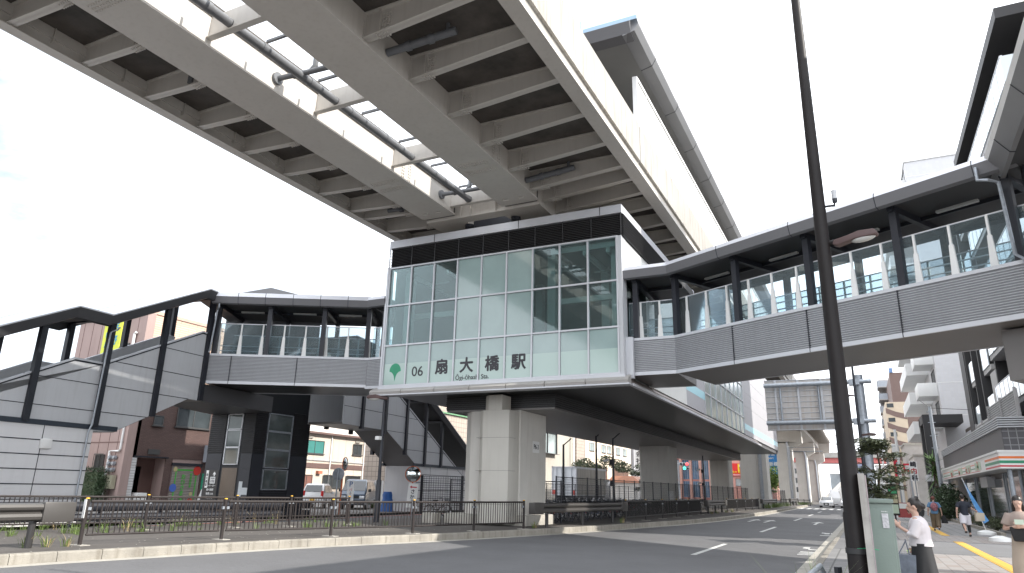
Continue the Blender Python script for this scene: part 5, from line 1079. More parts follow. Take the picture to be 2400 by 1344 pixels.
# ---------------------------------------------------------------- right side
dk = M('charcoal_wall', (.032, .031, .033), .6, 0, .1, .4); slabm = M('slab_grey', (.30, .295, .30), .6, 0, .05); balg = M('balcony_glass', (.62, .68, .72), .12, 0, .05, .3, spec=.7)
lgw = M('light_grey_wall', (.40, .39, .385), .65, 0, .06, .4)
db = thing('balcony_building', 'tall charcoal apartment block with white glass balconies rising over the convenience store', 'apartment building', (12, 45, .1))
MB().box(8.6, 24, 31.5, 60, 4.6, 22.4).build('wall', dk, db)
MB().box(7.0, 26, 31.0, 46.6, 21.2, 21.7).build('roof_slab', dk, db); MB().box(9.5, 14, 28.5, 34, 19.7, 26).build('penthouse', cream, db)
for k, z in enumerate((6.4, 9.4, 12.4, 15.4, 18.4)):
    MB().box(7.05, 8.6, 31.4, 46.4, z-.25, z+.02).build('balcony_slab', slabm, db)
    MB().box(7.0, 7.06, 31.5, 46.2, z+.02, z+1.25).build('balcony_glass', balg, db); MB().box(7.06, 8.6, 31.5, 31.56, z+.02, z+1.25).build('balcony_glass', balg, db)
    g = MB()
    for i in range(13): g.box(6.985, 7.0, 31.5+i*1.2, 31.53+i*1.2, z+.02, z+1.28)
    g.box(6.98, 7.08, 31.5, 46.2, z+1.25, z+1.29); g.build('balcony_rail', alul, db)
    for y0, y1 in ((49.2, 51.6), (55, 57.2)):
        MB().box(7.4, 8.6, y0-.3, y1+.2, z-.3, z).build('balcony_slab', lgw, db); MB().box(7.34, 7.4, y0, y1, z, z+1.3).build('balcony_glass', balg, db)
    if k % 2 == 0: MB().box(7.3, 8.6, 46.8, 49.0, z-.3, z+2.4).build('wall_panel', lgw, db)
for y in (46.5, 52.0, 54.5, 57.6): MB().box(7.25, 8.6, y, y+.28, 4.6, 21.3).build('fin_wall', dk, db)
MB().box(7.2, 24, 57.9, 60, .1, 21.5).build('end_wall', dk, db)
# convenience store
cs = thing('convenience_store', 'corner convenience store with orange green and red striped canopy and dark tiled upper wall', 'shop', (9, 45, .1))
dkt = brickM('dark_grid_tile', (.055, .053, .06), (.065, .063, .07), (.2, .2, .21), .3, .3, .018, .4, off=0)
MB().box(6.3, 22, 38.4, 64, .1, 3.0).build('lower_wall', M('store_dark', (.04, .035, .035), .4, 0, .15), cs)
MB().box(5.65, 22, 37.6, 65, 3.75, 4.75).build('tiled_wall', dkt, cs)
MB().box(5.64, 5.66, 37.6, 65, 3.75, 4.75).build('side_cladding', M('side_charcoal', (.075, .07, .075), .5, 0, .05), cs)
g = MB()
for k in range(5): g.box(5.55, 22, 37.5, 65, 4.76+k*.10, 4.82+k*.10)
g.build('louvre_coping', alu, cs)
MB().box(5.3, 22, 37.2, 64, 3.66, 3.76).build('canopy_top', white, cs)
MB().box(5.34, 22, 37.24, 63.5, 2.98, 3.66).build('canopy_box', M('canopy_white', (.72, .72, .70), .3, 0, .03), cs)
for z, h_, c_ in ((3.40, .1, (.75, .17, .03)), (3.20, .12, (.015, .24, .12)), (3.05, .07, (.55, .02, .04))):
    m_ = M('stripe', c_, .4); MB().box(5.335, 22.0, 37.235, 37.241, z, z+h_).build('canopy_stripe', m_, cs); MB().box(5.335, 5.341, 37.24, 41.5, z, z+h_).build('canopy_stripe', m_, cs); MB().box(5.335, 5.341, 43.5, 63, z, z+h_*.4).build('canopy_stripe', m_, cs)
lw = M('sign_light_green', (.45, .55, .42), .4)
for y in (43, 47, 51, 56): MB().box(5.33, 5.336, y, y+2.2, 3.1, 3.5).build('canopy_logo_panel', lw, cs); 
text('canopy_logo', '7', .62, M('logo_orange', (.75, .17, .03), .4), cs, facing((5.32, 44.1, 3.3), (-1, 0)), .002, .02); text('canopy_logo', 'ELEVEn', .2, M('logo_green', (.015, .24, .12), .4), cs, facing((5.318, 44.1, 3.28), (-1, 0)), .002, .004)
for y, s_ in ((46.6, '酒'), (47.8, 'たばこ'), (51.5, 'ATM'), (56, '宅急便')): text('canopy_text', s_, .3, M('canopy_red_text', (.5, .08, .05), .4), cs, facing((5.32, y+1.1, 3.2), (-1, 0)), .002, .004)
for x, y in ((5.75, 38.0), (5.75, 64.0)): MB().tube([(x, y, .1), (x, y, 3.0)], .1, 10).build('canopy_post', galv, cs)
for y0, y1 in ((39, 42.5), (43.2, 48), (49, 53), (54, 58.5)): MB().box(6.24, 6.3, y0, y1, .3, 2.7).build('shop_window', winm, cs); MB().box(6.2, 6.3, y0-.12, y0, .1, 2.95).build('window_post', galv, cs); MB().box(6.2, 6.3, y1, y1+.12, .1, 2.95).build('window_post', galv, cs)
MB().box(5.9, 6.3, 46.2, 48.8, 2.3, 2.85).build('hanging_sign', M('pale_sign', (.5, .5, .52), .5), cs)
MB().box(6.5, 6.9, 38.3, 38.4, .4, 2.6).build('door_poster', M('poster_grey', (.2, .2, .2), .5), cs)
for i, (y0, y1, h_) in enumerate(((38.5, 46.5, 6.6), (46.8, 52, 6.1), (52.3, 58, 5.8), (58.3, 65, 5.6))):
    t = thing('louvre_screen', ('tallest', 'second', 'third', 'lowest')[i]+' grey louvred plant screen on the store roof, '+('nearest the corner', 'next to the tallest', 'before the last', 'farthest along')[i], 'louvre screen', (7, y0, 5.2), 0, 'louvred screens on the store roof')
    g = MB(); n = int((h_-5.25)/.11)
    for k in range(n): g.prism([(0, 0), (.06, .03), (.06, .05), (0, .03)], (6.6, y0, 5.27+k*.11), (-1, 0, 0), (0, 0, 1), (0, y1-y0, 0))
    g.box(6.6, 6.66, y0, y1, 5.2, h_); g.build('slats', M('louvre_grey', (.46, .45, .45), .5), t)
    for y in (y0, (y0+y1)/2, y1): MB().box(6.5, 6.62, y-.05, y+.05, 5.2, h_+.05).build('post', M('louvre_post', (.33, .32, .32), .5), t)
# kerb planting strip in front of shop
MB().box(5.0, 5.15, 37.5, 66, .1, .3).build('planter_kerb', kerbm); struct(bpy.data.objects['planter_kerb'])
for x, y, lb in ((4.35, 33.2, 'white concrete flag base nearest the right edge'), (4.6, 38.6, 'white concrete base under the blue banner')):
    t = thing('flag_base', lb, 'base', (x, y, .15)); MB().lathe([(.38, 0), (.36, .12), (.12, .2)], (x, y, .15), 14).build('weight', white, t)
bn = thing('banner_flag', 'tall narrow blue banner leaning on its pole in front of the store', 'banner', (4.6, 38.6, .3)); MB().tube([(4.6, 38.6, .3), (4.0, 38.9, 2.6)], .015, 6).build('pole', white, bn)
g = MB(); g.add([(4.0, 38.9, 2.55), (4.38, 38.7, 1.6), (4.75, 38.6, .75), (4.55, 38.6, .62), (4.25, 38.75, 1.5)], [(0, 1, 2, 3, 4)]); g.add([(4.0, 38.92, 2.55), (4.38, 38.72, 1.6), (4.75, 38.62, .75), (4.55, 38.62, .62), (4.25, 38.77, 1.5)], [(0, 1, 2, 3, 4)]); g.build('cloth', M('banner_blue', (.10, .30, .62), .6, 0, .25, 4), bn)
# white apartments
wt = brickM('white_tile', (.57, .57, .59), (.60, .60, .62), (.58, .57, .57), .3, .3, .012, .5, off=0)
wa = thing('white_apartments', 'large white tiled apartment block with box balconies behind the dark building', 'apartment building', (12, 85, .1))
MB().box(7, 24, 75, 98, .1, 34.6).build('wall', wt, wa)
MB().box(6.9, 24.1, 74.9, 98.1, 34.6, 34.9).build('parapet_cap', white, wa)
g = MB()
for z in range(6, 34, 3): g.box(7, 24, 74.985, 75.0, z-.03, z+.03)
g.build('tile_joint_band', white, wa)
for z in range(8, 34, 3):
    MB().box(5.4, 7.0, 76.0, 80.0, z-.1, z+1.15).build('balcony', white, wa, bevel=.03); MB().box(5.0, 7.0, 82.5, 96.0, z-.1, z+1.15).build('balcony', white, wa)
    window(wa, 'x', 76.5, 79.5, z+1.1, z+2.5, 7, out=-1, bars=2); 
    if z % 6 == 2: window(wa, 'y', 11.6, 13.2, z+1.0, z+2.4, 75, out=-1, pane=M('curtain_mauve', (.22, .14, .14), .6), bars=1)
MB().box(5.0, 5.6, 74, 75, .1, 8.6).build('portal_frame', dk, wa); MB().box(5.0, 8, 70.2, 75, 7.9, 8.6).build('portal_frame', dk, wa); MB().box(5.1, 5.3, 66, 66.3, .1, 8) if False else None
MB().box(5.0, 5.5, 70, 70.5, .1, 8.6).build('portal_frame', dk, wa)
MB().box(4.6, 7, 68, 70.5, 3.0, 3.5).build('entrance_canopy', alul, wa)
# tile house with gable between
gh = thing('gabled_house', 'small cream house with a grey tiled gable roof between store and white flats', 'house', (8, 69, .1)); MB().box(6.4, 11, 66.5, 72, .1, 3.6).build('wall', cream, gh)
MB().prism([(-.6, 3.5), (2.3, 5.5), (5.2, 3.5), (5.2, 3.3), (2.3, 5.25), (-.6, 3.3)], (6.4, 66.1, 0), (1, 0, 0), (0, 0, 1), (0, 6.5, 0)).build('roof', M('roof_tile_grey', (.25, .25, .26), .5), gh); MB().prism([(.1, 3.5), (2.3, 5.2), (4.5, 3.5)], (6.4, 66.4, 0), (1, 0, 0), (0, 0, 1), (0, .2, 0)).build('gable', cream, gh); MB().box(5.9, 9, 66, 66.5, 2.5, 2.65).build('awning', alul, gh)
g2 = thing('gabled_house', 'taller brown gable seen above the store roof against the white flats', 'house', (12, 70, .1)); MB().box(9.5, 16, 68, 74, .1, 8).build('wall', cream, g2); MB().prism([(-1, 7.6), (3, 10.2), (7, 7.6), (7, 7.3), (3, 9.9), (-1, 7.3)], (9.5, 67.3, 0), (1, 0, 0), (0, 0, 1), (0, 7, 0)).build('roof', M('roof_brown', (.2, .17, .15), .6), g2); MB().prism([(0, 7.5), (3, 9.5), (6, 7.5)], (9.5, 67.9, 0), (1, 0, 0), (0, 0, 1), (0, .2, 0)).build('gable', cream, g2)
# far apartment tower
fa = thing('apartment_tower', 'distant brown and cream apartment tower with zigzag stairs at the end of the street', 'apartment building', (8, 150, .1))
brw = M('tower_brown', (.19, .13, .115), .7, 0, .05); crw = M('tower_cream', (.62, .52, .40), .7, 0, .05)
MB().box(5.0, 22, 120, 150, .1, 20).build('wall', brw, fa); MB().box(3.9, 5.0, 122, 140, .1, 15.5).build('wall_lower', crw, fa); MB().box(5.0, 5.5, 119.8, 121, 20, 20.7).build('lift_head', M('head_blue', (.15, .25, .45), .5), fa)
MB().box(3.9, 6.6, 119.9, 122, .1, 15.5).build('zigzag_wall', crw, fa)
for k in range(6):
    z = 3.0+k*2.15; g = MB(); g.prism([(0, .1), (1.3, -.5), (2.7, -.9), (2.7, -.1), (1.3, .3), (0, .9)], (3.88, 119.86, z), (1, 0, 0), (0, 0, 1), (0, .06, 0)); g.build('brown_band', brw, fa)
    window(fa, 'y', 4.1, 5.0, z+.95, z+1.55, 119.9, out=-1, bars=0, sill=False)
st_ = thing('fire_stair_tower', 'distant white open stair tower stacked with balcony rails left of the brown apartments', 'building', (4.4, 140, .1))
MB().box(3.9, 5.5, 141, 146, .1, 22).build('wall', lgw, st_)
for k in range(9): z = 2.5+k*2.2; MB().box(3.6, 5.2, 136, 141, z-.15, z).build('landing', lgw, st_); MB().box(3.6, 3.66, 136, 141, z, z+1.0).build('railing', galv, st_); MB().box(3.6, 5.2, 136, 136.06, z, z+1.0).build('railing', galv, st_)
# row of far shops, right pavement
for i, (y, x0, h_, c_, lb) in enumerate(((100, 5.6, 6.5, (.6, .58, .55), 'far white shop with a red sign beyond the maple tree'), (110, 5.2, 8.5, (.45, .42, .4), 'far grey shop between the red signs'), (165, 3.8, 7, (.55, .5, .45), 'low beige shop at the far end of the pavement'), (200, 2.6, 9, (.5, .5, .5), 'farthest low grey building on the right pavement'))):
    block('far_shop', lb, 'shop', x0, x0+14, y, y+9, h_, M('shop_wall', c_, .7)); 
t, m = board('shop_sign', 'red square shop sign with white characters before the white portal', 'sign', (4.9, 98, 5.1), 1.3, .95, (0, -1), M('sign_strong_red', (.65, .02, .05), .4), pole=.1); text('letter', '回収', .45, white, t, m @ Matrix.Translation((0, 0, .01)), .01, .03)
t, m = board('shop_sign', 'tall white and red pylon sign partly behind the maple tree', 'sign', (3.35, 90, 5.4), .7, 4.0, (0, -1), white, pole=.12); MB(m).box(-.35, .35, -1.7, .3, 0, .03).build('red_half', MATS['sign_strong_red'], t)
t, m = board('shop_sign', 'small white vertical sign with dark and red characters by the dark portal', 'sign', (3.9, 72, 3.9), .6, 1.7, (0, -1), white, pole=.05)
for i, ch_ in enumerate('崎内科'): text('letter', ch_, .5, ink if i != 1 else MATS['sign_red'], t, m @ Matrix.Translation((0, .55-.58*i, .01)), .005, .02)
up_ = thing('utility_pole', 'pale concrete utility pole with bands in front of the white flats', 'utility pole', (5.0, 62, .1)); MB().tube([(5.0, 62, .1), (5.0, 62, 8.4)], [.16, .11], 10).build('pole', galv, up_)
for z in (5.3, 6.2, 7.2, 8.0): MB().tube([(4.75, 62, z), (5.25, 62, z)], .03, 6).build('crossbar', galv, up_)
MB().tube([(4.4, 62, 8.9), (5.0, 62, 8.3), (8, 58, 7.6), (12, 50, 7.2)], .02, 4).build('cable', dsteel, up_)
for x, y, h_, lb in ((3.3, 84, 8.5, 'slender pale pole past the bus stop sign'), (2.6, 120, 9.5, 'farther slender pole at the end of the pavement')):
    t = thing('utility_pole', lb, 'utility pole', (x, y, .1)); MB().tube([(x, y, .1), (x, y, h_)], .13, 8).build('pole', white, t); MB().tube([(x-.5, y, h_*.8), (x+.5, y, h_*.8)], .04, 5).build('crossbar', galv, t)
bs = thing('bus_stop_sign', 'bus stop post with a round head, green panel and timetable cases', 'bus stop', (.95, 26.5, .15))
MB().tube([(.95, 26.5, .15), (.95, 26.5, .75)], .04, 8).build('foot', brown, bs); MB().box(.72, 1.18, 26.42, 26.58, .75, 2.35).build('case', brown, bs)
for z0, z1, m_ in ((.85, 1.3, lw), (1.38, 1.8, M('timetable', (.45, .40, .26), .5)), (1.86, 2.22, M('bus_green', (.03, .25, .10), .5))): MB().box(.76, 1.14, 26.405, 26.42, z0, z1).build('timetable_panel', m_, bs)
MB().lathe([(.22, 0), (.22, .05)], (.95, 26.5, 2.5), 18, (0, -1, 0)).build('round_head', white, bs); MB().box(.78, 1.12, 26.43, 26.445, 2.44, 2.54).build('green_band', green, bs)
rc = thing('road_cone_sign', 'small red and white signboard standing on the far pavement', 'sign', (2.2, 58, .15)); MB().box(1.8, 2.8, 58, 58.1, .3, 1.3).build('board', M('board_red', (.35, .06, .06), .5), rc); MB().box(1.85, 2.75, 57.99, 58.0, .9, 1.25).build('white_band', white, rc)
bs.location = (1.22, 43.5, .15)
# antennas
for x, y, z, h_, lb in ((-44, 20, 5, 3.8, 'thin television antenna seen below the left stair roof'), (-44, 30, 11.6, 2.2, 'small roof antenna left of the stair peak')):
    t = thing('antenna', lb, 'antenna', (x, y, z)); MB().tube([(x, y, z), (x, y, z+h_)], .025, 5).build('mast', galv, t); g = MB(); g.tube([(x-.9, y-.2, z+h_*.93), (x+.6, y+.2, z+h_*.99)], .02, 4)
    for k in range(6): g.tube([(x-.8+k*.26, y-.4, z+h_*.94+k*.01), (x-.8+k*.26, y+.3, z+h_*.94+k*.01)], .012, 4)
    g.build('elements', galv, t)
t = thing('power_lines', 'thin power lines crossing the sky at the far left', 'cable', (-50, 20, 8))
for z in (4.6, 6.1, 7.3): MB().tube([(-60, 8, z+1.6), (-50, 18, z+.3), (-40.5, 27, z+.5)], .02, 4).build('cable', dsteel, t)
bh = thing('far_house', 'low house standing behind the antenna at the far left', 'house', (-48, 18, .1)); MB().box(-52, -43, 14, 24, .1, 4.4).build('wall', cream, bh); MB().prism([(-.5, 4.4), (4.5, 5.4), (9.5, 4.4)], (-52, 13.5, 0), (1, 0, 0), (0, 0, 1), (0, 11, 0)).build('roof', M('roof_slate', (.1, .1, .11), .6), bh)
# ================================================================ VEGETATION
def leafM(name, c, var=.45):
    m = M(name, c, .55, 0, var, 2.2, detail=3); t = m.node_tree; b = t.nodes['Principled BSDF']; b.inputs['Transmission Weight'].default_value = 0; b.inputs['Subsurface Weight'].default_value = 0; return m
lf = leafM('leaf_green', (.080, .098, .048)); lf2 = leafM('leaf_dark', (.035, .062, .026)); lf3 = leafM('leaf_bright', (.14, .22, .05)); bark = M('bark', (.09, .065, .05), .9, 0, .3, 6); grassm = leafM('grass_blade', (.13, .19, .05)); drym = leafM('dry_grass', (.33, .26, .13))
def leaves(blobs, n, size, seed=1, flat=.35):
    r = random.Random(seed); vs = []; fs = []
    tot = sum(b[3]*b[4]*b[5] for b in blobs)
    for b in blobs:
        k = int(n*b[3]*b[4]*b[5]/tot)
        for _ in range(k):
            while True:
                p = Vector((r.uniform(-1, 1), r.uniform(-1, 1), r.uniform(-1, 1)))
                if p.length < 1 and r.random() < .25+.75*p.length: break
            c = Vector((b[0]+p.x*b[3], b[1]+p.y*b[4], b[2]+p.z*b[5])); s = size*r.uniform(.5, 1.3)
            nrm = Vector((r.gauss(0, flat), r.gauss(0, flat), 1)).normalized() if flat < .8 else Vector((r.gauss(0, 1), r.gauss(0, 1), r.gauss(0, 1))).normalized()
            a = nrm.orthogonal().normalized(); a.rotate(Matrix.Rotation(r.uniform(0, 6.28), 3, nrm)); q = nrm.cross(a)
            i = len(vs); vs += [c-a*s, c-q*s*.45+nrm*s*.1, c+a*s, c+q*s*.45+nrm*s*.1]; fs.append((i, i+1, i+2, i+3))
    g = MB(); g.add(vs, fs); return g
mp_ = thing('street_tree', 'small maple tree with layered green crown at the kerb behind the cabinet', 'tree', (.35, 28, .1))
g = MB(); g.tube([(.35, 28, .1), (.42, 28, 1.0), (.35, 28, 1.9), (.5, 28, 2.7), (.45, 28, 3.3)], [.07, .06, .05, .035, .02], 8)
for a, z, l in ((0, 1.6, .9), (2.2, 1.9, .8), (4.0, 1.7, .9), (1.1, 2.3, .9), (3.3, 2.4, .7), (5.2, 2.2, .8)): g.tube([(.38, 28, z), (.38+l*.5*cos(a), 28+l*.5*sin(a), z+.35), (.38+l*cos(a), 28+l*sin(a), z+.5)], [.03, .02, .008], 5)
g.build('trunk', bark, mp_)
bl = []; rr = random.Random(5)
for k in range(42):
    a = rr.uniform(0, 6.28); z = rr.uniform(1.6, 3.6); R_ = (.27+.78*sin(pi*min(1, max(0, (z-1.4)/2.5)))) ; d_ = R_*rr.uniform(.2, 1); bl.append((.30+d_*cos(a)*.9, 28+d_*sin(a), z, .36, .36, .10))
leaves(bl, 8500, .06, 2).build('crown', lf, mp_)
def shrub(loc, rx_, ry_, rz_, label, cat='shrub', n=900, size=.05, mat=None, name='shrub', k=8, seed=1, flat=1):
    t = thing(name, label, cat, loc); r = random.Random(seed); bl = [(loc[0]+r.uniform(-.5, .5)*rx_, loc[1]+r.uniform(-.5, .5)*ry_, loc[2]+rz_*r.uniform(.5, 1.2), rx_*.55, ry_*.55, rz_*.5) for _ in range(k)]
    g = MB()
    for b in bl: g.tube([(loc[0], loc[1], loc[2]-.05), (b[0], b[1], b[2])], [.02, .008], 4)
    g.build('stems', bark, t); leaves(bl, n, size, seed, flat).build('leaves', mat or lf, t); return t
hd = thing('hedge', 'dark green clipped hedge against the pink wall at the left', 'hedge', (-39.9, 25.6, .1))
leaves([(-41.0+i*.32, 25.7, .4+j*.42, .3, .45, .34) for i in range(9) for j in range(5)], 5200, .06, 3, 1).build('leaves', lf2, hd); MB().box(-41.2, -38.6, 25.5, 25.9, .1, 2.1).build('core', lf2, hd)
shrub((-37.2, 40.5, .1), 1.4, .6, .8, 'bright green bush left of the white car', n=1400, size=.07, mat=lf3)
shrub((-31.2, 41.5, .1), .5, .3, .35, 'low weedy bush at the foot of the blue van', n=300, mat=lf3, seed=4)
t = thing('street_tree', 'green tree behind the white lorry', 'tree', (-31, 84, .1)); MB().tube([(-31, 84, .1), (-31, 84, 4)], [.15, .08], 6).build('trunk', bark, t); leaves([(-32.5+i*1.0, 84+rr.uniform(-1, 1), 4.6+rr.uniform(-.5, .7), 1.1, 1.2, .6) for i in range(7)], 2600, .15, 8, 1).build('crown', lf, t)
t = thing('street_tree', 'green tree with drooping layers left of the square pier', 'tree', (-25.5, 88, .1)); MB().tube([(-25.5, 88, .1), (-25.3, 88, 3.5)], [.15, .06], 6).build('trunk', bark, t); leaves([(-26+rr.uniform(-2, 2), 88+rr.uniform(-1, 1), 2.6+rr.uniform(-.7, 2.2), 1.0, 1.0, .3) for i in range(12)], 2600, .14, 9, .6).build('crown', lf, t)
t = thing('street_tree', 'light green tree between the far piers under the blue sign', 'tree', (-18, 150, .1)); MB().tube([(-18, 150, .1), (-18, 150, 4)], [.2, .1], 6).build('trunk', bark, t); leaves([(-18+rr.uniform(-2, 2), 150, 4+rr.uniform(-1.6, 2), 1.8, 1.5, 1.3) for i in range(8)], 2400, .28, 10, 1).build('crown', lf3, t)
pt = thing('palm_tree', 'spiky palm tree in front of the white flats', 'palm', (4.9, 64.5, .1)); MB().tube([(4.9, 64.5, .1), (4.9, 64.5, 4.4)], [.16, .12], 8).build('trunk', bark, pt)
g = MB(); r = random.Random(4)
for k in range(150):
    a = r.uniform(0, 6.28); e = r.uniform(-.9, 1.3); z0 = r.uniform(3.2, 4.6) if e > 0 else r.uniform(2.4, 4.2); d_ = Vector((cos(a)*cos(e), sin(a)*cos(e), sin(e))); L_ = r.uniform(.8, 1.3); w_ = d_.cross(Vector((0, 0, 1))).normalized()*.05; o_ = Vector((4.9, 64.5, z0))
    g.add([o_-w_, o_+w_, o_+d_*L_+w_*.3+Vector((0, 0, -.25)), o_+d_*L_-w_*.3+Vector((0, 0, -.25))], [(0, 1, 2, 3)])
g.build('crown', leafM('palm_leaf', (.07, .14, .03)), pt)
shrub((5.2, 60, .1), 1.2, 2.5, 1.6, 'dark leafy shrubs below the palm', n=3000, size=.12, mat=lf2, seed=7, k=10)
for i, (y, lb) in enumerate(((42.5, 'low green shrub strip at the store front beside the blue banner'), (48.5, 'low green shrub strip behind the man in white shorts'), (54, 'reddish green shrub strip behind the backpacker'))): shrub((5.5, y, .15), .35, 1.9, .45, lb, n=1300, size=.05, mat=lf if i < 2 else leafM('leaf_reddish', (.12, .09, .03)), seed=20+i, k=12)
shrub((.55, 13.6, .12), .22, 1.4, .45, 'wispy flowering weeds on the pavement right behind the green cabinet', n=1200, size=.03, mat=lf3, seed=31, k=14)
def tuft(g, x, y, z, n, h, sp, r):
    for _ in range(n):
        a = r.uniform(0, 6.28); b = r.uniform(0, sp); q = Vector((x+cos(a)*b*.5, y+sin(a)*b*.5, z)); hh = h*r.uniform(.4, 1); d = Vector((cos(a)*r.uniform(.1, .6), sin(a)*r.uniform(.1, .6), 1))*hh; w_ = Vector((-sin(a), cos(a), 0))*.006
        m_ = q+d*.6; e = q+d+Vector((cos(a), sin(a), 0))*hh*.3
        g.add([q-w_, q+w_, m_+w_, m_-w_, e], [(0, 1, 2, 3), (3, 2, 4)])
r = random.Random(11); g = MB(); d_ = MB()
for _ in range(60):
    s = r.random(); 
    if r.random() < .6: x, y = -22.5+s*2.2+r.uniform(-.3, .3), 12.5+s*11+r.uniform(-.4, .4)
    else: x, y = -19.5+s*4+r.uniform(-.8, .5), 11+s*12+r.uniform(-.5, .5); x -= 1.2
    tuft(g, x, y, .21, r.randint(12, 34), r.uniform(.12, .38), .3, r)
for x, y in ((-18.15, 11.0), (-18.3, 10.6), (-18.0, 11.4), (-12.95, 28.3), (-11.7, 36.5), (-11.2, 58), (-11.1, 60), (-11.0, 63.5), (-10.9, 66)):
    tuft(g, x*.923, y*.923, .21, 26, .3, .22, r); tuft(d_, x*.923+.1, y*.923, .21, 14, .34, .2, r)
for _ in range(6): tuft(d_, -21.0+r.uniform(-1, 1.5), 12+r.uniform(0, 9), .26, 12, .5, .3, r)
for _ in range(30): tuft(g, -9.6+r.uniform(-.4, .4), 78+r.uniform(0, 22), .26, 40, .6, .9, r)
for _ in range(24): tuft(g, -9.4+r.uniform(-.8, .3), 118+r.uniform(0, 20), .1, 40, .6, .9, r); 
stuff(g.build('weeds', grassm), 'green weeds sprouting along the median paving and kerb', 'weeds'); stuff(d_.build('dry_grass', drym), 'dry straw coloured grass stalks in the median cracks', 'grass')
g = MB()
for _ in range(12): tuft(g, -.75+r.uniform(-.2, .35), 8.0+r.uniform(-.8, 1.8), .14, 14, .62, .3, r)
for _ in range(12): tuft(g, -.72+r.uniform(-.12, .28), 9.0+r.uniform(-.8, 1.0), .14, 5, 1.0, .2, r)
stuff(g.build('kerb_grass', leafM('kerb_grass', (.20, .24, .12))), 'pale grass stalks around the foot of the lamp pole', 'grass')
# litter specks
g = MB(); r = random.Random(2)
for _ in range(160):
    x, y = r.uniform(-20, -13.5), r.uniform(8, 26); g.box(x, x+r.uniform(.01, .04), y, y+r.uniform(.01, .04), .212, .218)
stuff(g.build('grit', parc), 'pale grit and crumbs scattered over the median asphalt', 'grit')
# ================================================================ VEHICLES
rub = M('tyre', (.02, .02, .02), .8); hub = M('wheel_silver', (.4, .4, .42), .3, .7); cgl = M('car_glass', (.02, .025, .03), .05, 0, .1, spec=.9); tl = M('tail_red', (.5, .02, .02), .2); hl = M('headlamp', (.7, .72, .75), .08, .2)
def car(name, label, cat, loc, rz, L_, W, H, prof, glass, paint, lights, bump=.12, face='rear', group=None, plate=None):
    """prof: side outline (x,z) lower body then cabin, x forward. glass: list of (x0,z0,x1,z1) regions"""
    t = thing(name, label, cat, (0, 0, 0), 0, group); bm_ = MB()
    n = len(prof); secs = []
    ys = [(-1, .0), (-.96, .5), (-.5, 1), (0, 1.0), (.5, 1), (.96, .5), (1, 0)]
    vs = []; fs = []
    wb = max(p[1] for p in prof)
    for yy in (-1, -.9, 0, .9, 1):
        for x, z in prof:
            tz = max(0, (z-.95*H*.55)/(H*.45)); wv = W/2*(1-.16*tz*tz if z > H*.5 else 1)
            e = 1 if abs(yy) < .95 else .0; xx = x*(1 if abs(yy) < .95 else .965); zz = z if abs(yy) < .95 else (z-.05 if z > .5 else z)
            vs.append((xx, yy*wv, zz))
    for k in range(4):
        for i in range(n): fs.append((k*n+i, k*n+(i+1) % n, (k+1)*n+(i+1) % n, (k+1)*n+i))
    fs += [tuple(range(n)), tuple(range(4*n, 5*n))[::-1]]
    bm_.add(vs, fs); bm_.build('body', paint, t, bevel=.03, smooth=R(50))
    for g_ in glass:   # polygons: ('side', pts) or ('end', x0,z0,x1,z1,halfw)
        if g_[0] == 'side':
            for s in (-1, 1):
                vv = []
                for x, z in g_[1]:
                    tz = max(0, (z-.95*H*.55)/(H*.45)); wv = W/2*(1-.16*tz*tz); vv.append((x, s*(wv*.995+.012), z))
                MB().prism([(0, 0)], (0, 0, 0), (1, 0, 0), (0, 0, 1), (0, 0, 0)) if False else None
                g = MB(); g.add(vv+[(a, b-s*.01, c) for a, b, c in vv], [tuple(range(len(vv))), tuple(range(len(vv), 2*len(vv)))[::-1]]); g.build('side_window', cgl, t)
        else:
            _, x0, z0, x1, z1, w0, w1 = g_; dx = (z1-z0); nx = Vector((z1-z0, 0, x0-x1)).normalized()*(.012 if x0 > 0 else -.012)
            if x0 < 0: nx = Vector((-(z1-z0), 0, (x1-x0))).normalized()*.014
            q = [Vector((x0, -w0, z0)), Vector((x0, w0, z0)), Vector((x1, w1, z1)), Vector((x1, -w1, z1))]; g = MB(); g.add([p+nx for p in q]+[p-nx*.5 for p in q], [(0, 1, 2, 3), (7, 6, 5, 4)]); g.build('windscreen' if x0 > 0 else 'rear_window', cgl, t)
    xw = L_/2-.78
    for x in (-xw, xw):
        for s in (-1, 1):
            g = MB(); g.lathe([(.2, -.1), (.30, -.1), (.32, -.06), (.32, .06), (.30, .1), (.2, .1)], (x, s*(W/2-.09), .32), 18, (0, s, 0)); wl = g.build('wheel', rub, t); MB().lathe([(.05, .12), (.19, .105), (.2, .09), (.2, .0)], (x, s*(W/2-.09), .32), 14, (0, s, 0)).build('rim', hub, wl)
    for nm, x, y, z, sx, sy, sz, m_ in lights:
        for s in ((-1, 1) if y else (1,)): MB().box(x-sx, x+sx, s*y-sy, s*y+sy, z-sz, z+sz).build(nm, m_, t, bevel=.02)
    t.location = loc; t.rotation_euler = (0, 0, rz); return t
vanp = M('van_navy', (.045, .07, .11), .25, .2, .1, coat=.5); wcar = M('car_white', (.72, .72, .73), .25, 0, .02, coat=.5)
vprof = [(-2.3, .3), (-2.35, .9), (-2.3, 1.9), (-2.15, 1.98), (1.0, 1.98), (1.25, 1.9), (2.02, 1.2), (2.3, 1.0), (2.36, .5), (2.3, .3)]
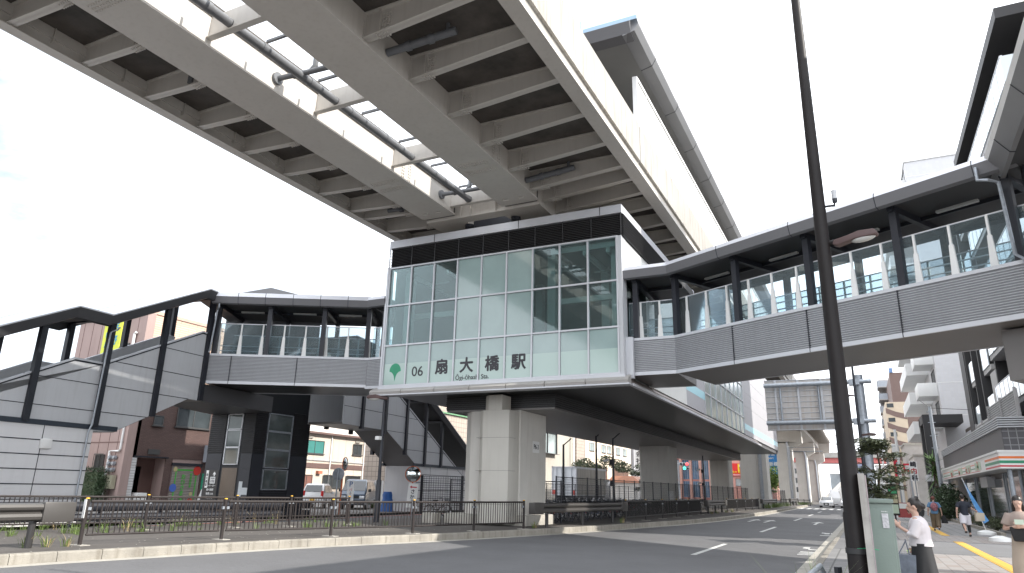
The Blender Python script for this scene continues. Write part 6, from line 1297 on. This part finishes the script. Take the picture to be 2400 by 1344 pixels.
car('van', 'dark blue one box van facing the street in the small parking lot', 'van', (-31.9, 40.3, .1), R(-62), 4.7, 1.7, 1.95, vprof,
    [('end', 2.0, 1.22, 1.3, 1.85, .74, .66), ('side', [(1.75, 1.25), (1.25, 1.8), (.5, 1.8), (.5, 1.2)]), ('side', [(.4, 1.2), (.4, 1.8), (-.8, 1.8), (-.8, 1.2)]), ('side', [(-.9, 1.2), (-.9, 1.8), (-2.1, 1.8), (-2.15, 1.2)])],
    vanp, [('headlight', 2.33, .62, .82, .03, .16, .09, hl), ('grille', 2.335, 0, .82, .03, .42, .08, black), ('bumper', 2.38, 0, .48, .06, .84, .12, M('bumper_grey', (.08, .08, .09), .5)), ('number_plate', 2.45, 0, .5, .01, .17, .08, white), ('mirror', 1.6, 1.0, 1.25, .05, .1, .1, black)])
kprof = [(-1.7, .3), (-1.72, .8), (-1.62, 1.15), (-1.35, 1.58), (-1.1, 1.64), (.35, 1.62), (.6, 1.52), (1.15, 1.02), (1.6, .9), (1.7, .7), (1.7, .3)]
car('parked_car', 'white small hatchback seen from behind with red tail lights and yellow plate', 'car', (-34.3, 38.9, .1), R(118), 3.4, 1.48, 1.62, kprof,
    [('end', -1.655, 1.12, -1.405, 1.52, .6, .52), ('side', [(1.0, 1.05), (.5, 1.5), (-.1, 1.52), (-.1, 1.03)]), ('side', [(-.2, 1.03), (-.2, 1.52), (-1.15, 1.5), (-1.4, 1.08)])],
    wcar, [('tail_light', -1.66, .62, .95, .05, .09, .22, tl), ('number_plate', -1.73, 0, .62, .01, .17, .09, yellow), ('mirror', .75, .82, 1.02, .06, .08, .07, wcar)])
sprof = [(-2.3, .3), (-2.35, .75), (-2.25, 1.0), (-1.7, 1.1), (-1.0, 1.42), (.2, 1.44), (1.1, 1.02), (2.1, .85), (2.3, .65), (2.3, .3)]
for i, (x, y, lb, H_) in enumerate(((-5.3, 112, 'white saloon car with a black grille waiting nearest the crossing', 0), (-4.6, 124, 'white van following the white saloon car', 1), (-2.6, 112, 'white car in the lane hidden partly by the lamp pole', 0))):
    pf_ = sprof if not H_ else [(a, b*1.0 if b < 1 else b*1.28) for a, b in vprof]
    gl_ = [('end', 1.1, 1.03, .22, 1.42, .68, .58), ('side', [(1.0, 1.05), (.2, 1.38), (-.9, 1.36), (-1.5, 1.08)])] if not H_ else [('end', 2.0, 1.5, 1.3, 2.35, .74, .66)]
    car('car', lb, 'car', (x, y, 0), R(-90), 4.6, 1.8, 1.45 if not H_ else 2.2, pf_, gl_, wcar, [('headlight', 2.28, .66, .68, .05, .2, .07, hl), ('grille', 2.31, 0, .5, .03, .34, .18, black), ('number_plate', 2.35, 0, .48, .01, .17, .08, white)], group='white cars waiting at the crossing')
# lorry
tk = thing('lorry', 'white box lorry with silver side curtain standing behind the bicycle park', 'lorry', (-25.3, 67, 0))
bx_ = M('lorry_white', (.60, .62, .65), .4, 0, .06, .6); MB().box(-26.5, -24.05, 62, 70.3, 1.15, 3.75).build('cargo_box', bx_, tk); 
ct = M('side_curtain', (.42, .40, .36), .4, .2, .3, .5, st=(1, 3, .4)); g = MB(); r = random.Random(3); P = []
for i in range(60): P.append((-24.03+r.uniform(0, .05), 62.2+i*.136))
for i in range(59): g.add([(P[i][0], P[i][1], 1.25), (P[i+1][0], P[i+1][1], 1.25), (P[i+1][0], P[i+1][1], 3.6), (P[i][0], P[i][1], 3.6)], [(0, 1, 2, 3)])
g.build('side_curtain', ct, tk, smooth=R(80)); MB().box(-24.07, -23.97, 62, 70.3, 3.6, 3.78).build('roof_rail', alul, tk)
for x in (-25.28,): MB().box(x-.01, x+.01, 61.96, 62, 1.2, 3.7).build('door_gap', black, tk)
for x in (-26.0, -25.5, -25.1, -24.5): MB().tube([(x, 61.94, 1.2), (x, 61.94, 3.68)], .022, 6).build('lock_bar', galv, tk)
g = MB(); g.box(-26.52, -26.42, 61.93, 62.0, 1.15, 3.78); g.box(-24.13, -24.03, 61.93, 62, 1.15, 3.78); g.box(-26.52, -24.03, 61.93, 62, 3.68, 3.78); g.build('rear_frame', alul, tk)
MB().box(-26.3, -24.2, 62.3, 70.3, .75, 1.15).build('chassis', dsteel, tk); MB().box(-26.4, -24.1, 61.95, 62.05, .55, .8).build('bumper', dsteel, tk)
for y in (64, 65.3, 71): 
    for x in (-26.2, -24.3): MB().lathe([(.2, -.13), (.46, -.13), (.48, 0), (.46, .13), (.2, .13)], (x, y, .48), 16, (1, 0, 0)).build('wheel', rub, tk)
MB().box(-26.35, -24.15, 70.5, 72.4, .7, 2.7).build('cab', wcar, tk, bevel=.1)
for x in (-26.3, -24.3): MB().box(x-.15, x+.15, 61.9, 61.95, 1.25, 1.65).build('warning_sticker', M('sticker_red', (.5, .08, .06), .5), tk)
# ================================================================ PEOPLE
skin = M('skin', (.50, .32, .25), .5, 0, .04, 3); hairm = M('hair_black', (.016, .012, .011), .4, 0, .2, 20)
def voxel(mbs, name, mat, parent, vs=.012, sm=4):
    me = bpy.data.meshes.new('t'); g = MB()
    for m in mbs: g.add(m.v, m.f)
    me.from_pydata([tuple(v) for v in g.v], [], g.f); bm = bmesh.new(); bm.from_mesh(me); bmesh.ops.recalc_face_normals(bm, faces=bm.faces); bm.to_mesh(me); bm.free()
    o = bpy.data.objects.new('t', me); COL.objects.link(o); md = o.modifiers.new('r', 'REMESH'); md.mode = 'VOXEL'; md.voxel_size = vs; md.use_smooth_shade = True
    s = o.modifiers.new('s', 'SMOOTH'); s.iterations = sm; s.factor = .5
    dg = bpy.context.evaluated_depsgraph_get(); m2 = bpy.data.meshes.new_from_object(o.evaluated_get(dg)); bpy.data.objects.remove(o)
    inv = rootM(parent).inverted(); m2.transform(inv); m2.name = name; m2.materials.clear(); m2.materials.append(mat)
    o2 = bpy.data.objects.new(name, m2); COL.objects.link(o2); o2.parent = parent; return o2
def hand(F_, p, d, palm, curl=.5, s=1.0, thumb=1):
    """palm at p, fingers along d, palm normal; returns list of MB"""
    d = Vector(d).normalized(); n = Vector(palm).normalized(); l = d.cross(n).normalized(); p = Vector(p); out_ = []
    g = MB(F_); g.tube([p-d*.01*s, p+d*.045*s, p+d*.085*s], [.024*s, .034*s, .033*s], 10); out_.append(g)
    for i, (k, L_) in enumerate(((-1.5, .062), (-.5, .075), (.5, .07), (1.5, .055))):
        a = p+d*.08*s+l*k*.018*s; b = a+(d*cos(curl*.6)+n*sin(curl*.6))*L_*.5*s; c = b+(d*cos(curl*1.7)+n*sin(curl*1.7))*L_*.45*s; e = c+(d*cos(curl*2.5)+n*sin(curl*2.5))*L_*.3*s
        out_.append(MB(F_).tube([a, b, c, e], [.0095*s, .009*s, .008*s, .006*s], 7))
    a = p+d*.02*s-l*.025*s*thumb; b = a+(d*.6-l*thumb*.8)*.04*s; c = b+(d*.9-l*thumb*.2+n*.4)*.035*s; out_.append(MB(F_).tube([a, b, c], [.013*s, .011*s, .008*s], 7)); return out_
def person(label, loc, rz, h, pose, clothes, hair, group=None, vs=.014, headturn=0, headtilt=0, fem=True):
    """local: +y forward, x right, z up. pose dict of joints (fractions in metres for h=1.6)"""
    t = thing('person', label, 'person', loc, rz); F_ = rootM(t); k = h/1.6; K = Matrix.Scale(k, 4); F_ = F_ @ K
    P = dict(pelv=(0, 0, .84), chest=(0, 0, 1.18), neck=(0, .0, 1.33), head=(0, .015, 1.47), hipL=(-.085, 0, .82), hipR=(.085, 0, .82), kneeL=(-.09, .02, .45), kneeR=(.09, .02, .45), ankL=(-.09, -.02, .08), ankR=(.09, -.02, .08),
             shL=(-.15, 0, 1.265), shR=(.15, 0, 1.265), elL=(-.22, -.02, 1.02), elR=(.22, -.02, 1.02), wrL=(-.22, .06, .80), wrR=(.22, .06, .80), hdL=(0, .2, -1), hdR=(0, .2, -1))
    P.update(pose); V = {a: Vector(b) for a, b in P.items() if a != 'curl'}
    b = []
    T_ = lambda pts, r, n=12: b.append(MB(F_).tube(pts, r, n))
    b.append(MB(F_)._ell(V['pelv'], (.155, .105, .11), 14, 10)); b.append(MB(F_)._ell(V['chest'], (.15, .10, .16), 14, 10)); b.append(MB(F_)._ell((V['pelv']+V['chest'])/2, (.125, .09, .18), 14, 10)); b.append(MB(F_)._ell(V['neck']-Vector((0, 0, .05)), (.15, .07, .05), 12, 8))
    T_([V['neck']-Vector((0, 0, .06)), V['neck']+Vector((0, .005, .08))], [.05, .044])
    Hm = F_ @ Matrix.Translation(V['head']) @ Matrix.Rotation(headturn, 4, 'Z') @ Matrix.Rotation(headtilt, 4, 'X')
    b.append(MB(Hm)._ell((0, -.008, .02), (.073, .09, .095), 16, 12)); b.append(MB(Hm)._ell((0, .028, -.045), (.052, .058, .06), 12, 8)); b.append(MB(Hm)._ell((0, .062, -.075), (.02, .016, .016), 8, 6))
    b.append(MB(Hm).tube([(0, .078, .02), (0, .102, -.022), (0, .082, -.03)], [.008, .013, .011], 8)); b.append(MB(Hm).tube([(-.02, .083, -.05), (.02, .083, -.05)], .009, 6))
    for s in (-1, 1): b.append(MB(Hm)._ell((s*.073, -.005, -.005), (.012, .02, .03), 8, 6)); b.append(MB(Hm).tube([(s*.045, .074, .032), (s*.015, .084, .03)], .006, 5))
    for s in 'LR':
        T_([V['sh'+s], V['el'+s], V['wr'+s]], [.048, .038, .024]); T_([V['hip'+s], V['knee'+s]], [.088, .052]); T_([V['knee'+s], V['knee'+s]*.55+V['ank'+s]*.45+Vector((0, -.01, 0)), V['ank'+s]], [.05, .05, .032])
        b += hand(F_, V['wr'+s], V['hd'+s] if s+'d' not in P else V['hd'+s], (1, 0, 0) if s == 'L' else (-1, 0, 0), P.get('curl', .7), 1.0, 1 if s == 'L' else -1)
        a = V['ank'+s]; T_([a+Vector((0, -.05, -.03)), a+Vector((0, .06, -.045)), a+Vector((0, .15, -.055))], [.036, .036, .026], 10)
    voxel(b, 'body', skin, t, vs)
    for s in (-1, 1):
        e = MB(Hm); e._ell((s*.03, .078, .012), (.009, .005, .0045), 8, 6); e.build('eye', white, t); e = MB(Hm); e._ell((s*.03, .083, .012), (.005, .003, .005), 6, 4); e.build('iris', hairm, t)
    hs = []
    hs.append(MB(Hm)._ell((0, -.018, .035), (.082, .092, .095), 16, 12))
    for q in hair: hs.append(MB(Hm)._ell(q[0], q[1], 12, 8))
    hs2 = voxel(hs, 'hair', hairm, t, vs)
    # cut the face out of the hair: push front verts inside
    inv = (rootM(t).inverted() @ Hm).inverted()
    for v in hs2.data.vertices:
        q = inv @ v.co
        if q.y > .035 and q.z < .055: v.co = (inv.inverted()) @ Vector((q.x*.8, min(q.y, .03), q.z))
    for c in clothes: c(t, F_, V)
    return t
def top(mat, sl=.6, loose=.018, hem=.84, vs=.014, name='shirt'):
    def f(t, F_, V):
        b = [MB(F_)._ell(V['chest'], (.158+loose, .108+loose, .165), 16, 10), MB(F_)._ell(V['neck']-Vector((0, 0, .06)), (.135+loose*.5, .078+loose*.4, .055), 14, 8)]
        c = Vector((V['pelv'].x, V['pelv'].y, hem)); b.append(MB(F_).tube([V['chest']+Vector((0, 0, .0)), c.lerp(V['chest'], .4), c], [.12+loose, .118+loose, .135+loose], 16))
        for s in 'LR':
            if sl <= 1: e = V['sh'+s].lerp(V['el'+s], sl); pts = [V['neck'].lerp(V['sh'+s], .6)-Vector((0, 0, .04)), V['sh'+s], e]; rr_ = [.05, .052+loose*.7, .054+loose]
            else: pts = [V['neck'].lerp(V['sh'+s], .6)-Vector((0, 0, .04)), V['sh'+s], V['el'+s], V['el'+s].lerp(V['wr'+s], sl-1)]; rr_ = [.05, .052+loose*.7, .048+loose*.8, .042+loose]
            b.append(MB(F_).tube(pts, rr_, 12))
        voxel(b, name, mat, t, vs)
    return f
def skirt(mat, z0=.95, z1=.40, r0=.14, r1=.2, name='skirt'):
    def f(t, F_, V):
        g = MB(F_); n = 28; vs = []; fs = []
        for i in range(9):
            u = i/8; z = z0+(z1-z0)*u
            for j in range(n):
                a = 2*pi*j/n; rr_ = r0+(r1-r0)*min(1, u*1.3)+.012*u*sin(a*7); vs.append((V['pelv'].x+rr_*1.05*cos(a), V['pelv'].y+rr_*.85*sin(a), z+.01*sin(a*3)*u))
        for i in range(8):
            for j in range(n): fs.append((i*n+j, i*n+(j+1) % n, (i+1)*n+(j+1) % n, (i+1)*n+j))
        g.add(vs, fs); g.build(name, mat, t, smooth=R(80))
    return f
def pants(mat, end=1.0, r=(.10, .075, .07), vs=.016, name='trousers'):
    def f(t, F_, V):
        b = [MB(F_)._ell(V['pelv'], (.17, .12, .12), 14, 8)]
        for s in 'LR':
            if end <= .5: b.append(MB(F_).tube([V['hip'+s], V['hip'+s].lerp(V['knee'+s], end*2)], [r[0], r[1]], 12))
            else: b.append(MB(F_).tube([V['hip'+s], V['knee'+s], V['knee'+s].lerp(V['ank'+s], end*2-1)], list(r), 12))
        voxel(b, name, mat, t, vs)
    return f
def shoes(mat):
    def f(t, F_, V):
        for s in 'LR':
            a = V['ank'+s]; b = [MB(F_).tube([a+Vector((0, -.055, -.03)), a+Vector((0, .06, -.045)), a+Vector((0, .16, -.055))], [.043, .043, .032], 10)]; voxel(b, 'shoe', mat, t, .014)
    return f
wsh = M('blouse_white', (.62, .58, .60), .7, 0, .05); blk = M('cloth_black', (.014, .014, .016), .8, 0, .2, 8); navy = M('cloth_navy', (.018, .022, .035), .8); wsho = M('shorts_white', (.62, .60, .64), .7); olive = M('cloth_olive', (.13, .095, .06), .8, 0, .1, 5); blu = M('cloth_blue', (.10, .20, .33), .8, 0, .1, 4); taupe = M('cloth_taupe', (.30, .24, .21), .8); sho = M('shoe_dark', (.03, .025, .022), .5); beigep = M('cloth_beige', (.38, .31, .25), .8)
# woman in white blouse: faces left (-x)
w1 = person('woman in white blouse and black skirt facing the road in profile beside the cabinet', (.60, 11.75, .15), R(84), 1.55,
    dict(shL=(-.14, 0, 1.265), shR=(.14, 0, 1.265), elL=(-.17, .07, 1.07), wrL=(-.10, .24, 1.18), hdL=(.1, .5, .6), elR=(.175, -.03, 1.04), wrR=(.15, .10, .88), hdR=(0, .5, -.9), curl=.9, kneeL=(-.09, .03, .45), ankL=(-.09, 0, .07), neck=(0, .02, 1.33), head=(0, .03, 1.47)),
    [top(wsh, 1.35, .024, .92, .011, 'blouse'), skirt(blk, .96, .42, .148, .195), shoes(sho)], [((0, -.06, .02), (.065, .055, .07)), ((0, -.115, -.01), (.036, .042, .045)), ((0, -.05, -.04), (.05, .04, .05))], vs=.008, headtilt=R(-6))
F1 = rootM(w1) @ Matrix.Scale(1.55/1.6, 4)
for i, (x, z, c_) in enumerate(((-.22, .62, (.16, .18, .22)), (.2, .58, (.45, .44, .45)))):
    bg_ = thing('tote_bag', ('grey' if i == 0 else 'pale patterned')+' shopping bag held by the woman in white', 'bag', (.3, 11.3, .6)); bm2 = MB(F1); bm2.prism([(0, 0), (.22, 0), (.245, .34), (-.02, .34)], (-.16+.1*i, .10, .46+.02*i), (.25, 1, 0), (0, 0, 1), (.08, -.03, 0)); bm2.build('bag_body', M('bag_cloth', c_, .7, 0, .3, 9), bg_, bevel=.015)
    g = MB(F1); g.tube([(-.10+.1*i, .16, .80), (.04, .2, 1.0), (.10+.02*i, .2, .98), (-.06+.1*i, .30, .80)], .008, 6); g.build('handle', MATS['bag_cloth'], bg_)
# man walking away
m1 = person('man in navy polo shirt and white shorts walking away past the store', (3.6, 36.0, .15), R(4), 1.72,
    dict(hipL=(-.09, 0, .82), kneeL=(-.1, -.10, .47), ankL=(-.1, -.38, .22), kneeR=(.1, .12, .46), ankR=(.1, .06, .08), elL=(-.25, -.06, 1.03), wrL=(-.27, -.02, .78), elR=(.27, -.02, 1.05), wrR=(.42, .12, .98), hdR=(.4, .6, -.4)),
    [top(navy, .75, .022, .80, .014, 'polo_shirt'), pants(wsho, .5, (.115, .115, .11), name='shorts'), shoes(sho)], [((0, -.05, -.01), (.06, .045, .06))])
Fm = rootM(m1); bg_ = thing('tote_bag', 'cream tote bag held out by the man in white shorts', 'bag', (4.0, 36.1, .7)); MB(Fm).prism([(0, 0), (.38, .02), (.40, .34), (.02, .36)], (.42, .15, .62), (.9, .3, 0), (0, 0, 1), (-.04, .12, 0)).build('bag_body', M('bag_cream', (.48, .42, .33), .7), bg_, bevel=.02); MB(Fm).tube([(.5, .2, .97), (.47, .16, 1.08), (.6, .25, .97)], .008, 5).build('handle', olive, bg_)
g = MB(Fm @ Matrix.Scale(1.72/1.6, 4)); V_ = Vector
voxel([MB(Fm @ Matrix.Scale(1.72/1.6, 4)).tube([(-.1, -.05, .5), (-.1, -.2, .36), (-.1, -.33, .26)], [.062, .06, .045], 10), MB(Fm @ Matrix.Scale(1.72/1.6, 4)).tube([(.1, .1, .5), (.1, .09, .3), (.1, .06, .14)], [.062, .06, .045], 10)], 'leggings', blk, m1, .016)
# backpacker
w2 = person('person with auburn hair and blue top, patterned backpack on, walking away', (2.85, 40.8, .15), R(0), 1.62,
    dict(kneeL=(-.09, .10, .46), ankL=(-.09, .05, .08), kneeR=(.09, -.06, .46), ankR=(.08, -.26, .14), elL=(-.25, -.03, 1.02), elR=(.26, -.02, 1.02), wrL=(-.28, .06, .8), wrR=(.29, .04, .80)),
    [top(blu, .8, .04, .78, .014, 'top'), pants(olive, .93, (.125, .11, .10)), shoes(sho)], [((0, -.03, .03), (.095, .09, .09))])
w2.children[[c.name.split('.')[0] for c in w2.children].index('hair')].data.materials[0] = M('hair_auburn', (.12, .03, .02), .5)
F2_ = rootM(w2); bp_ = thing('backpack', 'pink and black patterned backpack on the walker in the blue top', 'backpack', (2.85, 40.6, 1.1)); MB(F2_)._ell((0, -.19, 1.12), (.16, .10, .21), 14, 10).build('bag_body', M('backpack_print', (.30, .12, .14), .7, 0, .9, 12), bp_)
bg_ = thing('shopping_bag', 'dark shopping bag carried low by the walker in the blue top', 'bag', (3.2, 40.8, .5)); MB(F2_).prism([(0, 0), (.3, 0), (.2, .36), (.08, .36)], (.22, .0, .36), (1, 0, 0), (0, 0, 1), (0, .14, 0)).build('bag_body', blk, bg_, bevel=.03)
# person in black behind the woman
person('person all in black partly hidden behind the woman in white', (1.75, 33.5, .15), R(40), 1.6, dict(elL=(-.26, .1, 1.05), wrL=(-.2, .25, 1.0)), [top(blk, 1.8, .04, .7, .016, 'coat'), pants(blk, .95, (.12, .09, .08)), shoes(sho)], [((0, -.04, -.06), (.09, .06, .1))])
# woman with phone, right edge
w3 = person('woman with long dark hair and taupe dress looking down at her phone', (2.33, 15.2, .15), R(172), 1.62,
    dict(elL=(-.22, .04, 1.05), wrL=(-.05, .27, 1.12), hdL=(.6, .4, .1), elR=(.24, .02, 1.04), wrR=(.10, .26, 1.08), hdR=(-.6, .4, .1), kneeR=(.08, .06, .46), ankR=(.08, .10, .08), kneeL=(-.09, -.02, .45), ankL=(-.09, -.2, .12)),
    [top(taupe, .75, .03, .85, .013, 'top'), skirt(beigep, .98, .28, .15, .21, 'long_skirt'), shoes(sho)], [((-.05, .0, -.09), (.045, .06, .13)), ((.05, .0, -.09), (.045, .06, .13)), ((0, -.05, -.08), (.09, .055, .15))], vs=.011, headtilt=R(-22))
ph = thing('phone', 'small pale phone held by the woman at the right edge', 'phone', (2.5, 14.9, 1.3)); MB(rootM(w3)).box(-.04, .09, .35, .36, 1.14, 1.22).build('handset', M('phone_case', (.5, .6, .5), .3), ph)
sb = thing('shoulder_bag', 'black shoulder bag slung across the woman with the phone', 'bag', (2.4, 15, 1)); MB(rootM(w3)).prism([(0, 0), (.3, 0), (.34, .24), (-.03, .24)], (-.16, .17, .86), (1, 0, 0), (0, 0, 1), (0, .1, 0)).build('bag_body', blk, sb, bevel=.03)
